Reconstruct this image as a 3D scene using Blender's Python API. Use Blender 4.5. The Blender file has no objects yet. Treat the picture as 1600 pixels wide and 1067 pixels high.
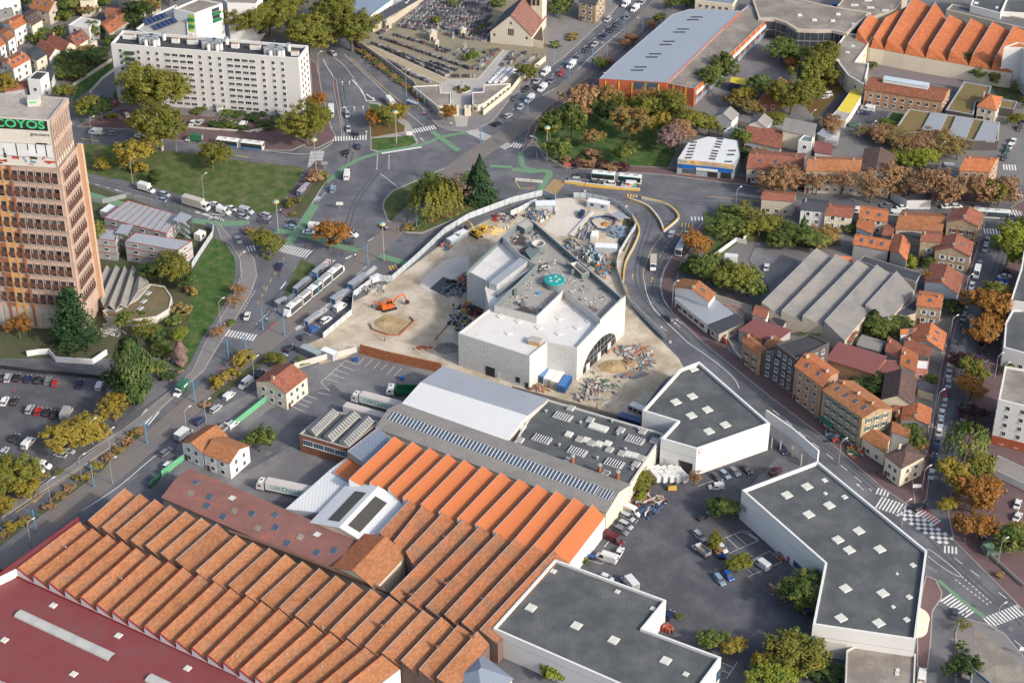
import bpy, math, random
from mathutils import Vector, Matrix
random.seed(7)
R = math.radians
sc = bpy.context.scene
C = sc.collection
# ---------------- camera, sky, sun ----------------
F, TH, D0 = 3050.0, R(35.0), 610.0
CAM = Vector((0, -D0*math.cos(TH), D0*math.sin(TH)))
cd = bpy.data.cameras.new('camera'); cam = bpy.data.objects.new('camera', cd); C.objects.link(cam)
cam.location = CAM; cam.rotation_euler = (R(90)-TH, 0, 0)
cd.sensor_width = 36; cd.lens = 36*F/1600; cd.clip_start = 1; cd.clip_end = 20000
sc.camera = cam
SUN_EL = R(30)
SUN_DIR = Vector((0.80, -0.60, 0)).normalized()      # horizontal direction towards the sun
w = bpy.data.worlds.new('World'); sc.world = w; w.use_nodes = True
nt = w.node_tree; sky = nt.nodes.new('ShaderNodeTexSky'); sky.sky_type = 'NISHITA'; sky.sun_disc = False
sky.sun_elevation = SUN_EL; sky.sun_rotation = math.atan2(SUN_DIR.x, SUN_DIR.y)
sky.dust_density = 3.5; sky.air_density = 1.0
nt.links.new(sky.outputs[0], nt.nodes['Background'].inputs[0]); nt.nodes['Background'].inputs[1].default_value = 0.15
sl = bpy.data.lights.new('sun', 'SUN'); so = bpy.data.objects.new('sun', sl); C.objects.link(so)
sl.energy = 2.2; sl.angle = R(3.5); sl.color = (1.0, 0.95, 0.88)
sv = Vector((SUN_DIR.x*math.cos(SUN_EL), SUN_DIR.y*math.cos(SUN_EL), math.sin(SUN_EL)))
so.rotation_euler = sv.to_track_quat('Z', 'Y').to_euler(); so.location = (0, 0, 400)
sc.view_settings.view_transform = 'Standard'; sc.view_settings.look = 'None'; sc.view_settings.gamma = 1
sc.view_settings.exposure = 0.66
sc.cycles.max_bounces = 4; sc.cycles.diffuse_bounces = 2; sc.cycles.glossy_bounces = 2
# ---------------- picture <-> ground ----------------
FW = Vector((0, math.cos(TH), -math.sin(TH))); UP = Vector((0, math.sin(TH), math.cos(TH))); RT = Vector((1, 0, 0))
def W(p, z=0.0):
    d = FW + RT*((p[0]-800)/F) - UP*((p[1]-533.5)/F)
    return CAM + d*((z-CAM.z)/d.z)
def proj(v):
    r = Vector(v)-CAM; d = r.dot(FW)
    return (800+F*r.dot(RT)/d, 533.5-F*r.dot(UP)/d)
def zfor(base, topy):
    b = W(base); z = 0
    lo, hi = 0, 150
    for _ in range(40):
        z = (lo+hi)/2
        if proj((b.x, b.y, z))[1] > topy: lo = z
        else: hi = z
    return z
Z = {}
for r_, oy in enumerate((0, 267, 534, 800)):
    for c_ in range(4): Z[r_*4+c_+1] = (400*c_, oy, 4.0)
Z.update(tw=(0,130,8), sh=(1040,210,11.43), cA=(700,320,5.333), cB=(700,450,5.333), h1=(0,0,8), n1=(1100,130,8),
  yd=(400,560,5.333), st=(760,260,6.39), ce=(560,0,5.333), e1=(1400,250,8), e2=(1400,380,8), e3=(1400,510,8),
  e4=(1400,0,8), ap=(170,40,5), sm=(1030,440,8), pk=(940,730,5.333), p=(0,0,1))
def q(t, *a):
    o = Z[t]; return [(o[0]+a[i]/o[2], o[1]+a[i+1]/o[2]) for i in range(0, len(a), 2)]
def area(P): return 0.5*sum(P[i][0]*P[(i+1)%len(P)][1]-P[(i+1)%len(P)][0]*P[i][1] for i in range(len(P)))
def ccw(P): return P if area(P) > 0 else P[::-1]
def inset(P, d):          # P ccw list of 2D
    n = len(P); out = []
    for i in range(n):
        a, b, c = Vector(P[i-1][:2]), Vector(P[i][:2]), Vector(P[(i+1)%n][:2])
        e1 = (b-a).normalized(); e2 = (c-b).normalized()
        n1 = Vector((-e1.y, e1.x)); n2 = Vector((-e2.y, e2.x))
        m = n1+n2; l = m.length
        if l < 1e-4: out.append(b+n1*d); continue
        m /= l; k = max(0.35, m.dot(n1)); out.append(b+m*(d/k))
    return out
# ---------------- materials ----------------
MATS = {}
def mat(key, col, rough=0.85, var=0.18, sc1=0.25, sc2=2.5, bump=0.0, metal=0.0, kind=None, col2=None, spec=0.3, rnd=0.0, k=1.0, thr=None):
    if key in MATS: return MATS[key]
    m = bpy.data.materials.new(key); m.use_nodes = True; n = m.node_tree.nodes; L = m.node_tree.links
    bs = n['Principled BSDF']; bs.inputs['Roughness'].default_value = rough; bs.inputs['Metallic'].default_value = metal
    bs.inputs['Specular IOR Level'].default_value = spec
    tc = n.new('ShaderNodeTexCoord')
    def noise(s, det=4, src=tc.outputs['Object']):
        t = n.new('ShaderNodeTexNoise'); t.inputs['Scale'].default_value = s; t.inputs['Detail'].default_value = det
        t.inputs['Roughness'].default_value = 0.65; L.new(src, t.inputs['Vector']); return t.outputs['Fac']
    def math_(op, a, b=None):
        t = n.new('ShaderNodeMath'); t.operation = op
        for i, v in enumerate((a, b)):
            if v is None: continue
            if isinstance(v, (int, float)): t.inputs[i].default_value = v
            else: L.new(v, t.inputs[i])
        return t.outputs[0]
    def mix(f, a, b, bt='MIX'):
        t = n.new('ShaderNodeMix'); t.data_type = 'RGBA'; t.blend_type = bt
        for i, v in ((0, f), (6, a), (7, b)):
            if isinstance(v, (int, float)): t.inputs[i].default_value = v
            elif isinstance(v, tuple): t.inputs[i].default_value = (*v[:3], 1)
            else: L.new(v, t.inputs[i])
        return t.outputs[2]
    def ramp(v, lo, hi):
        t = n.new('ShaderNodeMapRange'); t.inputs[1].default_value = lo; t.inputs[2].default_value = hi
        L.new(v, t.inputs[0]); return t.outputs[0]
    c = col
    if col2 is not None:
        a, b = thr or (0.45, 0.6)
        c = mix(ramp(noise(sc1*k, 5), a, b), col, col2)
    v1 = noise(sc1, 4); v2 = noise(sc2, 3)
    f = math_('ADD', math_('MULTIPLY', v1, 0.6), math_('MULTIPLY', v2, 0.4))
    f = ramp(f, 0.3, 0.7)
    t = n.new('ShaderNodeMapRange'); L.new(f, t.inputs[0]); t.inputs[3].default_value = 1-var; t.inputs[4].default_value = 1+var
    sca = t.outputs[0]
    if kind in ('tiles', 'rib', 'ribv', 'brick', 'planks'):
        sep = n.new('ShaderNodeSeparateXYZ'); L.new(tc.outputs['UV'], sep.inputs[0])
        if kind == 'tiles':
            bt = n.new('ShaderNodeTexBrick'); L.new(tc.outputs['UV'], bt.inputs['Vector'])
            bt.inputs['Scale'].default_value = 1; bt.inputs['Brick Width'].default_value = 0.9; bt.inputs['Row Height'].default_value = 0.45
            bt.inputs['Mortar Size'].default_value = 0.03; bt.inputs['Color1'].default_value = (0.8,)*3+(1,); bt.inputs['Color2'].default_value = (1.2,)*3+(1,)
            bt.inputs['Mortar'].default_value = (0.6,)*3+(1,)
            sca = math_('MULTIPLY', sca, bt.outputs['Color'])
        elif kind == 'brick':
            bt = n.new('ShaderNodeTexBrick'); L.new(tc.outputs['UV'], bt.inputs['Vector'])
            bt.inputs['Scale'].default_value = 1; bt.inputs['Brick Width'].default_value = 0.5; bt.inputs['Row Height'].default_value = 0.22
            bt.inputs['Mortar Size'].default_value = 0.02; bt.inputs['Color1'].default_value = (0.72,)*3+(1,); bt.inputs['Color2'].default_value = (1.25,)*3+(1,)
            bt.inputs['Mortar'].default_value = (1.3,)*3+(1,)
            sca = math_('MULTIPLY', sca, bt.outputs['Color'])
        else:
            fr = {'rib': 6.28/0.5, 'ribv': 6.28/0.9, 'planks': 6.28/1.1}[kind]
            s = math_('SINE', math_('MULTIPLY', sep.outputs[0], fr))
            sca = math_('MULTIPLY', sca, math_('ADD', math_('MULTIPLY', s, 0.03 if kind == 'planks' else 0.08), 1.0))
    if rnd:
        oi = n.new('ShaderNodeObjectInfo')
        t = n.new('ShaderNodeMapRange'); L.new(oi.outputs['Random'], t.inputs[0]); t.inputs[3].default_value = 1-rnd; t.inputs[4].default_value = 1+rnd
        sca = math_('MULTIPLY', sca, t.outputs[0])
    vm = n.new('ShaderNodeVectorMath'); vm.operation = 'SCALE'
    if isinstance(c, tuple): vm.inputs[0].default_value = c[:3]
    else: L.new(c, vm.inputs[0])
    L.new(sca, vm.inputs['Scale']); L.new(vm.outputs[0], bs.inputs['Base Color'])
    if bump:
        bp = n.new('ShaderNodeBump'); bp.inputs['Strength'].default_value = bump; bp.inputs['Distance'].default_value = 0.3
        L.new(noise(sc2*1.5), bp.inputs['Height']); L.new(bp.outputs[0], bs.inputs['Normal'])
    MATS[key] = m; return m
# ---------------- mesh builder ----------------
class MB:
    def __init__(s): s.v = []; s.f = []; s.m = []; s.uv = []; s.mats = []
    def mi(s, m):
        if m not in s.mats: s.mats.append(m)
        return s.mats.index(m)
    def face(s, pts, m=0, uv=None):
        i = len(s.v); s.v += [tuple(p) for p in pts]; s.f.append(tuple(range(i, i+len(pts)))); s.m.append(m)
        if uv is None:
            P = [Vector(p) for p in pts]; nn = Vector((0, 0, 0))
            for k in range(len(P)): nn += P[k].cross(P[(k+1) % len(P)])
            if nn.length < 1e-9: nn = Vector((0, 0, 1))
            nn.normalize()
            if abs(nn.z) > 0.999: uv = [(p.x, p.y) for p in P]
            else:
                h = Vector((-nn.y, nn.x, 0)).normalized(); u2 = nn.cross(h)
                uv = [(p.dot(h), p.dot(u2)) for p in P]
        s.uv += uv
    def prism(s, P, z0, z1, m=0, mt=None, top=True, bot=False):
        P = ccw([tuple(p)[:2] for p in P]); n = len(P)
        if isinstance(z1, (int, float)): z1 = [z1]*n
        for i in range(n):
            a, b = P[i], P[(i+1) % n]
            s.face([(a[0], a[1], z0), (b[0], b[1], z0), (b[0], b[1], z1[(i+1) % n]), (a[0], a[1], z1[i])], m)
        if top: s.face([(P[i][0], P[i][1], z1[i]) for i in range(n)], m if mt is None else mt)
        if bot: s.face([(P[i][0], P[i][1], z0) for i in range(n)][::-1], m)
    def box(s, c, d, m=0, ang=0, tilt=None):
        x, y, z = d[0]/2, d[1]/2, d[2]/2; ca, sa = math.cos(ang), math.sin(ang)
        def T(a, b, e): return (c[0]+a*ca-b*sa, c[1]+a*sa+b*ca, c[2]+e)
        V = [T(a, b, e) for e in (-z, z) for (a, b) in ((-x, -y), (x, -y), (x, y), (-x, y))]
        for f in ((3, 2, 1, 0), (4, 5, 6, 7), (0, 1, 5, 4), (1, 2, 6, 5), (2, 3, 7, 6), (3, 0, 4, 7)): s.face([V[i] for i in f], m)
    def tube(s, pts, rs, n=8, m=0, cap=True):
        pts = [Vector(p) for p in pts]
        if isinstance(rs, (int, float)): rs = [rs]*len(pts)
        rings = []
        for i, p in enumerate(pts):
            d = (pts[min(i+1, len(pts)-1)]-pts[max(i-1, 0)]).normalized()
            a = d.orthogonal().normalized() if abs(d.z) < 0.9 else Vector((1, 0, 0))
            a = (a-d*a.dot(d)).normalized(); b = d.cross(a)
            rings.append([p+(a*math.cos(2*math.pi*k/n)+b*math.sin(2*math.pi*k/n))*rs[i] for k in range(n)])
        for i in range(len(rings)-1):
            for k in range(n): s.face([rings[i][k], rings[i][(k+1) % n], rings[i+1][(k+1) % n], rings[i+1][k]], m)
        if cap: s.face(rings[-1], m); s.face(rings[0][::-1], m)
    def mesh(s, name, mats=None):
        me = bpy.data.meshes.new(name); me.from_pydata(s.v, [], s.f)
        for mm in (mats if mats is not None else s.mats): me.materials.append(mm)
        me.polygons.foreach_set('material_index', s.m)
        ul = me.uv_layers.new(name='uv'); ul.data.foreach_set('uv', [c for p in s.uv for c in p])
        me.update(); return me
    def obj(s, name, mats, parent=None, loc=None, local=False, smooth=False):
        """vertices in world coordinates unless local; parent must be an unrotated object"""
        if not isinstance(mats, (list, tuple)): mats = [mats]
        if parent is not None and not local:
            o = wloc(parent); s.v = [(a-o[0], b-o[1], c-o[2]) for a, b, c in s.v]
        elif parent is None and not local:
            xs = [v[0] for v in s.v]; ys = [v[1] for v in s.v]; loc = ((min(xs)+max(xs))/2, (min(ys)+max(ys))/2, 0)
            s.v = [(a-loc[0], b-loc[1], c) for a, b, c in s.v]
        me = s.mesh(name, mats)
        if smooth: me.polygons.foreach_set('use_smooth', [True]*len(me.polygons))
        o = bpy.data.objects.new(name, me); C.objects.link(o)
        if parent is not None: o.parent = parent
        if loc is not None: o.location = loc
        return o
def wloc(o):
    l = Vector(o.location)
    while o.parent: o = o.parent; l = l+Vector(o.location)
    return l
def empty(name, loc):
    o = bpy.data.objects.new(name, None); C.objects.link(o); o.location = loc; o.empty_display_size = 0.5; return o
THINGS = []
def reg(o, desc, cat, ctx='', group=None, pos=None):
    """desc: how it looks; ctx: where it stands"""
    THINGS.append((o, desc, ctx)); o['category'] = cat
    if group: o['group'] = group
    return o
def children_map(): pass
def copy_tree(o, parent=None):
    c = o.copy(); C.objects.link(c); c.parent = parent
    for k in ('label', 'group', 'category'):
        if k in c and parent is None: del c[k]
    for ch in KIDS.get(o.name, ()): copy_tree(ch, c)
    return c
KIDS = {}
def freeze(o):
    KIDS[o.name] = [x for x in C.objects if x.parent == o]
    for x in KIDS[o.name]: freeze(x)
PROTOS = []
ORD = ['', 'second', 'third', 'fourth', 'fifth', 'sixth', 'seventh', 'eighth', 'ninth', 'tenth', 'eleventh', 'twelfth', 'thirteenth', 'fourteenth', 'fifteenth', 'sixteenth', 'seventeenth', 'eighteenth', 'nineteenth', 'twentieth']
def finish_labels():
    gr = {}
    for o, d, c in THINGS: gr.setdefault((d, c), []).append(o)
    for (d, c), os in gr.items():
        base = (d+' '+c).strip()
        if len(os) == 1 or d.startswith('='):
            for o in os: o['label'] = base.lstrip('=')
            continue
        P = [proj(wloc(o)) for o in os]
        sx = max(p[0] for p in P)-min(p[0] for p in P); sy = max(p[1] for p in P)-min(p[1] for p in P)
        ax = 0 if sx >= sy*0.8 else 1; n0, n1 = (('leftmost', 'rightmost'), ('topmost', 'bottommost'))[ax]
        side = ('left', 'top')[ax]; oth = ('right', 'bottom')[ax]
        idx = sorted(range(len(os)), key=lambda i: P[i][ax]); n = len(idx)
        for r_, i in enumerate(idx):
            if r_ == 0: t = n0
            elif r_ == n-1: t = n1
            elif r_ <= (n-1)/2: t = ORD[r_]+' from '+side if r_ < 20 else '%dth from %s' % (r_+1, side)
            else:
                b = n-1-r_; t = ORD[b]+' from '+oth if b < 20 else '%dth from %s' % (b+1, oth)
            os[i]['label'] = base+', '+t
            if 'group' not in os[i]: os[i]['group'] = base
# ---------------- palette ----------------
asph = mat('asphalt', (0.1, 0.103, 0.115), 0.9, 0.2, 0.09, 1.8, col2=(0.135, 0.135, 0.145), thr=(0.4, 0.62))
asph_d = mat('asphalt_dark', (0.078, 0.078, 0.088), 0.9, 0.22, 0.1, 2.2, col2=(0.1, 0.1, 0.107))
asph_l = mat('asphalt_light', (0.15, 0.145, 0.15), 0.9, 0.18, 0.06, 1.0, col2=(0.19, 0.185, 0.18))
redpave = mat('red_paving', (0.13, 0.085, 0.085), 0.9, 0.15, 0.3, 3)
pave = mat('grey_paving', (0.19, 0.18, 0.175), 0.9, 0.16, 0.2, 2.5)
conc = mat('concrete', (0.36, 0.34, 0.31), 0.9, 0.15, 0.15, 2)
concl = mat('light_concrete', (0.5, 0.48, 0.44), 0.9, 0.12, 0.2, 2)
kerbm = mat('kerb_stone', (0.3, 0.28, 0.26), 0.9, 0.12)
grass = mat('grass', (0.058, 0.1, 0.024), 0.95, 0.4, 0.25, 2.5, col2=(0.12, 0.11, 0.05), bump=0.6, thr=(0.42, 0.68))
grass_g = mat('grass_bright', (0.042, 0.1, 0.02), 0.95, 0.4, 0.3, 2.6, col2=(0.085, 0.105, 0.035), bump=0.6)
grass_b = mat('grass_leafy', (0.15, 0.085, 0.03), 0.95, 0.35, 0.2, 2, col2=(0.08, 0.09, 0.025), bump=0.6)
garden = mat('garden_soil', (0.09, 0.085, 0.05), 0.95, 0.4, 0.15, 1.5, col2=(0.05, 0.075, 0.025), bump=0.5)
plotm = mat('yard_ground', (0.17, 0.165, 0.16), 0.95, 0.16, 0.05, 1.6, col2=(0.14, 0.135, 0.13))
dirt = mat('site_dirt', (0.39, 0.32, 0.225), 0.95, 0.25, 0.09, 1.6, col2=(0.49, 0.43, 0.34), bump=0.6, thr=(0.4, 0.6))
dirt_d = mat('dug_earth', (0.37, 0.27, 0.14), 0.95, 0.35, 0.3, 2, bump=0.8)
sand = mat('gravel_light', (0.52, 0.48, 0.42), 0.95, 0.15, 0.1, 1.5)
cemg = mat('cemetery_ground', (0.24, 0.21, 0.15), 0.95, 0.3, 0.2, 2.2, col2=(0.15, 0.15, 0.085), thr=(0.5, 0.62))
trackm = mat('track_bed', (0.19, 0.165, 0.145), 0.9, 0.2, 0.1, 1.5, col2=(0.15, 0.14, 0.135))
railm = mat('rail', (0.12, 0.115, 0.115), 0.5, 0.1, metal=0.4)
wpaint = mat('white_paint', (0.62, 0.62, 0.6), 0.8, 0.15, 0.5, 3)
ypaint = mat('yellow_paint', (0.6, 0.38, 0.08), 0.8, 0.15, 0.5, 3)
gpaint = mat('green_paint', (0.12, 0.26, 0.14), 0.85, 0.25, 0.5, 2.5, col2=(0.15, 0.2, 0.15))
rpaint = mat('red_paint', (0.35, 0.07, 0.07), 0.85, 0.15)
white = mat('white_render', (0.62, 0.615, 0.595), 0.85, 0.05, 0.1, 1.2)
white2 = mat('apartment_render', (0.53, 0.525, 0.515), 0.85, 0.04, 0.08, 0.8)
cream = mat('cream_render', (0.62, 0.55, 0.42), 0.85, 0.1, 0.2, 1.5)
beige = mat('beige_render', (0.42, 0.37, 0.3), 0.9, 0.16, 0.2, 1.5)
greyw = mat('grey_render', (0.33, 0.32, 0.31), 0.9, 0.15, 0.2, 1.5)
stone = mat('rubble_stone', (0.3, 0.23, 0.15), 0.9, 0.35, 1.0, 5, kind='brick')
brick = mat('brown_brick', (0.2, 0.085, 0.05), 0.9, 0.2, 0.4, 3, kind='brick')
obrick = mat('orange_brick', (0.33, 0.2, 0.125), 0.9, 0.2, 0.4, 3, kind='brick')
rbrick = mat('red_cladding', (0.34, 0.09, 0.045), 0.8, 0.1, 0.4, 2)
dbrick = mat('dark_brick', (0.085, 0.075, 0.075), 0.9, 0.2, 0.4, 3)
pink = mat('pink_render', (0.5, 0.2, 0.15), 0.9, 0.1)
t_or = mat('orange_tiles', (0.4, 0.14, 0.06), 0.85, 0.2, 0.3, 3, kind='tiles')
t_br = mat('red_brown_tiles', (0.25, 0.095, 0.06), 0.85, 0.22, 0.3, 3, kind='tiles')
t_dk = mat('dark_brown_tiles', (0.11, 0.07, 0.06), 0.85, 0.2, 0.3, 3, kind='tiles')
t_old = mat('weathered_orange_tiles', (0.32, 0.135, 0.06), 0.9, 0.28, 0.12, 2.6, kind='tiles', col2=(0.24, 0.12, 0.07), thr=(0.48, 0.7), rnd=0.1)
t_old2 = mat('mossy_orange_tiles', (0.33, 0.125, 0.055), 0.9, 0.25, 0.12, 2.2, kind='tiles', col2=(0.18, 0.1, 0.06), thr=(0.42, 0.66), rnd=0.1)
m_or = mat('orange_ribbed_metal', (0.42, 0.13, 0.045), 0.65, 0.06, 0.1, 1, kind='rib')
slate = mat('slate_roof', (0.055, 0.058, 0.068), 0.7, 0.2, 0.3, 3)
zinc = mat('zinc_roof', (0.33, 0.35, 0.38), 0.5, 0.08, 0.1, 1, kind='ribv', metal=0.2)
zincb = mat('blue_grey_metal_roof', (0.2, 0.235, 0.29), 0.5, 0.08, 0.1, 1, kind='ribv', metal=0.1)
fibre = mat('fibre_cement_roof', (0.24, 0.225, 0.205), 0.9, 0.25, 0.12, 1.4, kind='ribv', col2=(0.17, 0.165, 0.155))
felt = mat('dark_roof_felt', (0.075, 0.082, 0.086), 0.85, 0.2, 0.12, 1.7, kind='planks', col2=(0.105, 0.108, 0.107), thr=(0.42, 0.66))
feltb = mat('black_roof_felt', (0.05, 0.05, 0.056), 0.85, 0.15, 0.1, 1.5)
gravel = mat('gravel_roof', (0.2, 0.175, 0.15), 0.95, 0.22, 0.12, 1.6, col2=(0.25, 0.225, 0.19))
redroof = mat('red_ribbed_roof', (0.2, 0.05, 0.05), 0.6, 0.2, 0.15, 1.6, kind='rib', col2=(0.165, 0.055, 0.055), thr=(0.45, 0.65))
redroof2 = mat('faded_red_roof', (0.2, 0.075, 0.07), 0.7, 0.1, 0.2, 1.5, kind='rib')
mroof = mat('patchy_red_felt', (0.21, 0.1, 0.085), 0.9, 0.25, 0.15, 2.5, col2=(0.3, 0.1, 0.06), thr=(0.55, 0.7))
whroof = mat('white_roof', (0.56, 0.57, 0.565), 0.7, 0.06, 0.06, 0.8, kind='ribv')
whslab = mat('white_roof_membrane', (0.6, 0.585, 0.56), 0.8, 0.12, 0.1, 1.2, col2=(0.45, 0.42, 0.385), thr=(0.5, 0.72))
glass = mat('dark_glass', (0.04, 0.045, 0.052), 0.2, 0.2, 0.5, 2, spec=0.6, rnd=0.75)
glassb = mat('blue_glass', (0.06, 0.09, 0.13), 0.15, 0.2, 0.5, 2, spec=0.7)
frame = mat('white_frame', (0.6, 0.59, 0.57), 0.6, 0.05)
skyl = mat('skylight_dome', (0.56, 0.56, 0.49), 0.4, 0.06)
steel = mat('galvanised_steel', (0.33, 0.35, 0.36), 0.5, 0.1, metal=0.3)
dark = mat('dark_metal', (0.03, 0.03, 0.033), 0.6, 0.1)
bluem = mat('blue_pole_paint', (0.09, 0.24, 0.38), 0.5, 0.1)
# ---------------- building helpers ----------------
WINM = {}
def window_mesh(w_, h_, style):
    k = (round(w_, 2), round(h_, 2), style)
    if k in WINM: return WINM[k]
    b = MB(); g = {'w': glass, 'b': glassb, 'shutter': glass, 'red': glass, 'green': glass, 'blue': glassb, 'dark': glass, 'y': glass}[style]
    ms = [frame, g]
    b.box((0, -0.03, h_/2), (w_+0.16, 0.1, h_+0.16), 0)
    n = max(2, round(w_/0.75)) if w_ > 0.7 else 1
    pw = w_/n
    for i in range(n): b.box((-w_/2+pw*(i+0.5), -0.09, h_/2), (pw-0.09, 0.04, h_-0.1), 1)
    b.box((0, -0.12, -0.12), (w_+0.3, 0.24, 0.09), 0)
    if style in ('shutter', 'red', 'green', 'y'):
        c = {'shutter': frame, 'red': mat('red_shutter', (0.2, 0.03, 0.025), 0.7, 0.1), 'green': mat('green_shutter', (0.03, 0.12, 0.1), 0.7, 0.1), 'y': mat('yellow_panel', (0.6, 0.42, 0.05), 0.7)}[style]
        ms.append(c)
        for s in (-1, 1): b.box((s*(w_/2+0.32), -0.06, h_/2), (0.5, 0.08, h_), 2)
    me = b.mesh('window', ms); WINM[k] = me; return me
class Bld:
    def __init__(s, name, desc, cat, ctx, P, group=None):
        s.P = ccw([Vector(p[:2]) for p in P]); c = sum(s.P, Vector((0, 0)))/len(s.P)
        s.root = empty(name, (c.x, c.y, 0)); reg(s.root, desc, cat, ctx, group); s.wins = []
    def mesh(s, name, mb, mats, parent=None): return mb.obj(name, mats, parent or s.root)
    def win(s, a, b, zs, n=None, w_=1.1, h_=1.4, style='w', pad=1.0, sp=2.9, ts=None):
        a = Vector(a[:2]); b = Vector(b[:2]); d = b-a; L_ = d.length
        if L_ < 1.5: return
        if ts is None:
            n = n if n is not None else max(1, int((L_-2*pad+1.2)/sp))
            ts = [(pad+(L_-2*pad)*(i+0.5)/n)/L_ for i in range(n)] if n else []
        ang = math.atan2(d.y, d.x)
        for z in zs:
            for t in ts: s.wins.append((a+d*t, z, ang, w_, h_, style))
    def flush(s, name='window'):
        s.wins.sort(key=lambda k: (Vector((k[0].x, k[0].y, k[1]))-CAM).length)
        o0 = s.root.location
        for (p, z, ang, w_, h_, st) in s.wins[:100]:
            o = bpy.data.objects.new(name, window_mesh(w_, h_, st)); C.objects.link(o); o.parent = s.root
            o.location = (p.x-o0.x, p.y-o0.y, z); o.rotation_euler = (0, 0, ang)
        rest = s.wins[100:]
        if rest:
            b = MB(); allm = []
            for (p, z, ang, w_, h_, st) in rest:
                me = window_mesh(w_, h_, st); ca, sa = math.cos(ang), math.sin(ang)
                mm = []
                for x in me.materials:
                    if x not in allm: allm.append(x)
                    mm.append(allm.index(x))
                V = [(p.x+v.co.x*ca-v.co.y*sa, p.y+v.co.x*sa+v.co.y*ca, z+v.co.z) for v in me.vertices]
                for f in me.polygons: b.face([V[i] for i in f.vertices], mm[f.material_index])
            o = b.obj('windows', allm, s.root); o['kind'] = 'stuff'
        s.wins = []
def facing(a, b, lim=-0.25):
    d = Vector((b[0]-a[0], b[1]-a[1])); n = Vector((d.y, -d.x)).normalized()
    m = (Vector((a[0], a[1]))+Vector((b[0], b[1])))/2; c = (Vector((CAM.x, CAM.y))-m).normalized()
    return n.dot(c) > lim
def flat(name, desc, ctx, px, h, wm=white, rm=felt, par=0.7, pt=0.45, fl=None, style='w', cat='building', sky=(), skysz=2.4, pm=None, wpad=1.0, wsp=2.9, zb=0, skm=None):
    """flat-roofed block: px = outer top edge of the parapet in the picture, at height h"""
    P = [W(p, h) for p in px]; B = Bld(name, desc, cat, ctx, P); P = B.P
    b = MB(); b.prism(P, zb, h, 0, top=False); I = inset(P, pt); n = len(P); zr = h-par
    for i in range(n):
        j = (i+1) % n
        b.face([(*P[i], h), (*P[j], h), (*I[j], h), (*I[i], h)], 1)
        b.face([(*I[i], h), (*I[j], h), (*I[j], zr), (*I[i], zr)], 1)
    B.mesh('wall', b, [wm, pm or wm])
    b = MB(); b.face([(*p, zr) for p in I], 0); B.roof = B.mesh('roof', b, rm)
    for sp in sky:
        if len(sp) == 2: sp = (*sp, skysz, skysz)
        c = W(sp[:2], zr); d = P[1]-P[0]; e = [(P[(i+1) % n]-P[i]) for i in range(n)]; e = max(e, key=lambda v: v.length)
        b = MB(); b.box((c.x, c.y, zr+0.1), (sp[2]+0.1, sp[3]+0.1, 0.2), 0, math.atan2(e.y, e.x)); [b.box((c.x+math.cos(math.atan2(e.y, e.x))*sg*sp[2]*.25, c.y+math.sin(math.atan2(e.y, e.x))*sg*sp[2]*.25, zr+0.24), (sp[2]*.5-0.12, sp[3]-0.1, 0.08), 1, math.atan2(e.y, e.x)) for sg in (-1, 1)]
        b.obj('skylight', [frame, skm or skyl], B.roof)
    if fl:
        for i in range(n):
            a, c = P[i], P[(i+1) % n]
            if facing(a, c): B.win(a, c, [1.0+3.0*k for k in range(fl)], style=style, pad=wpad, sp=wsp)
        B.flush()
    return B
def chimney(roof, p, z, hgt=1.3, m=None, ang=0.0):
    b = MB(); b.box((p[0], p[1], z+hgt/2-0.8), (0.9, 0.5, hgt+1.6), 0, ang)
    for s in (-0.22, 0.22): b.tube([(p[0]+s*math.cos(ang), p[1]+s*math.sin(ang), z+hgt), (p[0]+s*math.cos(ang), p[1]+s*math.sin(ang), z+hgt+0.4)], 0.12, 6, 1)
    return b.obj('chimney', [m or beige, t_br], roof)
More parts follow.
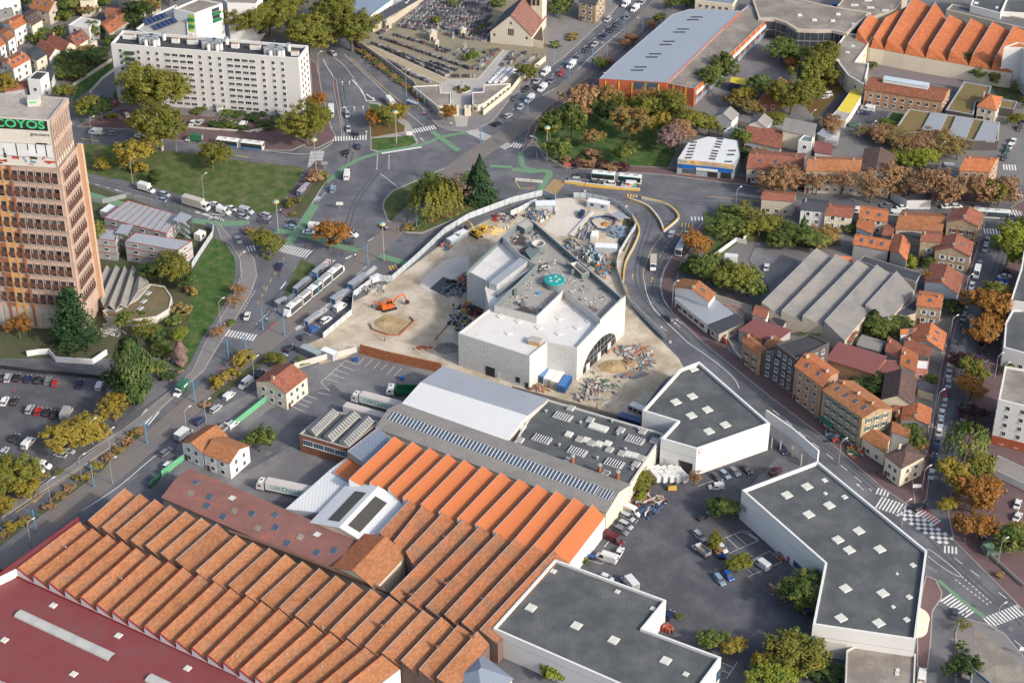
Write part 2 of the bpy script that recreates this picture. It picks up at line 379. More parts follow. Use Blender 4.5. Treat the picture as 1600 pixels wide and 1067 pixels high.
def gable(name, desc, ctx, px, z, rise, wm=cream, rm=t_br, fl=2, style='w', hip=False, ch=1, vx=0, cat='house', over=0.3, shed=False, wall2=None, door=True, frac=0.5, trim=None, rm2=None, gnd=False):
    """px: eave corners a, b, c in the picture at height z; the ridge runs along a-b"""
    a, b_, c = [W(p, 0 if gnd else z).to_2d() for p in px]; d = a+(c-b_)
    P0 = [a, b_, c, d]
    if area(P0) < 0: a, b_, c, d = b_, a, d, c; P0 = [a, b_, c, d]
    B = Bld(name, desc, cat, ctx, P0)
    u = (b_-a).normalized(); v = (c-b_).normalized(); Lv = (c-b_).length; Lu = (b_-a).length
    ra = a+(d-a)*frac; rb = b_+(c-b_)*frac
    if shed: ra, rb = d, c
    hp = min(Lv*0.5, Lu*0.45) if hip else 0
    ra2, rb2 = ra+u*hp, rb-u*hp
    w = MB()
    w.face([(*a, 0), (*b_, 0), (*b_, z), (*a, z)]); w.face([(*c, 0), (*d, 0), (*d, z+(rise if shed else 0)), (*c, z+(rise if shed else 0))])
    if hip:
        w.face([(*b_, 0), (*c, 0), (*c, z), (*b_, z)]); w.face([(*d, 0), (*a, 0), (*a, z), (*d, z)])
    else:
        w.face([(*b_, 0), (*c, 0), (*c, z+(rise if shed else 0)), (*rb, z+rise), (*b_, z)] if not shed else [(*b_, 0), (*c, 0), (*c, z+rise), (*b_, z)])
        w.face([(*d, 0), (*a, 0), (*a, z), (*ra, z+rise), (*d, z)] if not shed else [(*d, 0), (*a, 0), (*a, z), (*d, z+rise)])
    B.mesh('wall', w, wm)
    r = MB(); o = over; th = 0.18
    k1 = rise/max(0.1, Lv*frac); k2 = rise/max(0.1, Lv*(1-frac))
    def sl(p0, p1, p2, p3, zA, zB, mi=0):        # p0,p1 low; p2,p3 high
        top = [(*p0, zA+th), (*p1, zA+th), (*p2, zB+th), (*p3, zB+th)]; bot = [(x, y, zz-th) for x, y, zz in top]
        r.face(top, mi); r.face(bot[::-1], mi)
        for i in range(4): j = (i+1) % 4; r.face([bot[i], bot[j], top[j], top[i]], mi)
    if hip:
        e0, e1, e2, e3 = a-u*o-v*o, b_+u*o-v*o, c+u*o+v*o, d-u*o+v*o; zz = z-0.05+th
        H = (*ra2, z+rise+th), (*rb2, z+rise+th)
        r.face([(*e0, zz), (*e1, zz), H[1], H[0]]); r.face([(*e2, zz), (*e3, zz), H[0], H[1]])
        r.face([(*e1, zz), (*e2, zz), H[1]]); r.face([(*e3, zz), (*e0, zz), H[0]])
        for s_, t_ in ((e0, e1), (e1, e2), (e2, e3), (e3, e0)): r.face([(*s_, z-0.1), (*t_, z-0.1), (*t_, zz), (*s_, zz)])
    elif shed:
        sl(a-u*o-v*o, b_+u*o-v*o, c+u*o+v*o, d-u*o+v*o, z-o*rise/Lv, z+rise+o*rise/Lv)
    else:
        sl(a-u*o-v*o, b_+u*o-v*o, rb+u*o, ra-u*o, z-o*k1, z+rise)
        sl(c+u*o+v*o, d-u*o+v*o, ra-u*o, rb+u*o, z-o*k2, z+rise, 1 if rm2 else 0)
    B.roof = B.mesh('roof', r, [rm, rm2] if rm2 else rm); B.sl = (a, b_, ra, rb, z, rise); B.sl2 = (d, c, ra, rb, z, rise)
    rnd = random.Random(int(a.x*13+a.y*7)); ang = math.atan2(u.y, u.x)
    for i in range(ch):
        t = (0.12, 0.85, 0.5)[i % 3]; p = ra+(rb-ra)*t; chimney(B.roof, p, z+rise, 1.1, rnd.choice([beige, obrick, greyw]), ang+math.pi/2)
    for i in range(vx):
        t = (i+0.7)/(vx+0.4); s = 0.55; camside = (a-d).dot(Vector((0, -1))) > 0
        if shed: lo0, lo1, hi0, hi1, zz0, zz1 = a, b_, d, c, z, z+rise
        elif camside: lo0, lo1, hi0, hi1, zz0, zz1 = a, b_, ra, rb, z, z+rise
        else: lo0, lo1, hi0, hi1, zz0, zz1 = d, c, ra, rb, z, z+rise
        p = (lo0+(lo1-lo0)*t)*(1-s)+(hi0+(hi1-hi0)*t)*s; zc = zz0*(1-s)+zz1*s
        vv = (hi0-lo0); sl_ = math.atan2(zz1-zz0, vv.length); vv.normalize()
        b = MB(); nrm = Vector((0, 0, 1))
        ex = Vector((u.x, u.y, 0))*0.5; ey = Vector((vv.x*math.cos(sl_), vv.y*math.cos(sl_), math.sin(sl_)))*0.7; nn = ex.cross(ey).normalized(); nn = nn if nn.z > 0 else -nn
        c0 = Vector((p.x, p.y, zc))+nn*(th+0.0)
        q4 = [c0-ex-ey, c0+ex-ey, c0+ex+ey, c0-ex+ey]; t4 = [x+nn*0.12 for x in q4]
        b.face(t4, 1)
        for i2 in range(4): j2 = (i2+1) % 4; b.face([q4[i2], q4[j2], t4[j2], t4[i2]], 0)
        b.obj('roof_window', [steel, glassb], B.roof)
    if fl:
        e = [(a, b_), (b_, c), (c, d), (d, a)]
        zs = [1.0+2.9*k for k in range(fl) if 1.0+2.9*k+1.5 < z+0.3]
        vis = [x for x in e if facing(*x)]
        for n_, (p0, p1) in enumerate(vis):
            if wall2 is not None and n_ in wall2: continue
            B.win(p0, p1, zs, style=style)
        if door and vis:
            p0, p1 = vis[0]; L_ = (p1-p0).length; dd = (p1-p0)/L_; m = p0+dd*min(1.1, L_*0.15)
            b = MB(); nrm = Vector((dd.y, -dd.x)); cc = m+nrm*0.06
            b.box((cc.x, cc.y, 1.05), (0.95, 0.14, 2.1), 0, math.atan2(dd.y, dd.x)); b.obj('door', mat('door_paint', (0.12, 0.05, 0.035), 0.6, 0.15, rnd=0.4), B.root)
        B.flush()
    return B
# ---------------- ground helpers ----------------
GZ = [0.004]
def ground(name, px, m, z=None, kerb=False, km=None, wpts=None):
    P = wpts or [W(p, 0).to_2d() for p in px]
    if z is None: GZ[0] += 0.004; z = GZ[0]
    b = MB(); P = ccw([tuple(p)[:2] for p in P])
    if kerb:
        z = 0.13+z*0.05
        I = inset(P, 0.3); n = len(P)
        for i in range(n):
            j = (i+1) % n; b.face([(*P[i], 0), (*P[j], 0), (*P[j], z), (*P[i], z)], 1); b.face([(*P[i], z), (*P[j], z), (*I[j], z), (*I[i], z)], 1)
        b.face([(*p, z) for p in I], 0)
    else: b.face([(*p, z) for p in P], 0)
    o = b.obj(name, [m, km or kerbm]); o['kind'] = 'structure'; return o
def ribbon_pts(px, width, off=0.0, closed=False):
    P = [W(p, 0).to_2d() for p in px]; L_, R_ = [], []
    for i, p in enumerate(P):
        d = (P[min(i+1, len(P)-1)]-P[max(i-1, 0)]).normalized(); n = Vector((-d.y, d.x))
        L_.append(p+n*(off+width/2)); R_.append(p+n*(off-width/2))
    return L_, R_
def smooth_px(px, k=6):
    out = []
    n = len(px)
    for i in range(n-1):
        p0, p1, p2, p3 = px[max(i-1, 0)], px[i], px[i+1], px[min(i+2, n-1)]
        for j in range(k):
            t = j/k
            out.append(tuple(0.5*((2*p1[a])+(-p0[a]+p2[a])*t+(2*p0[a]-5*p1[a]+4*p2[a]-p3[a])*t*t+(-p0[a]+3*p1[a]-3*p2[a]+p3[a])*t**3) for a in (0, 1)))
    out.append(px[-1]); return out
def strip(b, px, width, z, off=0.0, dash=None, m=0):
    """painted or laid band along a picture polyline; adds to MB b"""
    L_, R_ = ribbon_pts(px, width, off)
    if dash is None:
        for i in range(len(L_)-1): b.face([(*R_[i], z), (*R_[i+1], z), (*L_[i+1], z), (*L_[i], z)], m)
        return
    P = [(a+c)/2 for a, c in zip(L_, R_)]; on, offd = dash; s = 0.0; per = on+offd
    for i in range(len(P)-1):
        d = P[i+1]-P[i]; L0 = d.length; u = d/L0; n = Vector((-u.y, u.x))*width/2; t = 0.0
        while t < L0:
            ph = (s+t) % per
            if ph < on:
                e = min(L0, t+on-ph); a = P[i]+u*t; c = P[i]+u*e
                b.face([(*(a-n), z), (*(c-n), z), (*(c+n), z), (*(a+n), z)], m); t = e+1e-4
            else: t += per-ph+1e-4
        s += L0
def zebra(b, p0, p1, wid, z=0.17, m=0, sw=0.5, gap=0.5):
    """bars crossing: p0-p1 is the centre line walked by pedestrians (picture), wid = bar length in metres"""
    a = W(p0).to_2d(); c = W(p1).to_2d(); d = c-a; L_ = d.length; u = d/L_; n = Vector((-u.y, u.x))*wid/2; t = 0
    while t+sw < L_:
        x = a+u*t; y = a+u*(t+sw); b.face([(*(x-n), z), (*(y-n), z), (*(y+n), z), (*(x+n), z)], m); t += sw+gap
def wall_run(name, desc, cat, ctx, px, h, th, m, z0=0, group=None, posts=None, cap=None):
    P = [W(p, z0).to_2d() for p in px]; c = P[len(P)//2]
    L_, R_ = [], []
    for i, p in enumerate(P):
        d = (P[min(i+1, len(P)-1)]-P[max(i-1, 0)]).normalized(); n = Vector((-d.y, d.x))*th/2; L_.append(p+n); R_.append(p-n)
    b = MB(); n = len(P)
    for i in range(n-1):
        b.face([(*R_[i], z0), (*R_[i+1], z0), (*R_[i+1], h), (*R_[i], h)]); b.face([(*L_[i+1], z0), (*L_[i], z0), (*L_[i], h), (*L_[i+1], h)])
        b.face([(*R_[i], h), (*R_[i+1], h), (*L_[i+1], h), (*L_[i], h)], 1)
    b.face([(*L_[0], z0), (*R_[0], z0), (*R_[0], h), (*L_[0], h)]); b.face([(*R_[-1], z0), (*L_[-1], z0), (*L_[-1], h), (*R_[-1], h)])
    if posts:
        root = empty(name, (c.x, c.y, 0)); reg(root, desc, cat, ctx, group); b.obj('panel', [m, cap or m], root)
        pb = MB(); cnt = 0
        for i in range(n-1):
            d = P[i+1]-P[i]; k = max(1, round(d.length/posts[0])); ang = math.atan2(d.y, d.x)
            for j in range(k):
                p = P[i]+d*(j/k); pb.box((p.x, p.y, (z0+h+0.15)/2), (0.14, th+0.2, h+0.15-z0), 0, ang)
        o = pb.obj('posts', posts[1], root); o['kind'] = 'stuff'
        return root
    o = b.obj(name, [m, cap or m]); reg(o, desc, cat, ctx, group); return o
def text_mesh(txt, size, m, extrude=0.01, bold=0):
    cu = bpy.data.curves.new('lettering', 'FONT'); cu.body = txt; cu.size = size; cu.extrude = extrude; cu.align_x = 'CENTER'; cu.align_y = 'CENTER'; cu.resolution_u = 3; cu.offset = bold
    o = bpy.data.objects.new('lettering', cu); C.objects.link(o); dg = bpy.context.evaluated_depsgraph_get()
    me = bpy.data.meshes.new_from_object(o.evaluated_get(dg)); bpy.data.objects.remove(o); bpy.data.curves.remove(cu)
    me.materials.clear(); me.materials.append(m); return me
def text_on(root, txt, p, ang, size, m, name='lettering', sx=1.0, off=0.05, bold=0):
    """upright text; reads along direction ang, faces its right-hand side; p world"""
    me = text_mesh(txt, size, m, bold=bold); o = bpy.data.objects.new(name, me); C.objects.link(o); o.parent = root
    n = Vector((math.sin(ang), -math.cos(ang), 0))*off; o.location = Vector(p)+n-wloc(root); o.rotation_euler = (R(90), 0, ang); o.scale = (sx, 1, 1); return o

def patch(B, t0, t1, s0, s1, mats, name='skylight', side=1, bars=0, up=0.1):
    a, b_, ra, rb, z, rise = B.sl if side == 1 else B.sl2
    def P(t, s, k): p = (a+(b_-a)*t)*(1-s)+(ra+(rb-ra)*t)*s; return (p.x, p.y, z+rise*s+0.18+k)
    b = MB(); c = [(t0, s0), (t1, s0), (t1, s1), (t0, s1)]; T = [P(t, s, up) for t, s in c]; L_ = [P(t, s, 0) for t, s in c]
    b.face(T, 0)
    for i in range(4): j = (i+1) % 4; b.face([L_[i], L_[j], T[j], T[i]], 1 if len(mats) > 1 else 0)
    for i in range(bars):
        t = t0+(t1-t0)*(i+.5)/bars; e = (t1-t0)/bars*.13
        b.face([P(t-e, s0, up+.05), P(t+e, s0, up+.05), P(t+e, s1, up+.05), P(t-e, s1, up+.05)], 1)
    b.obj(name, mats, B.roof)
def saw(name, desc, ctx, R_, zr, zv, rm, wm=white, trim=None, hip=0, last=None, base=True, cat='factory hall', glassm=None):
    """R_: list of ((lx,ly),(ux,uy)) ridge ends in the picture, left to right; last tooth closed by the final pair as an edge"""
    L_ = [W(r[0], zr).to_2d() for r in R_]; U = [W(r[1], zr).to_2d() for r in R_]
    n = len(R_)-1; c = (L_[n//2]+U[n//2])/2; root = empty(name, (c.x, c.y, 0)); reg(root, desc, cat, ctx)
    w = MB(); w.prism([*L_, *U[::-1]], 0, zv-0.05, 0, top=True)
    B = Bld.__new__(Bld); B.root = root; w.obj('wall', wm, root)
    for i in range(n):
        l0, l1, u0, u1 = L_[i], L_[i+1], U[i], U[i+1]; d = (l1-l0); o = d.normalized()*0.12; al = (u0-l0).normalized()
        r = MB(); lr = l0+al*hip
        r.face([(*(l1-o), zv+.12), (*(u1-o), zv+.12), (*u0, zr+.12), (*lr, zr+.12)])
        if hip: r.face([(*l0, zv+.12), (*(l1-o), zv+.12), (*lr, zr+.12)])
        r.obj('roof', rm, root)
        g = MB(); g.face([(*lr, zv), (*u0, zv), (*u0, zr+.1), (*lr, zr+.1)][::-1], 0)
        e = (l1-l0)*0.03
        g.face([(*(lr), zr+.16), (*(lr+e), zr+.13), (*(u0+e), zr+.13), (*u0, zr+.16)], 1)
        g.obj('north_light', [glassm or greyw, trim or zinc], root)
        if not hip:
            t = MB(); t.face([(*l0, zv-.05), (*l1, zv-.05), (*l0, zr+.1)]); t.face([(*u1, zv-.05), (*u0, zv-.05), (*u0, zr+.1)])
            t.obj('gable_end', wm, root)
            if trim:
                t = MB(); nn = Vector((al.x, al.y, 0))*-.06; Lw = Vector((*l0, zr+.18))+nn; Rw = Vector((*l1, zv+.18))+nn; t.face([Lw, Rw, Rw-Vector((0, 0, .3)), Lw-Vector((0, 0, .3))][::-1]); t.face([Lw, Rw, Rw-nn*6, Lw-nn*6]); t.obj('verge_trim', trim, root)
    return root
# ---------------- vehicles ----------------
CARC = {'white': (0.62, 0.62, 0.6), 'silver': (0.36, 0.38, 0.4), 'grey': (0.16, 0.17, 0.19), 'dark grey': (0.06, 0.065, 0.075), 'black': (0.018, 0.018, 0.022), 'red': (0.4, 0.02, 0.02),
 'maroon': (0.09, 0.012, 0.02), 'blue': (0.02, 0.1, 0.36), 'navy': (0.02, 0.03, 0.09), 'light blue': (0.2, 0.28, 0.38), 'pale grey': (0.3, 0.29, 0.27), 'green': (0.03, 0.12, 0.06)}
def cpaint(c): return mat('car_paint_'+c.replace(' ', '_'), CARC[c], 0.3, 0.04, spec=0.5, rnd=0.06)
tyre = mat('tyre', (0.02, 0.02, 0.02), 0.9, 0.1); rim = mat('wheel_rim', (0.3, 0.3, 0.31), 0.4, 0.1, metal=0.5)
lampw = mat('headlight_lens', (0.7, 0.7, 0.68), 0.2, 0.05); lampr = mat('tail_light_lens', (0.3, 0.01, 0.01), 0.3, 0.05)
WH = {}
def wheel_mesh(r, w_=0.24):
    if (r, w_) in WH: return WH[(r, w_)]
    b = MB(); b.tube([(0, -w_/2, 0), (0, w_/2, 0)], r, 12, 0)
    for s in (-1, 1): b.tube([(0, s*w_/2, 0), (0, s*(w_/2+0.015), 0)], r*0.6, 8, 1)
    WH[(r, w_)] = b.mesh('wheel', [tyre, rim]); return WH[(r, w_)]
def wheels(root, xs, y, r, w_=0.24):
    for x in xs:
        for s in (-1, 1):
            o = bpy.data.objects.new('wheel', wheel_mesh(r, w_)); C.objects.link(o); o.parent = root; o.location = (x, s*y, r)
def loft(b, secs, m=0):
    """secs: list of (x, [(y,z)...]) rings, counter-clockwise seen from +x"""
    for i in range(len(secs)-1):
        x0, r0 = secs[i]; x1, r1 = secs[i+1]; n = len(r0)
        for k in range(n):
            j = (k+1) % n; b.face([(x0, *r0[k]), (x0, *r0[j]), (x1, *r1[j]), (x1, *r1[k])], m)
    b.face([(secs[0][0], *p) for p in secs[0][1]][::-1], m); b.face([(secs[-1][0], *p) for p in secs[-1][1]], m)
def ring(hw, z0, z1, tp=0.1, sh=0.12):
    return [(-hw+0.05, z0), (hw-0.05, z0), (hw, z0+0.18), (hw, z1-sh), (hw-tp, z1), (-hw+tp, z1), (-hw, z1-sh), (-hw, z0+0.18)][::1]
def lights(root, xf, xr, y, zf, zr, s=1.0):
    for sg in (-1, 1):
        b = MB(); b.box((xf, sg*y, zf), (0.22*s, 0.34*s, 0.16*s)); b.obj('headlight', lampw, root, local=True)
        b = MB(); b.box((xr, sg*y, zr), (0.12*s, 0.22*s, 0.3*s)); b.obj('tail_light', lampr, root, local=True)
def mk_car(color, kind):
    cm = cpaint(color); root = empty({'van': 'delivery_van', 'smallvan': 'small_van'}.get(kind, 'car'), (0, 0, 0))
    S = dict(hatch=(3.95, 0.86, 1.48, 0.93), sedan=(4.5, 0.88, 1.44, 0.92), estate=(4.6, 0.89, 1.5, 0.95), suv=(4.4, 0.92, 1.66, 1.05), mpv=(4.4, 0.9, 1.66, 1.02), small=(3.6, 0.82, 1.48, 0.95))
    if kind in S:
        L_, hw, H, bz = S[kind]; h = L_/2
        b = MB(); z0 = 0.22
        st = [(-h, hw-0.14, bz-0.2), (-h+0.12, hw-0.03, bz-0.02), (-h*0.5, hw, bz), (h*0.35, hw, bz-0.02), (h*0.62, hw, bz-0.08), (h*0.9, hw-0.08, bz-0.2), (h, hw-0.2, bz-0.36)]
        loft(b, [(x, ring(y, z0 if abs(x) < h-0.2 else z0+0.12, z)) for x, y, z in st])
        rear = {'hatch': -h+0.15, 'small': -h+0.12, 'sedan': -h+0.75, 'estate': -h+0.12, 'suv': -h+0.15, 'mpv': -h+0.12}[kind]
        rt = {'hatch': 0.35, 'small': 0.3, 'sedan': 0.65, 'estate': 0.3, 'suv': 0.3, 'mpv': 0.25}[kind]
        f0 = h*0.5 if kind != 'mpv' else h*0.62; f1 = f0-0.75
        b.obj('body', cm, root, local=True)
        g = MB(); zz = bz-0.03
        lo = [(rear, -hw+0.06), (f0, -hw+0.06), (f0, hw-0.06), (rear, hw-0.06)]; hi = [(rear+rt, -hw+0.24), (f1, -hw+0.24), (f1, hw-0.24), (rear+rt, hw-0.24)]
        for i in range(4):
            j = (i+1) % 4; g.face([(*lo[i], zz), (*lo[j], zz), (*hi[j], H-0.05), (*hi[i], H-0.05)])
        g.face([(*p, H-0.05) for p in hi]); g.obj('windows', glass, root, local=True)
        r = MB(); I = [(rear+rt-0.06, -hw+0.2), (f1+0.06, -hw+0.2), (f1+0.06, hw-0.2), (rear+rt-0.06, hw-0.2)]
        r.prism(I, H-0.06, H-0.01, 0)
        r.prism(inset(ccw(I), 0.14), H-0.01, H+0.02, 0)
        for sg in (-1, 1):
            xm = (f1+rear+rt)/2; r.face([(xm-0.07, sg*(hw-0.05), zz), (xm+0.07, sg*(hw-0.05), zz), (xm+0.07, sg*(hw-0.22), H-0.04), (xm-0.07, sg*(hw-0.22), H-0.04)])
            r.box((f0-0.35, sg*(hw+0.06), bz+0.05), (0.18, 0.16, 0.13))
        r.obj('roof_panel', cm, root, local=True)
        wheels(root, (-h*0.6, h*0.62), hw-0.1, 0.32); lights(root, h-0.16, -h+0.04, hw-0.3, 0.66, bz-0.12)
    elif kind in ('smallvan', 'van', 'longvan'):
        L_, hw, H = {'smallvan': (4.4, 0.92, 1.82), 'van': (5.3, 1.0, 2.2), 'longvan': (6.1, 1.03, 2.6)}[kind]; h = L_/2
        wz = 1.05 if kind == 'smallvan' else 1.2; nose = h-1.0; ws = nose-0.62
        b = MB(); loft(b, [(-h, ring(hw-0.05, 0.3, H-0.1, 0.2, 0.3)), (-h+0.1, ring(hw, 0.28, H, 0.16, 0.25)), (ws-0.4, ring(hw, 0.28, H, 0.16, 0.25)), (ws, ring(hw-0.02, 0.28, H-0.06, 0.18, 0.25)), (nose, ring(hw, 0.28, wz+0.05, 0.06, 0.06)), (h-0.35, ring(hw-0.05, 0.28, wz-0.16)), (h, ring(hw-0.2, 0.35, wz-0.42))])
        b.obj('body', cm, root, local=True)
        g = MB(); zt = H-0.16
        g.face([(nose-0.02, -hw+0.12, wz+0.1), (nose-0.02, hw-0.12, wz+0.1), (ws+0.05, hw-0.26, zt), (ws+0.05, -hw+0.26, zt)])
        g.v = [(x+0.06, y, z+0.04) for x, y, z in g.v]; g.obj('windscreen', glass, root, local=True)
        for sg in (-1, 1):
            g = MB(); yy = sg*(hw+0.012); g.face([(ws-0.9, yy, wz), (nose-0.1, yy, wz), (ws+0.05, sg*(hw-0.0), zt-0.12), (ws-0.9, yy, zt-0.12)]); g.obj('side_window', glass, root, local=True)
            b = MB(); b.box((nose-0.25, sg*(hw+0.14), wz+0.15), (0.12, 0.2, 0.3)); b.obj('mirror', dark, root, local=True)
        g = MB()
        for sg in (-1, 1): g.box((-h-0.005, sg*hw*0.45, H-0.75), (0.03, hw*0.7, 0.45))
        g.obj('rear_window', glass, root, local=True)
        wheels(root, (-h*0.6, h*0.62), hw-0.1, 0.34); lights(root, h-0.15, -h, hw-0.28, 0.78, 1.0)
    elif kind in ('boxtruck', 'bigtruck', 'tipper', 'flatbed'):
        big = kind == 'bigtruck'; L_ = {'boxtruck': 6.4, 'bigtruck': 10.5, 'tipper': 5.9, 'flatbed': 5.9}[kind]; h = L_/2; hw = 1.2 if big else 1.04
        root.name = 'lorry' if big else 'box_truck' if kind == 'boxtruck' else 'tipper_truck'
        cl = 2.2 if big else 1.9; ch_ = 2.9 if big else 2.15
        b = MB()
        if big: loft(b, [(h-cl, ring(hw-0.04, 0.5, ch_, 0.12)), (h-0.5, ring(hw-0.04, 0.5, ch_, 0.12)), (h-0.1, ring(hw-0.08, 0.5, 1.7)), (h, ring(hw-0.1, 0.45, 1.3))])
        else: loft(b, [(h-cl, ring(hw-0.06, 0.3, ch_, 0.14)), (h-1.45, ring(hw-0.06, 0.3, ch_, 0.14)), (h-0.9, ring(hw-0.06, 0.3, 1.25)), (h-0.3, ring(hw-0.1, 0.3, 1.02)), (h, ring(hw-0.25, 0.38, 0.75))])
        b.obj('cab', cpaint('white') if color not in ('dark grey', 'blue') else cm, root, local=True)
        g = MB()
        if big: g.face([(h-0.08, -hw+0.15, 1.75), (h-0.08, hw-0.15, 1.75), (h-0.44, hw-0.2, 2.75), (h-0.44, -hw+0.2, 2.75)])
        else: g.face([(h-0.84, -hw+0.15, 1.32), (h-0.84, hw-0.15, 1.32), (h-1.36, hw-0.22, 2.05), (h-1.36, -hw+0.22, 2.05)])
        for sg in (-1, 1):
            yy = sg*(hw-0.03); xa, xb, za, zb = (h-1.7, h-0.6, 1.7, 2.6) if big else (h-1.75, h-1.1, 1.2, 1.9); g.face([(xa, yy, za), (xb+0.25, yy, za), (xb, yy, zb), (xa, yy, zb)])
        g.obj('windows', glass, root, local=True)
        ch = MB(); ch.box((-cl/2, 0, 0.62), (L_-cl, 0.9, 0.25)); ch.obj('chassis', dark, root, local=True)
        if kind in ('boxtruck', 'bigtruck'):
            z1 = 3.7 if big else 3.05; b = MB(); bl = L_-cl-0.12
            b.box((-h+bl/2, 0, (0.85+z1)/2), (bl, 2*hw+0.08, z1-0.85)); bm = mat('dirty_box_body', (0.42, 0.38, 0.33), 0.6, 0.12) if color == 'beige' else cm
            b.obj('cargo_box', bm, root, local=True)
            b = MB(); b.box((-h-0.03, 0, (0.85+z1)/2), (0.05, 1.9, z1-1.1)); b.box((-h-0.06, 0, 1.9), (0.03, 0.05, 1.8), 1); b.obj('rear_door', [steel, dark], root, local=True)
        else:
            b = MB(); bl = L_-cl-0.15; x = -h+bl/2; hh = 1.1 if kind == 'tipper' else 0.45
            b.box((x, 0, 0.85), (bl, 2*hw, 0.1))
            for sg in (-1, 1): b.box((x, sg*(hw-0.03), 0.9+hh/2), (bl, 0.07, hh)); b.box((x+sg*(bl/2-0.03), 0, 0.9+hh/2), (0.07, 2*hw-0.14, hh))
            b.obj('skip_bed', steel, root, local=True)
            b = MB(); rr = random.Random(3)
            for i in range(16): b.box((x+rr.uniform(-bl*.4, bl*.4), rr.uniform(-.7, .7), 1.05+rr.uniform(0, .25)), (rr.uniform(.3, .8), rr.uniform(.2, .5), .25), rr.randrange(2), rr.uniform(0, 3))
            b.obj('load', [mat('timber_scrap', (0.35, 0.2, 0.09)), gravel], root, local=True)
        wheels(root, (-h*0.55, h*0.66) if not big else (-h*0.5, -h*0.3, h*0.75), hw-0.14, 0.45 if big else 0.34, 0.3); lights(root, h-0.08, -h, hw-0.3, 0.8, 0.75)
    freeze(root); return root
def mk_bus(artic, col2):
    root = empty('articulated_bus' if artic else 'city_bus', (0, 0, 0)); wm = cpaint('white'); hw = 1.25
    segs = [(-8.9, -0.6), (0.5, 8.9)] if artic else [(-6, 6)]
    for (x0, x1) in segs:
        b = MB(); loft(b, [(x0, ring(hw-0.05, 0.35, 2.95, 0.2)), (x0+0.15, ring(hw, 0.3, 3.05, 0.2)), (x1-0.25, ring(hw, 0.3, 3.05, 0.2)), (x1, ring(hw-0.08, 0.35, 2.9, 0.2))])
        b.obj('body', wm, root, local=True)
        g = MB()
        for s in (-1, 1): g.box(((x0+x1)/2, s*(hw+0.005), 1.8), (x1-x0-0.3, 0.03, 1.75)); 
        g.box((x1-0.02, 0, 1.8), (0.08, 2.1, 1.7)) if x1 > 5 else None
        g.box((x0+0.02, 0, 2.1), (0.08, 1.9, 1.0)) if x0 < -5 else None
        g.obj('windows', glass, root, local=True)
        t = MB()
        for s in (-1, 1): t.box(((x0+x1)/2, s*(hw+0.008), 0.66 if col2 != 'teal' else 2.79), (x1-x0-0.3, 0.03, 0.5 if col2 != 'teal' else 0.2))
        t.obj('stripe', mat('bus_stripe_'+col2, {'teal': (0.02, 0.3, 0.33), 'blue': (0.05, 0.2, 0.45)}[col2]), root, local=True)
        t = MB(); xx = x0+1.6
        while xx < x1-0.9: t.box((xx, 0, 3.12), (1.5, 1.5, 0.2)); t.box((xx, 0, 3.24), (0.9, 0.9, 0.05), 1); xx += 3.3
        t.obj('roof_unit', [wm, greyw], root, local=True)
    if artic:
        b = MB()
        for i in range(7): b.box((-0.6+1.1*(i+0.5)/7, 0, 1.65), (0.12, 2.3-0.12*(i % 2), 2.5-0.1*(i % 2)))
        b.obj('bellows', greyw, root, local=True)
    wheels(root, (-6.2, -1.8, 6.3) if artic else (-3.6, 3.6), 1.12, 0.48, 0.3); lights(root, segs[-1][1], segs[0][0], 0.9, 0.8, 0.9)
    freeze(root); return root
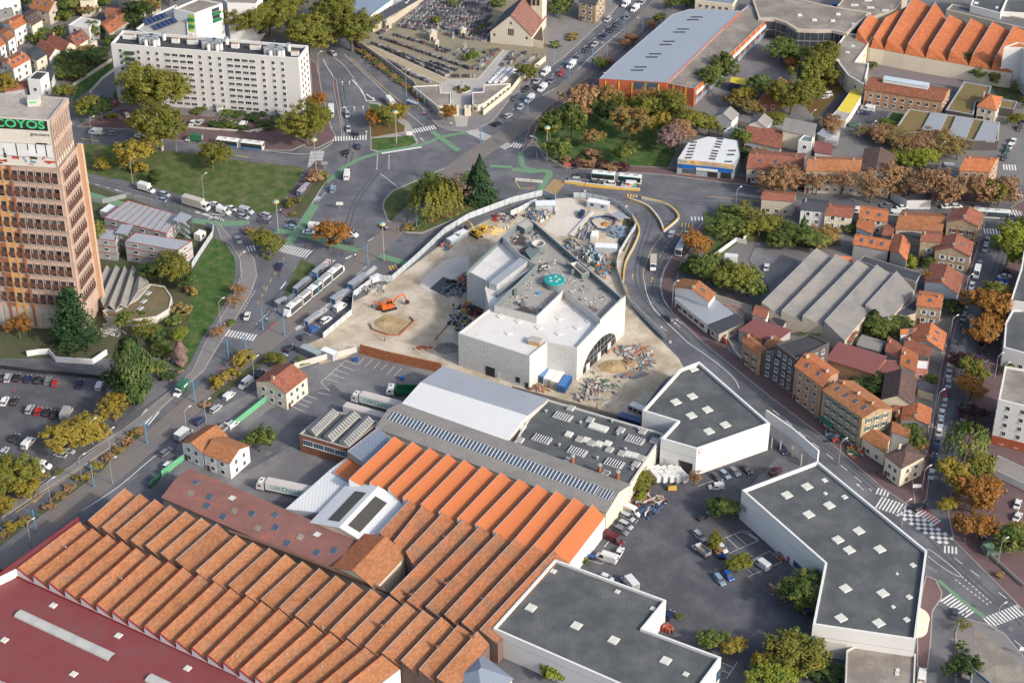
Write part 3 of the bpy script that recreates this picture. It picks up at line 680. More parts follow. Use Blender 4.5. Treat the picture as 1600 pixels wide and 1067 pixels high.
def mk_tram():
    root = empty('tram', (0, 0, 0)); wm = cpaint('white'); hw = 1.2; L_ = 33.0; n = 5; x = -L_/2
    lens = [8.2, 5.2, 6.2, 5.2, 8.2]
    for i, l in enumerate(lens):
        x0, x1 = x+0.25, x+l-0.25; b = MB(); zt = 3.35
        sec = []
        if i == 0: sec += [(x0, ring(0.8, 0.5, 1.2)), (x0+0.8, ring(1.1, 0.35, 2.3)), (x0+2.0, ring(hw, 0.3, zt))]
        else: sec += [(x0, ring(hw, 0.3, zt))]
        if i == 4: sec += [(x1-2.0, ring(hw, 0.3, zt)), (x1-0.8, ring(1.1, 0.35, 2.3)), (x1, ring(0.8, 0.5, 1.2))]
        else: sec += [(x1, ring(hw, 0.3, zt))]
        loft(b, sec); b.obj('body', wm, root, local=True)
        g = MB()
        a0 = x0+(1.6 if i == 0 else 0.2); a1 = x1-(1.6 if i == 4 else 0.2)
        for s in (-1, 1): g.box(((a0+a1)/2, s*(hw+0.01), 1.85), (a1-a0, 0.04, 2.1))
        if i == 0: g.face([(x0+0.75, -0.98, 1.6), (x0+0.75, 0.98, 1.6), (x0+1.75, 1.0, 3.2), (x0+1.75, -1.0, 3.2)]); g.v[-4:] = [(a-0.12, b_, c+0.1) for a, b_, c in g.v[-4:]]
        if i == 4: g.face([(x1-0.75, 0.98, 1.6), (x1-0.75, -0.98, 1.6), (x1-1.75, -1.0, 3.2), (x1-1.75, 1.0, 3.2)]); g.v[-4:] = [(a+0.12, b_, c+0.1) for a, b_, c in g.v[-4:]]
        g.obj('windows', glass, root, local=True)
        r = MB(); 
        if i % 2 == 0: r.box(((a0+a1)/2-1, 0, 3.5), (1.9, 1.6, 0.3)); r.box(((a0+a1)/2+1.5, 0, 3.5), (2.0, 1.5, 0.3), 1)
        else: r.box(((a0+a1)/2, 0, 3.42), (3.6, 1.5, 0.16), 1)
        r.obj('roof_unit', [wm, greyw], root, local=True)
        if i < 4:
            c = MB(); c.box((x+l, 0, 1.75), (0.55, 2.15, 2.7)); c.obj('bellows', dark, root, local=True)
        x += l
    b = MB()
    for s in (-1, 1): b.box((0.8+0.5*s, 0, 3.75), (0.06, 1.0, 0.06))
    b.tube([(0.3, 0, 3.5), (1.3, 0, 4.4), (0.4, 0, 5.3)], 0.05, 5); b.box((0.4, 0, 5.35), (0.2, 1.5, 0.05)); b.obj('pantograph', dark, root, local=True)
    wheels(root, (-13, -11.2, -1, 1, 11.2, 13), 0.85, 0.3, 0.15)
    return root
def mk_semi(boxlen=13.2, tractor=True, boxm=None, txt=None, high=2.7, z0=1.15, open_top=False):
    """tractor faces +x; x=0 at the front of the trailer box"""
    root = empty('articulated_lorry', (0, 0, 0)); wm = cpaint('white'); bm = boxm or mat('trailer_curtain', (0.62, 0.62, 0.6), 0.6, 0.06); hw = 1.27
    if tractor:
        b = MB(); loft(b, [(0.5, ring(1.2, 0.6, 3.5, 0.2)), (2.2, ring(1.22, 0.6, 3.45, 0.2)), (2.75, ring(1.2, 0.5, 2.4)), (2.95, ring(1.15, 0.4, 1.5))]); b.obj('cab', wm, root, local=True)
        g = MB(); g.face([(2.85, -1.0, 1.75), (2.85, 1.0, 1.75), (2.35, 1.0, 3.05), (2.35, -1.0, 3.05)]); g.v = [(x+0.1, y, z) for x, y, z in g.v]
        for s in (-1, 1): g.box((1.8, s*1.2, 2.1), (0.9, 0.06, 0.7))
        g.obj('windows', glass, root, local=True)
        b = MB(); b.box((1.5, 0, 3.5), (0.5, 0.6, 0.08)); b.obj('roof_hatch', dark, root, local=True)
        wheels(root, (2.0, -0.9), 1.05, 0.5, 0.3); lights(root, 2.92, -boxlen, 0.95, 0.85, 0.9)
        b = MB(); b.box((0.2, 0, 0.85), (4.6, 0.9, 0.3)); b.obj('chassis', dark, root, local=True)
    b = MB(); zt = z0+high
    if open_top:
        b.box((-boxlen/2, 0, z0), (boxlen, 2*hw, 0.12))
        for s in (-1, 1): b.box((-boxlen/2, s*hw, (z0+zt)/2), (boxlen, 0.1, high)); b.box((-boxlen/2+s*(boxlen/2-.05), 0, (z0+zt)/2), (0.1, 2*hw-0.1, high))
    else:
        b.box((-boxlen/2, 0, (z0+zt)/2), (boxlen, 2*hw, high))
    b.obj('trailer', bm, root, local=True)
    if not open_top:
        r = MB(); k = 20
        r.box((-boxlen/2, 0, zt+0.02), (boxlen-0.1, 2*hw-0.1, 0.04))
        for i in range(1, k): r.box((-boxlen*i/k, 0, zt+0.05), (0.06, 2*hw-0.16, 0.04), 1)
        r.obj('trailer_roof', [mat('dirty_white_canvas', (0.5, 0.45, 0.42), 0.8, 0.1), mat('canvas_rib', (0.38, 0.34, 0.32))], root, local=True)
    b = MB(); b.box((-boxlen*0.6, 0, 0.9), (boxlen*0.8, 1.0, 0.25)); b.obj('trailer_frame', dark, root, local=True)
    wheels(root, (-boxlen+1.2, -boxlen+2.5, -boxlen+3.8), 1.05, 0.5, 0.35)
    return root
def heading(px, d):
    a = W(px, 0); b = W((px[0]+d[0]*0.05, px[1]+d[1]*0.05), 0); return math.atan2(b.y-a.y, b.x-a.x)
PR = {}
MISC = []
def place(kind, color, px, d, ctx, grp=None, ang=None, z=0.0, desc=None, cat=None):
    """px picture point of the vehicle's middle about 0.7 m up; d = direction of its nose in the picture"""
    key = (kind, color)
    a = ang if ang is not None else heading(px, d)
    hh = {'van': 1.1, 'longvan': 1.3, 'boxtruck': 1.5, 'bigtruck': 1.9, 'bus': 1.7, 'abus': 1.7}.get(kind, 0.75)
    p = W(px, hh); p.z = z
    if key not in PR:
        PR[key] = mk_bus(kind == 'abus', color) if kind in ('bus', 'abus') else mk_car(color, kind); o = PR[key]
    else: o = copy_tree(PR[key])
    o.location = p; o.rotation_euler = (0, 0, a)
    nm = {'hatch': 'hatchback', 'sedan': 'saloon car', 'estate': 'estate car', 'suv': 'SUV', 'mpv': 'people carrier', 'small': 'small car', 'smallvan': 'small panel van', 'van': 'panel van', 'longvan': 'long panel van',
          'boxtruck': 'box truck', 'bigtruck': 'lorry', 'tipper': 'tipper truck', 'flatbed': 'flatbed truck', 'bus': 'single-deck bus', 'abus': 'articulated bus'}[kind]
    ct = cat or {'hatch': 'car', 'sedan': 'car', 'estate': 'car', 'suv': 'car', 'mpv': 'car', 'small': 'car', 'smallvan': 'van', 'van': 'van', 'longvan': 'van', 'boxtruck': 'truck', 'bigtruck': 'truck', 'tipper': 'truck', 'flatbed': 'truck', 'bus': 'bus', 'abus': 'bus'}[kind]
    cn = color if kind not in ('bus', 'abus') else 'white and '+color
    reg(o, desc or (cn+' '+nm), ct, ctx, grp or ('vehicles '+ctx)); return o
KIN = ['hatch', 'sedan', 'suv', 'mpv', 'small', 'estate']
# ---------------- trees ----------------
LEAF = {'olive': ((0.135, 0.125, 0.022), (0.085, 0.1, 0.022)), 'green': ((0.06, 0.09, 0.022), (0.11, 0.12, 0.03)), 'yellow': ((0.22, 0.16, 0.025), (0.14, 0.12, 0.025)), 'orange': ((0.24, 0.105, 0.025), (0.16, 0.085, 0.025)),
  'rust': ((0.24, 0.13, 0.065), (0.17, 0.115, 0.06)), 'brown': ((0.23, 0.14, 0.045), (0.13, 0.12, 0.045)), 'dark': ((0.03, 0.055, 0.018), (0.055, 0.075, 0.022)), 'conifer': ((0.016, 0.04, 0.018), (0.03, 0.055, 0.02)), 'lime': ((0.16, 0.17, 0.022), (0.1, 0.13, 0.022)), 'willow': ((0.065, 0.095, 0.035), (0.085, 0.09, 0.035)), 'bare': ((0.2, 0.13, 0.12), (0.15, 0.1, 0.09)), 'purple': ((0.05, 0.025, 0.028), (0.07, 0.035, 0.03))}
bark = mat('bark', (0.13, 0.1, 0.075), 0.95, 0.2, 2, 6); barkp = mat('pale_bark', (0.4, 0.36, 0.3), 0.95, 0.2, 2, 6)
def leafmat(c):
    m = mat('leaves_'+c, tuple(v*1.25 for v in LEAF[c][0]), 0.85, 0.5, 1.6, 13, col2=tuple(v*1.25 for v in LEAF[c][1]), thr=(0.42, 0.6), rnd=0.15, spec=0.15); return m
CROWN = {}
def crown_mesh(shape, var, color):
    k = (shape, var, color)
    if k in CROWN: return CROWN[k]
    k0 = (shape, var)
    if k0 not in CROWN:
        rr = random.Random(hash(shape) % 1000 if False else sum(map(ord, shape))*7+var); b = MB()
        def leaf(c, nrm, s):
            nrm = (nrm+Vector((rr.uniform(-.7, .7), rr.uniform(-.7, .7), rr.uniform(-.4, .7)))).normalized(); t = nrm.orthogonal().normalized(); t = (Matrix.Rotation(rr.uniform(0, 6.28), 3, nrm) @ t); u = nrm.cross(t); s2 = s*rr.uniform(.6, 1.2)
            b.face([c-t*s-u*s2*.6, c+t*s*.7-u*s2, c+t*s+u*s2*.7, c-t*s*.6+u*s2], 0, uv=[(0, 0)]*4)
        if shape in ('round', 'big', 'bush', 'sparse', 'tall', 'hedge'):
            ncl, nl, ls = {'round': (100, 60, .041), 'big': (280, 72, .024), 'bush': (36, 44, .09), 'sparse': (100, 22, .034), 'tall': (120, 60, .04), 'hedge': (36, 44, .08)}[shape]
            lob = [(Vector((rr.uniform(-.5, .5), rr.uniform(-.5, .5), rr.uniform(-.3, .45))), rr.uniform(.45, .62)) for _ in range(7)]+[(Vector((0, 0, 0)), .75)]
            for i in range(ncl):
                L0, r0 = lob[rr.randrange(len(lob))]
                d = Vector((rr.gauss(0, 1), rr.gauss(0, 1), rr.gauss(0.15, 1))).normalized(); c = L0+d*r0*rr.uniform(.7, 1.0) if rr.random() < .85 else L0+d*r0*rr.uniform(.2, .7)
                cr = rr.uniform(.12, .24)*(0.62 if shape == 'big' else 0.85)
                for j in range(nl):
                    e = Vector((rr.gauss(0, 1), rr.gauss(0, 1), rr.gauss(0, 1))).normalized(); p = c+e*cr*(rr.random()**.6)*1.3; leaf(Vector((p.x, p.y, p.z)), (e+d*.6).normalized(), ls)
        elif shape == 'cone':
            for i in range(4200):
                t = rr.random()**1.35; a = rr.uniform(0, 6.28); tier = 1-0.28*((t*9) % 1); r = (1-t)*tier*(1+.18*math.sin(a*5+t*30)); rad = r*math.sqrt(rr.uniform(.35, 1))
                p = Vector((math.cos(a)*rad, math.sin(a)*rad, t*2-1-0.12*rad)); leaf(p, Vector((math.cos(a), math.sin(a), .7)), .04)
        elif shape == 'cedar':
            for i in range(130):
                t = rr.random(); a = rr.uniform(0, 6.28); Lb = (1-t)**.75*rr.uniform(.7, 1.05)
                for j in range(26):
                    f = rr.random()**.7; sp = .1*f+.03; p = Vector((math.cos(a)*Lb*f+rr.gauss(0, sp), math.sin(a)*Lb*f+rr.gauss(0, sp), t*2-1-0.18*f*Lb+rr.gauss(0, .03))); leaf(p, Vector((0, 0, 1)), .045)
        elif shape == 'willow':
            for i in range(120):
                a = rr.uniform(0, 6.28); r = math.sqrt(rr.random())*.9; zt = .9-.75*r*r+rr.uniform(-.12, .12); Ls = rr.uniform(.4, 1.0)*(0.5+r)
                for j in range(26):
                    f = rr.random(); p = Vector((math.cos(a)*(r+.06*f)+rr.gauss(0, .03), math.sin(a)*(r+.06*f)+rr.gauss(0, .03), zt-Ls*f)); leaf(p, Vector((math.cos(a), math.sin(a), .3)), .038)
        elif shape == 'column':
            for i in range(4800):
                t = rr.random(); a = rr.uniform(0, 6.28); r = (math.sin(math.pi*min(1, t*.92+.06))**.55)*(1+.2*math.sin(a*3+t*14)); rad = r*math.sqrt(rr.uniform(.3, 1)); p = Vector((math.cos(a)*rad, math.sin(a)*rad, t*2-1)); leaf(p, Vector((math.cos(a), math.sin(a), .5)), .048)
        CROWN[k0] = b.mesh('crown_'+shape, [leafmat(color)]); CROWN[k] = CROWN[k0]; CROWN[(k0, 'c')] = color
        return CROWN[k]
    if CROWN[(k0, 'c')] == color: return CROWN[k0]
    me = CROWN[k0].copy(); me.materials.clear(); me.materials.append(leafmat(color)); CROWN[k] = me; return me
TRK = {}
def trunk_mesh(shape, var, pale=False):
    k = (shape, var, pale)
    if k in TRK: return TRK[k]
    rr = random.Random(var*5+1); b = MB()      # unit: crown radius 1, trunk from z=-1 (ground, scaled) to 0
    if shape in ('cone', 'cedar', 'column'): b.tube([(0, 0, 0), (0, 0, 1.7)], [.05, .01], 6)
    else:
        b.tube([(0, 0, 0), (0.01, 0, .45), (0, 0.01, .8)], [.055, .045, .035], 7)
        for i in range(6):
            a = i*1.05+rr.uniform(-.2, .2); e = rr.uniform(.35, .7); b.tube([(0, 0, .5+.05*i), (math.cos(a)*e*.5, math.sin(a)*e*.5, .85+.03*i), (math.cos(a)*e, math.sin(a)*e, 1.15+.08*i)], [.03, .02, .008], 5)
    TRK[k] = b.mesh('trunk', [barkp if pale else bark]); return TRK[k]
TREEN = [0]
def tree(px, rad, hgt, color, ctx, shape='round', base=None, pale=False, desc=None, cr_bot=0.22, name=None, grp=None, top=False):
    """px: foot of the trunk in the picture (or crown centre if top); rad crown radius m, hgt total height m"""
    TREEN[0] += 1; v = TREEN[0] % 3; rr = random.Random(TREEN[0])
    z0 = hgt*cr_bot if shape not in ('bush', 'hedge', 'cone', 'column', 'cedar') else hgt*.03
    zc = (z0+hgt)/2; rad *= .94
    p = W(px, zc if top else 0); p.z = 0
    nm = name or {'cone': 'conifer_tree', 'cedar': 'cedar_tree', 'willow': 'willow_tree', 'bush': 'shrub', 'hedge': 'shrub', 'column': 'column_tree'}.get(shape, 'broadleaf_tree')
    root = empty(nm, p); root.rotation_euler = (0, 0, rr.uniform(0, 6.28))
    cm = crown_mesh(shape, v, color); o = bpy.data.objects.new('crown', cm); C.objects.link(o); o.parent = root; o.location = (0, 0, zc); o.scale = (rad, rad*rr.uniform(.88, 1.1), (hgt-z0)/2)
    if shape not in ('bush', 'hedge'):
        t = bpy.data.objects.new('trunk', trunk_mesh(shape, v, pale)); C.objects.link(t); t.parent = root; t.scale = (max(rad, 1.6)*.95, max(rad, 1.6)*.95, zc if shape not in ('cone', 'cedar', 'column') else hgt*.55)
    cn = {'olive': 'olive-green', 'conifer': 'dark green', 'dark': 'dark green', 'lime': 'lime-green', 'willow': 'pale green', 'bare': 'nearly bare', 'rust': 'rust-brown', 'yellow': 'golden-yellow'}.get(color, color)
    sn = {'cone': 'conifer', 'cedar': 'cedar', 'willow': 'weeping tree', 'bush': 'shrub', 'hedge': 'shrub', 'column': 'narrow tree', 'big': 'broad tree', 'sparse': 'thin-leaved tree'}.get(shape, 'tree')
    reg(root, desc or (cn+' '+sn), 'shrub' if sn == 'shrub' else 'tree', ctx, grp or ('trees '+ctx)); return root
# ---------------- street furniture ----------------
def lamp(px, h=9, ctx='', d=(1, 0), m=None, double=False, name='street_lamp', desc='grey street lamp'):
    key = ('lamp', h, (m or steel).name, double); p = W(px, 0); a = heading(px, d)
    if key not in PR:
        r = empty(name, (0, 0, 0)); b = MB(); arms = (1, -1) if double else (1,)
        b.tube([(0, 0, 0), (0, 0, h)], [0.13, 0.07], 7); b.obj('pole', m or steel, r, local=True)
        for s in arms:
            b = MB(); b.tube([(0, 0, h-0.1), (s*0.7, 0, h+0.5), (s*1.9, 0, h+0.6)], 0.06, 6); b.obj('arm', m or steel, r, local=True)
            b = MB(); b.box((s*2.2, 0, h+0.6), (0.95, 0.34, 0.16)); b.box((s*2.2, 0, h+0.5), (0.7, 0.24, 0.06), 1); b.obj('lamp_head', [frame, skyl], r, local=True)
        freeze(r); PR[key] = r
    else: r = copy_tree(PR[key])
    r.location = p; r.rotation_euler = (0, 0, a); reg(r, desc, 'street lamp', ctx, 'street lamps'); return r
def person(px, top, legs, ctx, d=(1, 0), desc=None):
    key = ('person', top, legs)
    if key not in PR:
        tm = mat('clothes_'+top.replace(' ', '_'), {'black': (0.02,)*3, 'dark': (0.03, 0.03, 0.05), 'white': (0.6,)*3, 'blue': (0.03, 0.08, 0.3), 'orange': (0.6, 0.15, 0.02), 'pink': (0.5, 0.12, 0.2), 'red': (0.4, 0.03, 0.03), 'yellow': (0.5, 0.5, 0.03), 'grey': (0.2,)*3}[top], 0.9)
        lm = mat('trousers_'+legs, {'black': (0.02,)*3, 'blue': (0.04, 0.06, 0.14), 'grey': (0.15,)*3}[legs], 0.9); sk = mat('skin', (0.4, 0.24, 0.17), 0.7)
        V = [(0, 0, .95), (0, 0, 1.2), (0, 0, 1.42), (0, 0, 1.5), (0, .01, 1.64), (0, .19, 1.42), (.03, .25, 1.12), (.14, .24, .9), (0, -.19, 1.42), (-.03, -.25, 1.12), (.06, -.24, .88), (0, .09, .88), (.12, .1, .48), (.05, .1, .08), (.17, .1, .04), (0, -.09, .88), (-.04, -.1, .48), (-.16, -.1, .1), (-.05, -.1, .04), (0.01, 0, 1.74)]
        E = [(0, 1), (1, 2), (2, 3), (3, 4), (4, 19), (2, 5), (5, 6), (6, 7), (2, 8), (8, 9), (9, 10), (0, 11), (11, 12), (12, 13), (13, 14), (0, 15), (15, 16), (16, 17), (17, 18)]
        rad = [.15, .14, .15, .06, .1, .07, .05, .035, .07, .05, .035, .1, .07, .05, .04, .1, .07, .05, .04, .085]
        me = bpy.data.meshes.new('person'); me.from_pydata(V, E, []); o = bpy.data.objects.new('person_tmp', me); C.objects.link(o)
        sm = o.modifiers.new('s', 'SKIN'); o.modifiers.new('b', 'SUBSURF').levels = 1
        for i, r in enumerate(rad): me.skin_vertices[0].data[i].radius = (r*1.25, r*1.25)
        dg = bpy.context.evaluated_depsgraph_get(); m2 = bpy.data.meshes.new_from_object(o.evaluated_get(dg)); bpy.data.objects.remove(o)
        m2.materials.clear()
        for mm in (tm, lm, sk): m2.materials.append(mm)
        for f in m2.polygons:
            z = f.center.z; f.material_index = 2 if z > 1.5 or (abs(f.center.y) > .2 and z < .95) else (0 if z > .9 else 1); f.use_smooth = True
        o = bpy.data.objects.new('person', m2); C.objects.link(o)
        b = MB(); b.tube([(-.02, 0, 1.68), (-.02, 0, 1.82), (-.02, 0, 1.88)], [.125, .12, .05], 8); b.obj('hair', dark, o, local=True)
        freeze(o); PR[key] = o
    else: o = copy_tree(PR[key])
    p = W(px, 0); o.location = p; o.location.z = 0.13; o.rotation_euler = (0, 0, heading(px, d))
    reg(o, desc or ('person in '+top+' top and '+legs+' trousers'), 'person', ctx, 'people '+ctx); return o
# ---------------- ground, roads, pavements ----------------
b = MB(); b.face([(-4000, -2500, 0), (4000, -2500, 0), (4000, 6000, 0), (-4000, 6000, 0)]); o = b.obj('ground', asph, local=True); o['kind'] = 'structure'
G = ground
# far and side built-up ground
G('yard', q('p', -300,-400, 560,-400, 560,-20, 545,15, 520,60, 500,95, 490,170, 470,205, 185,205, 120,190, 60,260, -300,260), plotm)
G('yard', q('p', 1000,-400, 2200,-400, 2200,300, 1600,290, 1560,285, 1540,320, 1500,318, 1200,300, 1180,285, 1060,268, 1045,262, 1045,225, 1050,165, 960,150, 935,125, 1060,0), plotm)
G('yard', q('p', 1105,340, 1180,322, 1250,333, 1400,345, 1530,350, 1525,380, 1500,480, 1476,590, 1460,680, 1445,775, 1420,760, 1360,725, 1290,672, 1240,635, 1180,585, 1110,530, 1060,475, 1052,440, 1058,400), plotm)
G('yard', q('p', 1610,330, 2000,330, 2000,1000, 1700,1000, 1560,880, 1540,850, 1500,800, 1520,700, 1545,540, 1580,400), plotm)
G('yard', q('p', 120,280, 300,345, 335,360, 335,420, 310,470, 290,520, 270,560, 180,560, -100,560, -100,280), garden)
# grass areas
G('lawn', q('p', 122,225, 200,229, 270,237, 330,245, 400,254, 478,262, 468,277, 438,326, 425,334, 400,332, 355,321, 280,304, 215,286, 120,268), grass)
G('lawn', q('p', 334,372, 352,380, 366,402, 369,425, 360,455, 342,490, 318,525, 298,565, 288,580, 270,575, 290,520, 298,480, 298,430, 318,400), grass_g)
G('lawn', q('p', 185,85, 178,98, 150,118, 122,140, 110,152, 105,140, 130,115, 160,95, 176,88), grass_g)
G('lawn', q(1, 480,560, 640,420, 700,380, 712,430, 560,560, 450,640), grass_g)
G('lawn', q('p', 838,170, 833,190, 840,235, 860,255, 890,262, 1040,268, 1055,240, 1050,165, 960,145, 870,140), grass_g)
G('traffic_island', q('p', 597,322, 600,312, 612,298, 640,286, 668,274, 700,260, 740,265, 762,288, 761,312, 750,328, 700,348, 660,366, 636,365, 622,356, 605,346), kerbm)
G('lawn', q('p', 599,322, 602,313, 614,300, 641,288, 669,276, 700,262, 739,267, 760,289, 759,311, 749,326, 699,346, 660,363, 637,362, 624,354, 607,344), grass)
G('leaf_litter', q('p', 665,330, 690,300, 730,290, 757,300, 745,320, 700,340, 672,352), grass_b)
G('traffic_island', q(2, 705,640, 770,640, 960,770, 1010,880, 1010,900, 940,930, 760,955, 715,940, 715,870, 708,760), kerbm)
G('lawn', q(2, 712,650, 765,660, 820,720, 930,790, 925,825, 720,860), grass_b)
G('lawn', q(2, 708,650, 760,655, 775,690, 712,705), grass_g)
G('lawn', q(2, 722,868, 980,850, 1003,895, 930,925, 770,945, 722,935), grass_g)
G('lawn', q(6, 280,555, 375,590, 230,760, 170,785), grass)
G('planting_bed', q('p', 447,340, 470,305, 486,275, 505,268, 512,280, 490,312, 470,342), garden)
G('leaf_litter', q('p', 438,326, 447,340, 486,275, 480,266), redpave)
G('footpath', q('p', 492,252, 510,252, 500,275, 448,340, 436,331, 470,283), redpave)
# pavements
K = lambda n, px, m=pave: ground(n, px, m, kerb=True)
K('pavement', q('p', 120,198, 205,203, 250,218, 300,222, 420,235, 455,236, 490,220, 500,205, 520,200, 512,190, 480,186, 400,186, 300,180, 190,170), redpave)
K('pavement', q(2, 335,370, 380,400, 400,500, 410,560, 470,800, 500,850, 480,880, 380,930, 300,920, 350,700, 345,520), redpave)
K('pavement', q(2, 480,480, 505,500, 530,680, 555,850, 535,850, 510,690, 485,560), redpave)
K('pavement', q('p', 560,70, 600,115, 640,150, 672,185, 684,198, 700,204, 728,206, 745,203, 770,190, 800,152, 850,112, 882,90, 920,54, 950,28, 975,0, 1000,-30, 940,-60, 560,-60, 540,30))
K('pavement', q(3, 62,952, 110,790, 200,690, 330,590, 480,480, 545,500, 420,600, 300,660, 170,760, 120,900), redpave)
K('pavement', q('p', 822,228, 838,228, 850,246, 882,262, 1040,274, 1180,292, 1300,303, 1400,308, 1420,312, 1530,318, 1545,302, 1540,290, 1400,290, 1180,278, 1040,262, 885,256, 862,250, 845,232, 835,222), redpave)
K('pavement', q('p', 335,345, 345,375, 360,382, 374,405, 377,425, 370,450, 352,485, 320,535, 300,580, 220,650, 130,715, 40,775, -20,815, -20,825, 40,785, 135,725, 225,662, 302,594, 318,580, 345,535, 368,500, 392,460, 402,430, 398,405, 385,388, 360,370, 345,352), pave)
K('pavement', q('p', 1112,340, 1180,322, 1300,330, 1180,331, 1118,355, 1075,390, 1062,412, 1050,445, 1062,478, 1080,500, 1140,550, 1200,600, 1290,668, 1390,742, 1425,758, 1448,756, 1462,674, 1478,584, 1490,534, 1502,492, 1518,427, 1535,367, 1540,350, 1528,346, 1522,367, 1506,427, 1488,492, 1474,545, 1462,600, 1450,674, 1440,735, 1420,742, 1385,722, 1290,652, 1200,585, 1150,545, 1100,505, 1070,470, 1062,440, 1062,420, 1075,395)[:16]+q('p', 1415,786, 1432,792, 1447,781, 1452,756, 1462,680, 1440,690, 1400,745, 1290,655, 1200,585, 1150,545, 1100,505, 1064,470, 1054,445, 1064,415, 1090,385)[1:0], redpave) if False else None
K('pavement', q('p', 1112,338, 1240,345, 1240,352, 1118,358, 1080,390, 1064,412, 1056,445, 1066,470, 1100,505, 1150,548, 1200,588, 1290,655, 1385,724, 1432,752, 1430,797, 1415,787, 1375,760, 1285,682, 1200,618, 1097,535, 1050,489, 1036,467, 1031,447, 1038,422, 1050,400, 1070,378, 1098,348), redpave)
K('pavement', q('p', 1536,345, 1539,352, 1515,430, 1500,492, 1487,534, 1477,584, 1462,674, 1452,749, 1448,780, 1430,797, 1425,750, 1440,735, 1455,674, 1468,584, 1478,534, 1490,492, 1504,427, 1525,350), redpave)
K('pavement', q('p', 1578,325, 1596,332, 1592,375, 1565,430, 1556,480, 1540,534, 1520,600, 1505,690, 1490,760, 1478,790, 1490,845, 1530,885, 1600,955, 1700,1050, 1700,300, 1620,300), redpave)
K('pavement', q(16, 985,395, 1050,420, 1090,500, 1085,540, 1030,620, 1020,800, 990,1067, 930,1067, 930,740, 960,500), redpave)
K('pavement', q(16, 1240,665, 1380,700, 1480,760, 1600,900, 1700,1000, 1700,1200, 1170,1200, 1170,760, 1195,680), pave)
G('sandy_court', q(16, 1285,720, 1400,800, 1600,985, 1700,1200, 1280,1200), gravel, z=0.17)
G('car_park', q('p', -60,560, 60,565, 150,585, 200,600, 212,640, 190,660, 120,720, 30,775, -60,830), asph_d)
G('car_park', q('p', 278,690, 300,660, 420,600, 470,580, 563,543, 700,580, 700,640, 620,680, 500,790, 290,770, 270,750), asph_l)
G('car_park', q('p', 420,640, 520,600, 560,640, 470,690, 380,740, 330,720), asph)
G('retail_yard', q('p', 870,880, 1010,680, 1190,690, 1230,700, 1170,760, 1290,900, 1280,1080, 1000,1080, 860,910), asph_d)
G('school_yard', q('p', 1190,60, 1400,90, 1460,110, 1460,200, 1300,190, 1240,240, 1130,180, 1110,140), asph_l)
G('leaf_litter', q(4, 370,430, 620,560, 480,700, 330,780, 240,680, 300,540), grass_b)
G('school_yard', q(4, 470,560, 600,600, 480,700, 350,790, 280,760), asph_d)
G('school_yard', q(4, 560,690, 770,700, 650,850, 470,780), asph_d)
G('lawn', q(4, 775,705, 850,715, 790,815, 710,800), grass_g)
G('school_yard', q(4, 640,345, 1150,430, 1230,520, 1200,550, 640,470), mat('playground_asphalt', (0.17, 0.145, 0.15), 0.9, 0.1))
G('lawn', q(4, 1160,470, 1340,470, 1350,530, 1180,500), grass_g)
G('lawn', q(4, 1400,535, 1600,570, 1600,640, 1440,610), grass)
G('courtyard', q(8, -60,430, 120,470, 250,480, 200,560, 0,720, -120,560), asph_l)
G('garden', q(7, 1200,260, 1330,290, 1600,280, 1600,450, 1420,440, 1280,560, 1210,560, 1200,400), grass)
G('garden', q(8, 0,260, 150,330, 420,380, 460,470, 300,490, 100,470, 0,460), garden)
G('garden', q(12, 1200,0, 1600,0, 1600,0, 1200,0), garden) if False else None
G('garden', q('e2', 180,180, 480,260, 520,380, 400,330, 250,290), garden)
G('garden', q(8, 540,980, 800,930, 900,960, 780,1060, 520,1060), garden)
G('courtyard', q('sm', 850,740, 1050,780, 1060,1000, 860,870), pave)
G('garden', q(13, -200,-60, 60,-60, 0,60, -200,140), garden)
# construction site
G('site_ground', q('p', 476,540, 500,530, 548,492, 553,472, 600,448, 640,420, 700,375, 780,335, 848,313, 868,316, 885,310, 930,313, 962,322, 985,340, 991,362, 976,402, 970,440, 985,480, 1010,510, 1060,560, 1070,578, 1040,592, 1010,632, 1003,655, 930,640, 860,620, 800,610, 690,580, 565,545, 540,560, 500,570), dirt)
G('compacted_track', q('st', 690,330, 860,320, 900,380, 1000,440, 960,560, 840,700, 700,700, 570,620, 690,480), sand)
G('compacted_track', q(6, 1180,560, 1330,530, 1330,620, 1130,740, 1080,760, 1020,720, 1070,650), sand)
G('dug_ground', q(6, 730,960, 800,900, 900,920, 980,950, 900,1020, 800,1010), dirt_d)
G('dug_ground', q('cB', 1320,620, 1440,600, 1560,680, 1540,740, 1440,720, 1340,680), dirt_d)
G('concrete_slab', q(6, 1085,740, 1170,665, 1260,700, 1180,785), mat('slate_slab', (0.075, 0.095, 0.095), 0.8, 0.15))
G('verge', q('p', 978,330, 991,345, 990,365, 975,395, 965,380), garden)
# tram track
TC = [(-150,1040), (-60,955), (57,834), (147,762), (230,693), (305,629), (365,578), (424,529), (472,488), (550,418), (595,380), (625,351), (655,322), (700,275), (760,231), (812,198), (900,126), (950,84), (1015,22), (1060,-30)]
TS = smooth_px(TC, 5)
b = MB(); strip(b, TS, 7.6, 0.085); o = b.obj('tramway_bed', trackm); o['kind'] = 'structure'
b = MB()
for off in (-2.55, -1.1, 1.1, 2.55): strip(b, TS, 0.12, 0.1, off)
o = b.obj('tram_rails', railm); o['kind'] = 'structure'
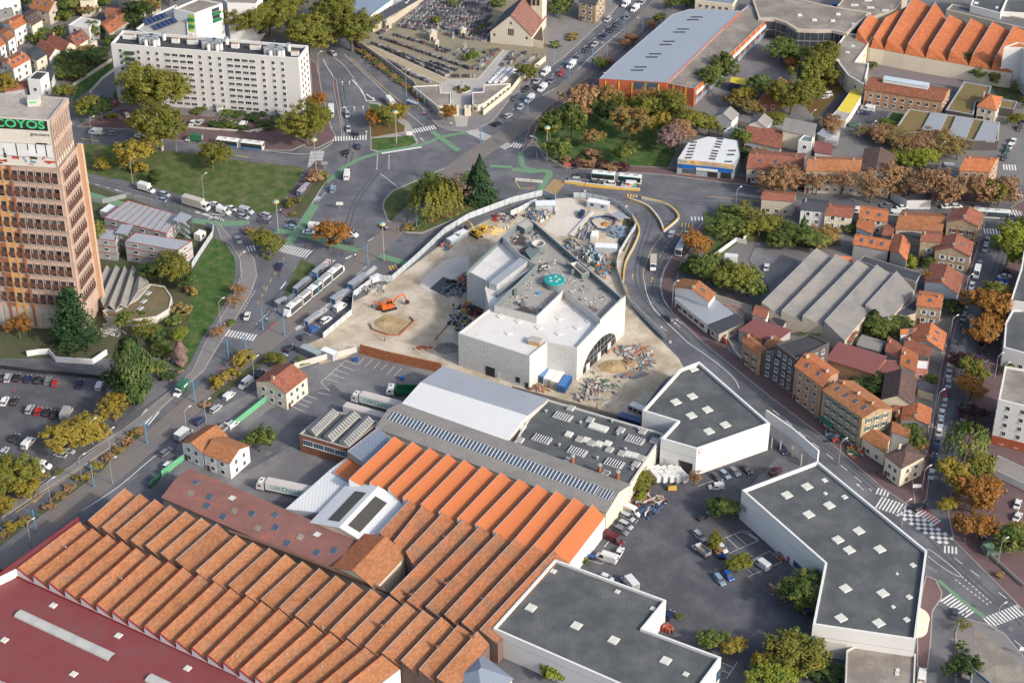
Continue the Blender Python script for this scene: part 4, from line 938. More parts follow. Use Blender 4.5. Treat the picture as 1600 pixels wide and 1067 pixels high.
# bed strips and kerbs beside the track on the avenue
AV = smooth_px([(-60,925), (-10,880), (60,812), (120,770), (165,735), (222,688)], 4)
b = MB(); strip(b, smooth_px([(-60,900), (0,850), (40,818), (100,775), (150,738), (185,705), (222,676)], 4), 1.9, 0.17); o = b.obj('planting_bed', garden); o['kind'] = 'structure'
b = MB(); strip(b, smooth_px([(316,638), (335,620), (365,598), (400,572), (428,552)], 4), 2.6, 0.17); o = b.obj('planting_bed', garden); o['kind'] = 'structure'
K('tram_platform', q(6, 100,870, 170,900, 250,780, 460,590, 500,560, 440,550, 330,650, 230,760), concl)
K('tram_platform', q(6, 250,1000, 330,960, 470,860, 620,740, 760,610, 740,590, 600,700, 470,810, 330,920, 240,985), concl)
# road paint
wb = MB(); yb = MB(); gb = MB(); rb_ = MB()
def zb(t, x0, y0, x1, y1, wid=3.5, z=0.02, bb=None, sw=.5, gap=.5): a, c = q(t, x0, y0, x1, y1); zebra(bb or wb, a, c, wid, z, sw=sw, gap=gap)
zb(2, 460,870, 705,860); zb(2, 968,825, 1120,795, 3.2); zb(2, 395,1045, 340,955, 4) if False else None
zb(2, 365,1045, 385,945, 5, sw=.5); zb(2, 1330,815, 1590,925, 4.5); zb(6, 160,480, 340,525, 5); zb(6, 360,180, 400,160, 2.5)
zb(5, 1510,495, 1600,480, 3.5); zb(5, 1400,1010, 1600,1045, 3.5); zb(9, 880,460, 970,480, 7); zb(3, 0,905, 70,920, 3.5)
zb(12, 690,1000, 870,1060, 5.5); zb(12, 680,930, 760,950, 3); zb(16, 1110,530, 1275,640, 4.5); zb(16, 1370,690, 1600,600, 4); zb(8, 1480,265, 1599,260, 4); zb(8, 1350,378, 1560,382, 3.5)
zb(8, 1510,150, 1600,155, 3); zb(4, 1470,1045, 1560,1050, 4); zb(7, 1120,300, 1250,300, 2.5, sw=.4, gap=.8); zb(16, 1100,230, 1190,240, 3); zb('e3', 1200,440, 1170,700, 4)
zb(7, 225,150, 300,60, 5, bb=yb, sw=.3, gap=.5); zb(7, 690,715, 715,800, 2.5, bb=yb, sw=.3, gap=.5); zb(7, 720,155, 800,160, 2, bb=yb); zb(7, 1060,340, 1150,345, 3, bb=yb, sw=.35, gap=.8); zb(6, 835,610, 890,600, 3, bb=yb)
# chequered raised table and red crossing
a0, a1 = [W(p).to_2d() for p in q(16, 830,-10, 1150,200)]; d = a1-a0; L0 = d.length; u = d/L0; n_ = Vector((-u.y, u.x)); k = 0; s = 0
while s < L0-1.2:
    for r_ in range(-2, 2):
        if (r_+k) % 2 == 0:
            p = a0+u*s+n_*r_*1.25; wb.face([(*p, .02), (*(p+u*1.2), .02), (*(p+u*1.2+n_*1.2), .02), (*(p+n_*1.2), .02)])
    s += 1.25; k += 1
rb_.face([(*W(p).to_2d(), .014) for p in q(16, 930,-20, 1000,-20, 1095,95, 1050,75)]); zb(16, 945,-5, 1075,75, 3, z=.022)
# road lines
def ln(t, pts, w_=0.14, dash=None, bb=None, sm=True, z=.02):
    P = q(t, *pts); strip(bb or wb, smooth_px(P, 4) if sm and len(P) > 2 else P, w_, z, dash=dash)
ln(2, [420,370, 450,430, 480,480, 500,600, 530,740, 550,850], .25)
ln(2, [440,330, 540,400, 610,490, 650,560, 690,630], .16); ln(2, [550,340, 700,480, 850,620, 1050,790], .16)
ln(2, [600,500, 655,560, 690,630, 700,632, 740,630, 690,590], .5)
ln(2, [785,960, 1035,920], 1.0); ln(2, [760,970, 755,1060], .3, (.8, .6)); ln(2, [832,970, 830,1060], .3, (.8, .6))
ln(6, [590,-5, 590,0], .1) if False else None
ln(6, [440,60, 340,220], .2); ln(6, [480,80, 390,190], .2, (1, .5)); ln(6, [780,20, 890,105], .35, (.8, .5)); ln(6, [430,450, 250,600], .01) if False else None
ln(6, [150,740, 190,690], .3); ln(6, [60,900, 0,960], .2, (1.5, 1)); ln(6, [180,540, 90,690, 10,830], .2, (2, 2.5), yb); ln(5, [1595,750, 1510,890], .2, (1, .7))
ln(5, [530,65, 760,130, 1000,195, 1120,235], .15, (2, 2.5)); ln(5, [540,95, 760,155, 960,190], .15, (1.5, 2.5)); ln(5, [1220,255, 1330,290, 1400,310], .6); ln(5, [1230,265, 1450,280], .3); ln(5, [1300,300, 1360,285], .4)
ln(6, [700,440, 790,385], .3); ln(6, [720,520, 900,395], .3); ln(6, [380,850, 570,700], .4, (3, 1)); ln(6, [580,690, 700,590], .3, (3, 1)); ln(6, [560,550, 600,530], .8); ln(6, [720,560, 740,550], .8)
# avenue bottom left
ln(9, [100,1065, 330,910, 640,700, 870,510], .18, None, yb); ln(9, [0,1060, 270,870, 450,750, 760,550, 900,450], .2); ln(9, [940,430, 1030,365], .4, (.5, .3), yb); ln(9, [510,1055, 740,905, 960,720, 1070,660], .25)
ln(9, [1595,5, 1420,120, 1330,225], .25, None, rb_); ln(9, [1260,80, 1310,10], .01) if False else None; ln(6, [0,1060, 130,940], .5, None, rb_)
# curved road east of the site
ln(7, [830,700, 840,760, 880,850, 960,940, 1090,1065], .22); ln(11, [1090,0, 1250,110, 1380,220, 1420,290], .22); ln(7, [940,405, 880,480, 840,570, 820,640, 830,700], .2, None, yb); ln(7, [1070,370, 980,450, 920,550], .25, (1.5, 1.5), yb)
ln(7, [1005,530, 950,620, 930,700, 945,800, 1010,890, 1190,1055], .2); ln(12, [30,425, 140,515, 260,615, 380,710, 510,815, 650,930], .22, (3, 3.2))
ln(12, [0,330, 340,590, 860,1000], .18) ; ln(16, [1000,275, 1100,350, 1190,400, 1195,380, 1100,300, 1020,240, 990,230], .15); ln(16, [1170,420, 1380,580], .25, (.7, .7)); ln(16, [1210,400, 1400,570], .25, (.7, .7)); ln(16, [1165,285, 1370,440], .2, (3, 3)); ln(16, [1440,500, 1600,620], .2, (3, 3)); ln(16, [1540,800, 1600,850], .2)
ln(7, [1220,160, 1550,190], .25, None, yb); ln(7, [400,90, 640,115, 800,125], .3, None, yb); ln(7, [20,60, 50,110, 140,110], .25, None, yb, False)
ln(1, [510,868, 620,885], .3, None, yb); ln(1, [1440,965, 1550,985], .3, None, yb); ln(2, [0,935, 300,965, 420,930, 480,890], .2); ln(2, [590,360, 720,480, 860,600, 960,680], .2, None, yb)
ln(3, [0,690, 200,520, 330,400, 480,270, 700,90, 800,20], .15, (2, 2)); ln(3, [100,590, 330,395, 420,330], .01) if False else None; ln(3, [190,600, 330,510, 500,350, 640,230, 900,20], .25)
ln(3, [100,900, 170,830], .2, (.8, .6)); ln(8, [1575,290, 1570,400], .3)
# arrows
def arrow(p, d, bb=None, L_=3.6, z=.021):
    c = W(p).to_2d(); a = heading(p, d); u = Vector((math.cos(a), math.sin(a))); n = Vector((-u.y, u.x)); B_ = bb or wb
    B_.face([(*(c-u*L_/2-n*.09), z), (*(c+u*L_*.15-n*.09), z), (*(c+u*L_*.15+n*.09), z), (*(c-u*L_/2+n*.09), z)])
    B_.face([(*(c+u*L_*.15-n*.4), z), (*(c+u*L_/2), z), (*(c+u*L_*.15+n*.4), z)])
for t, x, y, dx, dy in [(2,540,520,-.1,-1),(2,585,520,-.1,-1),(2,565,685,-.1,-1),(2,615,680,-.1,-1),(2,670,675,-.1,-1),(2,690,830,-.1,-1),(2,740,620,-1,-1.2),(2,1040,875,-1,-1),(6,170,720,-1,1.1),(7,755,660,0,-1),(7,875,680,.3,-1),(7,945,985,-1,-.8),(7,1030,960,-1,-.8),(12,575,905,-1,-.9),(1,700,700,-1,0),(5,700,158,-1,-.3),(5,740,125,-1,-.3),(5,1095,238,-1,-.3),(9,235,985,-1,.7),(3,180,420,-1,1),(7,1040,940,-1,-.8)]:
    arrow(q(t, x, y)[0], (dx, dy), yb if (t == 7 and x < 900) or (t == 9) else None)
GBZ = [.01]
for t, pts, w_ in [(2, [520,1065, 640,1000, 780,955], 2.4), (2, [780,950, 1040,905, 1160,860, 1320,830], 2.2), (2, [1100,822, 1160,870, 1265,945], 3.0), (2, [1460,1040, 1600,1048], 2.4), (3, [55,950, 70,1040, 150,1062], 2.4), (7, [0,-10, 120,5, 190,0, 235,15, 200,80, 165,150], 3), (6, [540,0, 470,50, 440,75], 2.6), (6, [370,210, 300,320, 240,400, 200,465], 4), (6, [120,375, 240,390, 360,420, 480,460, 650,500], 3.5), (6, [750,525, 860,555, 940,580], 3.5), (5, [535,145, 640,175, 770,215], 4.5), (5, [1200,310, 1300,325, 1420,330, 1560,322], 4), (16, [1065,425, 1200,540, 1355,660], 1.4)]:
    P = q(t, *pts); GBZ[0] += .003; strip(gb, smooth_px(P, 4), w_*.8, GBZ[0] if t not in (2,) else GBZ[0]+.1)
# parking bays
for t, segs in [(10, [(405,255,560,120),(560,120,640,148),(520,145,610,180),(490,172,580,205),(460,200,555,232),(430,228,520,258),(640,140,680,100),(680,160,730,110),(735,170,775,128),(780,180,820,142),(820,210,865,155),(865,215,910,168),(405,255,460,310),(390,320,460,335),(400,290,460,300),(230,410,310,440),(260,385,330,412),(285,360,350,385),(310,335,380,360)]),
    ('pk', [(990,605,1180,530),(1180,530,1310,610),(1310,610,1060,720),(1045,590,1135,675),(1110,560,1205,650),(1210,790,1400,700),(1400,700,1500,790),(1500,790,1205,920),(1210,850,1265,895),(280,470,305,440),(20,665,65,620),(800,160,930,115),(1190,540,1290,610),(1225,545,1300,600)]),
    (16, [(130,785,250,800),(130,830,250,845),(190,885,250,890)]), (15, [(1310,940,1380,970),(1310,990,1360,1008),(1340,1040,1410,935),(580,220,605,180),(480,300,560,325),(560,325,575,315)]),
    (4, [(585,790,665,690),(640,805,720,700),(690,830,775,705),(695,455,740,395),(1035,505,1065,455)])]:
    for x0, y0, x1, y1 in segs: strip(wb, q(t, x0, y0, x1, y1), .13, .16 if t == 10 or t == 'pk' or t == 4 else .155)
for bb, m, n_ in ((wb, wpaint, 'road_markings'), (yb, ypaint, 'yellow_markings'), (gb, gpaint, 'green_cycle_lane'), (rb_, rpaint, 'red_markings')):
    o = bb.obj(n_, m); o['kind'] = 'structure'

# worn lanes, repairs and stains in the road surface
db = MB(); lb_ = MB(); rr = random.Random(9)
for t, pts in ((9, [0,1090, 400,800, 800,500, 1250,180]), (9, [400,1060, 760,800, 1200,450, 1590,170]), (6, [0,1000, 300,560, 380,480]), (2, [520,480, 560,700, 600,900, 560,1060]), (3, [0,660, 330,395, 700,90]), (6, [750,20, 620,200, 560,400]), (7, [850,240, 860,330, 800,520, 790,700, 900,880, 1100,1065]), (7, [20,190, 300,140, 700,160, 1100,200, 1540,215]), (7, [1060,380, 950,540, 890,720, 960,860, 1190,1065]), (12, [0,400, 400,700, 700,950, 1000,1200]), (8, [1500,400, 1400,700, 1300,1060]), (12, [1240,100, 1160,600, 1080,900]), (5, [530,50, 900,140, 1250,250, 1500,300]), (1, [480,880, 900,930, 1600,1010]), (16, [900,20, 1200,350, 1600,700]), (6, [900,600, 1200,380, 1600,220])):
    P = smooth_px(q(t, *pts), 4); strip(db, P, .55, .007, -.8); strip(db, P, .55, .007, .8)
for i in range(170):
    t, x0, x1, y0, y1, z = rr.choice([('p', 480, 640, 200, 380, .009), ('p', 640, 1000, 230, 320, .009), ('p', 380, 560, 330, 520, .009), ('p', 1150, 1440, 600, 800, .009), ('p', 0, 300, 700, 900, .009), ('p', 960, 1080, 320, 520, .009), ('p', 500, 620, 90, 200, .009), ('p', 1460, 1580, 340, 760, .009), ('p', 1000, 1250, 740, 1000, .185), ('p', 10, 190, 580, 750, .185), ('p', 300, 600, 600, 740, .185), ('p', 1420, 1600, 780, 1000, .009)])
    p = W((rr.uniform(x0, x1), rr.uniform(y0, y1))).to_2d(); a = rr.uniform(0, 3.1); L_ = rr.uniform(.6, 5); w_ = rr.uniform(.4, 1.6); B_ = db if rr.random() < .6 else lb_
    if rr.random() < .4 or z > .1: B_.face([(p.x+math.cos(k*.7)*w_*rr.uniform(.5, 1.3), p.y+math.sin(k*.7)*w_*rr.uniform(.4, 1), z+i*2e-5) for k in range(9)])
    else: u = Vector((math.cos(a), math.sin(a)))*L_/2; n = Vector((-u.y, u.x)).normalized()*w_/2; B_.face([(*(p-u-n), z+i*2e-5), (*(p+u-n), z+i*2e-5), (*(p+u+n), z+i*2e-5), (*(p-u+n), z+i*2e-5)])
for bb, n_, m in ((db, 'road_wear', mat('worn_asphalt', (.08, .082, .092), .85, .2)), (lb_, 'road_repairs', mat('repair_asphalt', (.16, .155, .155), .9, .15))): o = bb.obj(n_, m); o['kind'] = 'structure'
b = MB()
for i in range(26):
    x, y = rr.choice([(560,500), (620,520), (640,440), (700,400), (880,350), (960,560), (1000,580), (740,390), (600,470)]); p = W((x+rr.gauss(0, 14), y+rr.gauss(0, 9))).to_2d(); w_ = rr.uniform(1.5, 4.5); b.face([(p.x+math.cos(k*.6)*w_*rr.uniform(.5, 1.3), p.y+math.sin(k*.6)*w_*rr.uniform(.4, .9), .19+i*1e-4) for k in range(10)])
for pts in ([(540,535), (600,490), (690,430), (720,390), (780,360)], [(600,540), (660,480), (700,450)], [(900,600), (960,560), (1030,560), (1000,520), (985,490)]): strip(b, smooth_px(pts, 5), .7, .194, -1.1); strip(b, smooth_px(pts, 5), .7, .194, 1.1)
o = b.obj('wheel_ruts', mat('wet_dirt', (.29, .22, .15), .9, .3, .4, 2)); o['kind'] = 'structure'
# ---------------- factory and retail park ----------------
def pr(a, b): return [((a[i], a[i+1]), (b[i], b[i+1])) for i in range(0, len(a), 2)]
redtrim = mat('red_trim', (0.22, 0.02, 0.025), 0.6, 0.05)
aL = [26.25, 887.5]
for i in range(1, 21): aL += [26.25+24.8*i, 887.5+11.35*i]
aU = [122.5,815, 144,825, 167.5,835, 190,845, 212.5,855.5, 236,866, 262.5,877, 286,886, 310,897.5, 335,909, 360,919, 385,931, 408,940, 436,951, 461,965, 489,976, 515,988, 542,999, 570,1011, 597,1023, 625,1035]
saw('sawtooth_hall', 'saw-tooth roof of weathered orange tiles with white gables', 'beside the low dark red roof', pr(aL, aU), 8.6, 6.3, t_old, white, redtrim)
bL = [137.5,813, 159,824, 181,832.5, 204,844, 227.5,852.5, 251,864, 274,875, 306,892, 331,905, 357,914, 382.5,927.5, 407.5,936, 436,949, 461,961, 489,972.5, 515,985, 542.5,996, 570,1009, 597,1020, 626,1032, 654,1046, 682,1058, 712,1070]
bU = [195,763, 219,771.5, 242.5,780, 266,789, 290,799, 315,809, 339,818, 369,836, 395,847, 421,856, 446,866, 472.5,877, 499,887.5, 525,899, 551,910, 580,920, 607.5,931, 634,941, 661,953, 690,964, 716,976, 746,986, 765,996]
hb = saw('sawtooth_hall', 'saw-tooth roof of orange tiles, middle range', 'below the patchy red-brown roof', pr(bL, bU), 8.9, 6.6, t_old, mat('brown_gable_wall', (.15, .1, .085), .9, .2))
cL = [592,832, 615,846, 634,862, 609,927, 636,938.5, 665,948, 694,960, 721,972.5, 749,984, 778,996]
cU = [640,781, 660,790, 692,801, 724,811, 750,822, 777.5,832, 804,842, 834,851, 865,860, 892,872]
saw('sawtooth_hall', 'short saw-tooth range of mossy tiles', 'between the white gabled shed and the walkway', pr(cL[:6], cU[:6])+[((652,885),(722,812))], 8.9, 6.6, t_old2, mat('brown_gable_wall', (0, 0, 0)))
saw('sawtooth_hall', 'long saw-tooth range of mossy brown-orange tiles', 'left of the L-shaped retail unit', pr(cL[6:], cU[6:]), 8.9, 6.6, t_old2, mat('brown_gable_wall', (0, 0, 0)))
dL = [524,738, 545,749, 577,754, 606,763, 629,777, 657,788, 685,800, 714,810, 742,819, 770,830, 804,842, 834,851, 865,860, 888,872]
dU = [550,711, 616,682, 645,690, 671,699.5, 699,709, 725,718.5, 754,728, 782.5,738, 811,748, 839,757, 869,766.5, 897.5,777, 926,788, 946,797]
saw('sawtooth_hall', 'saw-tooth roof of bright orange ribbed metal', 'below the long grey glazed ridge roof', pr(dL[2:], dU[2:]), 9.1, 6.6, m_or, white)
HALLS = [t_[0] for t_ in THINGS if t_[0].name.startswith('sawtooth_hall')]
def hall(p): return min(HALLS, key=lambda h_: (h_.location-Vector((p.x, p.y, 0))).length)
def stack(px, ctx):
    p = W(px, 8.5); r = hall(p); b = MB(); b.box((p.x, p.y, 8.6), (1.2, .7, 1.8)); c_ = b.obj('chimney', brick, r)
    for s in (-.35, 0, .35): b = MB(); b.tube([(p.x+s, p.y, 9.4), (p.x+s, p.y, 10.6)], .14, 6); b.v = [(x-r.location.x, y-r.location.y, z) for x, y, z in b.v]; b.obj('flue', dark, c_, local=True)
for x, y in ((795,715), (975,520), (1190,450), (1350,785), (1140,845)): stack(q(14, x, y)[0], 'on the orange tile roofs')
def vent(px, z, ctx): 
    p = W(px, z); b = MB(); b.tube([(p.x, p.y, z-.8), (p.x, p.y, z+.4)], .13, 6); b.tube([(p.x, p.y, z+.4), (p.x, p.y, z+.5), (p.x, p.y, z+.65)], [.3, .3, .05], 8); b.obj('roof_vent', steel, hall(p))
for t, x, y in ((13,362,292),(13,410,225),(13,760,420),(13,1050,440),(13,980,515),(13,1180,590),(13,1450,615),(13,1380,690),(13,1480,905),(13,1098,185),(14,335,548),(14,1175,158),(14,1410,545),(14,268,800),(14,190,888),(14,410,970),(14,700,992),(14,418,725),(14,820,692)): vent(q(t, x, y)[0], 8.0, 'on the orange tile roofs')
wall_run('roof_walkway', 'narrow dark steel walkway', 'walkway', 'between the rows of tile roofs', q(13, 1430,130)+q(14, 0,188, 240,275, 480,370, 720,465, 940,550, 1380,735), 7.6, .9, mat('rusty_steel', (0.13, 0.075, 0.05), 0.8, 0.2), z0=6.7)
# patchy roof, walls
B = gable('factory_shed', 'long low shed with patchy red-brown felt roof', 'beside the orange saw-tooth roofs', [(254,777), (520,893), (559,845)], 6, 1.1, beige, mroof, fl=0, ch=0, cat='shed', door=False)
for i, (t, s) in enumerate(((.1,.55),(.22,.3),(.2,.75),(.36,.6),(.33,.15),(.45,.8),(.52,.3),(.6,.65),(.7,.2),(.74,.7),(.86,.35),(.93,.75))): patch(B, t, t+.03, s, s+.28, [glassb if i % 3 else gravel, steel], side=1)
for i, (t, s) in enumerate(((.08,.5),(.3,.5),(.55,.4),(.8,.5))): patch(B, t, t+.03, s, s+.3, [skyl if i % 2 else glassb, steel], side=2)
gable('factory_shed', 'orange-tiled shed with a beige gable wall', 'at the end of the patchy red-brown roof', [(520,886), (570,835), (634,866)], 7.2, 2.6, cream, t_or, fl=0, ch=0, cat='shed', rm2=t_old, door=False)
b0 = flat('warehouse', 'low dark red ribbed roof with curved grey rooflights', 'at the bottom left corner', q('p', 22,897, 400,1068, 390,1130, 150,1130, 80,1093, -5,1060, -90,1015, -60,860), 6.0, concl, redroof, 0.35, 0.3, sky=[(83,946), (185,993), (293,1044), (7,1000), (115,1053)], skysz=1.6, pm=redtrim, cat='warehouse')
for x0, y0, x1, y1, wd in ((28,958,176,1027,3.0), (232,1058,330,1105,3.0)):
    a, c = W((x0, y0), 5.7), W((x1, y1), 5.7); d = (c-a); L0 = d.length; u = d/L0; n = Vector((-u.y, u.x, 0)); b = MB()
    for k in range(14):
        for j in range(6):
            a0, a1 = math.pi*j/6, math.pi*(j+1)/6; P = lambda aa, t: a+u*(L0*t)+n*(math.cos(aa)*wd/2)+Vector((0, 0, math.sin(aa)*.7))
            b.face([P(a0, k/14), P(a0, (k+1)/14), P(a1, (k+1)/14), P(a1, k/14)][::-1], 1 if k % 3 == 2 else 0)
    b.obj('curved_rooflight', [mat('grp_rooflight', (0.42, 0.42, 0.39), 0.5, 0.08), mat('grp_rooflight_dull', (0.37, 0.38, 0.36), 0.5, 0.08)], b0.roof)
flat('roof_edge_strip', 'narrow dark red flat roof strip', 'on the left edge of the saw-tooth roofs', q(13, 490,25, 502,62, 105,350, 0,402, -300,550, -300,522, 0,378), 8.4, white, redroof, .1, .15, cat='roof', pm=redtrim)
flat('roof_gutter', 'dark gutter roof between two saw-tooth ranges', 'in the left half of the tiled roofs', q(13, 490,70, 545,55, 1010,262, 1110,300, 1300,400, 1200,400, 1000,300), 6.5, brick, t_dk, .05, .1, cat='roof')
# white and grey sheds
gable('warehouse', 'wide shallow roof, white below and pale grey above its ridge', 'behind the lorry yard', [(624,637), (790,690), (855,624)], 7, 1.6, concl, whroof, fl=0, ch=0, rm2=zinc, cat='warehouse', door=False)
B = gable('warehouse', 'long grey fibre-cement roof with a glazed ridge strip', 'above the bright orange metal roofs', [(588,668), (947,800), (984,757)], 7, 2.2, cream, fibre, fl=0, ch=0, cat='warehouse', door=False)
patch(B, .02, .93, .5, .93, [glassb, frame], bars=58); patch(B, .94, .99, .5, .93, [glassb, frame], bars=4)
flat('boiler_house', 'small blue-grey metal roof', 'between brick workshop and first orange tooth', q(10, 570,682, 760,535, 842,600, 682,757), 7.6, greyw, zincb, .1, .2)
flat('loading_canopy', 'pale ribbed metal canopy', 'left of the white gabled shed', q(10, 180,1045, 470,790, 605,695, 640,720, 478,818, 582,880, 395,1068), 5.2, zinc, whroof, .12, .2, cat='canopy')
flat('factory_shed', 'small sloping orange metal roof', 'beside the pale canopy', q(10, 478,816, 600,702, 680,760, 580,868), 5.5, greyw, m_or, .1, .15)
B = gable('factory_shed', 'white gabled shed with dark glazed strips', 'among the orange roofs', [(486,816), (546,754), (636,788)], 6.2, 2.3, cream, whroof, fl=0, ch=0, cat='shed', door=False)
for sd in (1, 2): patch(B, .18, .9, .45, .85, [mat('dark_rooflight', (0.07, 0.065, 0.055), 0.5, 0.15), steel], side=sd, bars=0)
fr = flat('workshop_block', 'dark flat roof crowded with rooflights, vents and rusty flues', 'below the building site', q(11, 222,358, 950,572, 735,898, -5,657, 105,470), 7, concl, felt, .5, .5, cat='factory')
def rl(t, x, y, lx, ly, B=fr, m=skyl, h=.5, bars=0, z=6.6, ang=None):
    c = W(q(t, x, y)[0], z); P = B.P; e = max([(P[(i+1) % len(P)]-P[i]) for i in range(len(P))], key=lambda v: v.length); an = math.atan2(e.y, e.x) if ang is None else ang
    b = MB(); b.box((c.x, c.y, z+h/2), (lx, ly, h), 0, an); b.box((c.x, c.y, z+h+.04), (lx-.2, ly-.2, .08), 1, an)
    for i in range(bars):
        o = (i+.5)/bars-.5; b.box((c.x+math.cos(an)*o*lx, c.y+math.sin(an)*o*lx, z+h+.11), (lx/bars*.35, ly-.1, .06), 0, an)
    b.obj('rooflight', [frame, m], B.roof)
ds = mat('grey_rooflight', (0.32, 0.31, 0.28), 0.6, 0.2)
for x, y in ((318,470),(768,615),(186,610),(408,688),(638,762)): rl(11, x, y, 5.4, 3, m=glass, bars=7, h=.35)
rl(11, 540,540, 5.6, 2.6, h=.6)
for x, y, m in ((355,582,skyl),(422,612,ds),(464,618,skyl),(496,636,ds),(543,642,skyl),(597,640,skyl),(608,677,ds),(488,492,ds),(680,555,ds),(817,563,ds),(888,620,ds),(686,700,ds),(727,705,skyl),(770,716,skyl),(808,730,ds),(775,768,ds),(585,825,ds),(350,745,ds),(48,618,ds),(60,540,skyl),(368,418,ds)): rl(11, x, y, 2.0, 2.3, m=m)
for x, y in ((212,435),(427,505),(295,645),(532,725),(750,795),(660,578),(625,495),(790,545),(708,670)):
    c = W(q(11, x, y)[0], 6.9); b = MB(); b.tube([(c.x, c.y, 6.4), (c.x, c.y, 7.2)], .28, 8); b.tube([(c.x, c.y, 7.2), (c.x, c.y, 7.4), (c.x, c.y, 7.6)], [.55, .5, .1], 9); b.obj('roof_vent', steel, fr.roof)
for x, y in ((378,745),(547,800),(660,842)):
    c = W(q(11, x, y)[0], 7.5); b = MB(); b.tube([(c.x, c.y, 6.4), (c.x, c.y, 9.2)], .55, 10, 0); b.tube([(c.x, c.y, 9.2), (c.x, c.y, 9.5), (c.x, c.y, 9.7)], [.75, .7, .2], 10, 1); b.obj('rusty_flue', [mat('rust', (0.27, 0.09, 0.03), 0.9, 0.3), steel], fr.roof)
# brick workshop
bw = flat('brick_workshop', 'brown brick workshop with three glazed roof lanterns', 'beside the lorry yard', q('yd', 360,628, 597,420, 1035,525, 770,748), 6.6, brick, felt, .35, .5, cat='workshop', pm=conc)
for P4 in ((425,600,600,430,690,462,495,650), (560,655,782,450,865,482,632,700), (690,700,905,490,985,530,770,745)):
    a, b1, c1, d1 = [W(p, 6.5).to_2d() for p in q('yd', *P4)]
    m0, m1 = (a+d1)/2, (b1+c1)/2; b = MB(); z0, z1, zt = 6.3, 7.0, 7.9
    b.prism([a, b1, c1, d1], z0, z1, 0, top=False); b.face([(*a, z1), (*b1, z1), (*m1, zt), (*m0, zt)], 1); b.face([(*c1, z1), (*d1, z1), (*m0, zt), (*m1, zt)], 1)
    b.face([(*d1, z1), (*a, z1), (*m0, zt)], 0); b.face([(*b1, z1), (*c1, z1), (*m1, zt)], 0)
    for i in range(13):
        t = (i+.5)/13
        for (p0, p1, r0, r1) in ((a, b1, m0, m1), (d1, c1, m0, m1)):
            x = p0+(p1-p0)*t; y = r0+(r1-r0)*t; e = (p1-p0)*.011; b.face([(*(x-e), z1+.05), (*(x+e), z1+.05), (*(y+e), zt+.05), (*(y-e), zt+.05)], 2)
    b.obj('roof_lantern', [conc, mat('old_lantern_glass', (.13, .14, .14), .4, .3), mat('lantern_bar', (.4, .38, .35), .7)], bw.roof)
P = bw.P
for i in range(4):
    a, c = P[i], P[(i+1) % 4]
    if facing(a, c, .3): bw.win(a, c, [3.2], n=4, w_=3.2, h_=1.8, style='b'); 
bw.flush()
gable('gate_lodge', 'cream two-storey lodge with a brick-red tiled roof', 'at the top of the lorry yard', q('yd', 250,287, 425,150, 178,55), 6.4, 2.3, cream, t_br, 2, 'shutter', ch=1, cat='house')
gable('office_house', 'white office house with faded orange roof', 'behind the green fence by the avenue', q(9, 1275,697, 1435,757, 1556,650), 6, 1.9, white, t_old, 2, 'shutter', ch=0, cat='house')
gable('office_house', 'white side wing with faded orange roof', 'attached to the white office house', q(9, 1138,630, 1290,525, 1415,585), 6, 1.9, white, t_old, 2, 'w', ch=0, cat='house')
gable('warehouse', 'grey hipped metal roof', 'cut off by the bottom edge', q('p', 700,1058, 745,1018, 800,1060), 5.5, 3.0, concl, zincb, 0, ch=0, cat='shed', door=False, hip=True)
# retail park
r1 = flat('retail_unit', 'white retail unit with a notched grey roof and six square skylights', 'below the building site', q(11, 815,428, 1050,168, 1170,122, 1614,508, 1155,668, 930,603, 1032,495), zfor(q(11,1150,840)[0], q(11,1155,668)[0][1]), white, felt, .9, .6, sky=[(*q(11, x, y)[0],) for x, y in ((1130,170),(1125,342),(1023,377),(1220,425),(1120,462),(1332,520),(1230,560))], skysz=2.5, cat='shop building')
r2 = flat('retail_unit', 'large angular white retail unit with many skylights', 'along the curving road at the lower right', [(1159,765), (1278,720), (1449,860), (1431,999), (1270,975), (1289,879)], zfor((1265,1022), 975), white, felt, .9, .6, sky=[(*q(12, x, y)[0], s, s) for x, y, s in ((243,905,2.5),(117,958,2.5),(353,866,1.4),(358,948,.9),(478,970,1.4),(381,1022,2.5))]+[(*q(16, x, y)[0], s, s) for x, y, s in ((253,15,2.5),(436,173,2.5),(566,118,2.5),(506,237,2.5),(697,232,2.5),(905,332,1.4),(483,477,2.5),(716,508,2.5),(881,531,1.4),(781,592,.9),(455,662,2.5),(690,693,2.5),(865,672,1.4),(805,385,.6))], cat='shop building')
r3 = flat('retail_unit', 'L-shaped white retail unit with dark roof', 'at the bottom, right of the tiled roofs', q('p', 867,873, 1041,937, 1005,981, 1127,1026, 1065,1110, 770,981), 8.6, white, felt, .8, .55, sky=[(*q(15, x, y)[0], s, s) for x, y, s in ((258,370,1.4),(118,598,2.4),(402,710,2.4),(635,800,2.4),(658,497,1.2),(879,603,1.2),(960,928,2.4),(1085,1012,1.3))], cat='shop building')
def panel_on(B, i, t0, t1, z0, z1, m, name, off=.08):
    P = B.P; a, c = P[i], P[(i+1) % len(P)]; d = c-a; u = d.normalized(); n = Vector((u.y, -u.x)); p = a+d*(t0+t1)/2+n*off/2
    b = MB(); b.box((p.x, p.y, (z0+z1)/2), (d.length*(t1-t0), off, z1-z0), 0, math.atan2(u.y, u.x)); return b.obj(name, m, B.root)
def edge_near(B, px, z=3):
    w_ = W(px, z).to_2d(); P = B.P; best = None
    for i in range(len(P)):
        a, c = P[i], P[(i+1) % len(P)]; d = c-a; t = max(0, min(1, (w_-a).dot(d)/d.length_squared)); e = (a+d*t-w_).length
        if best is None or e < best[0]: best = (e, i, t)
    return best[1], best[2]
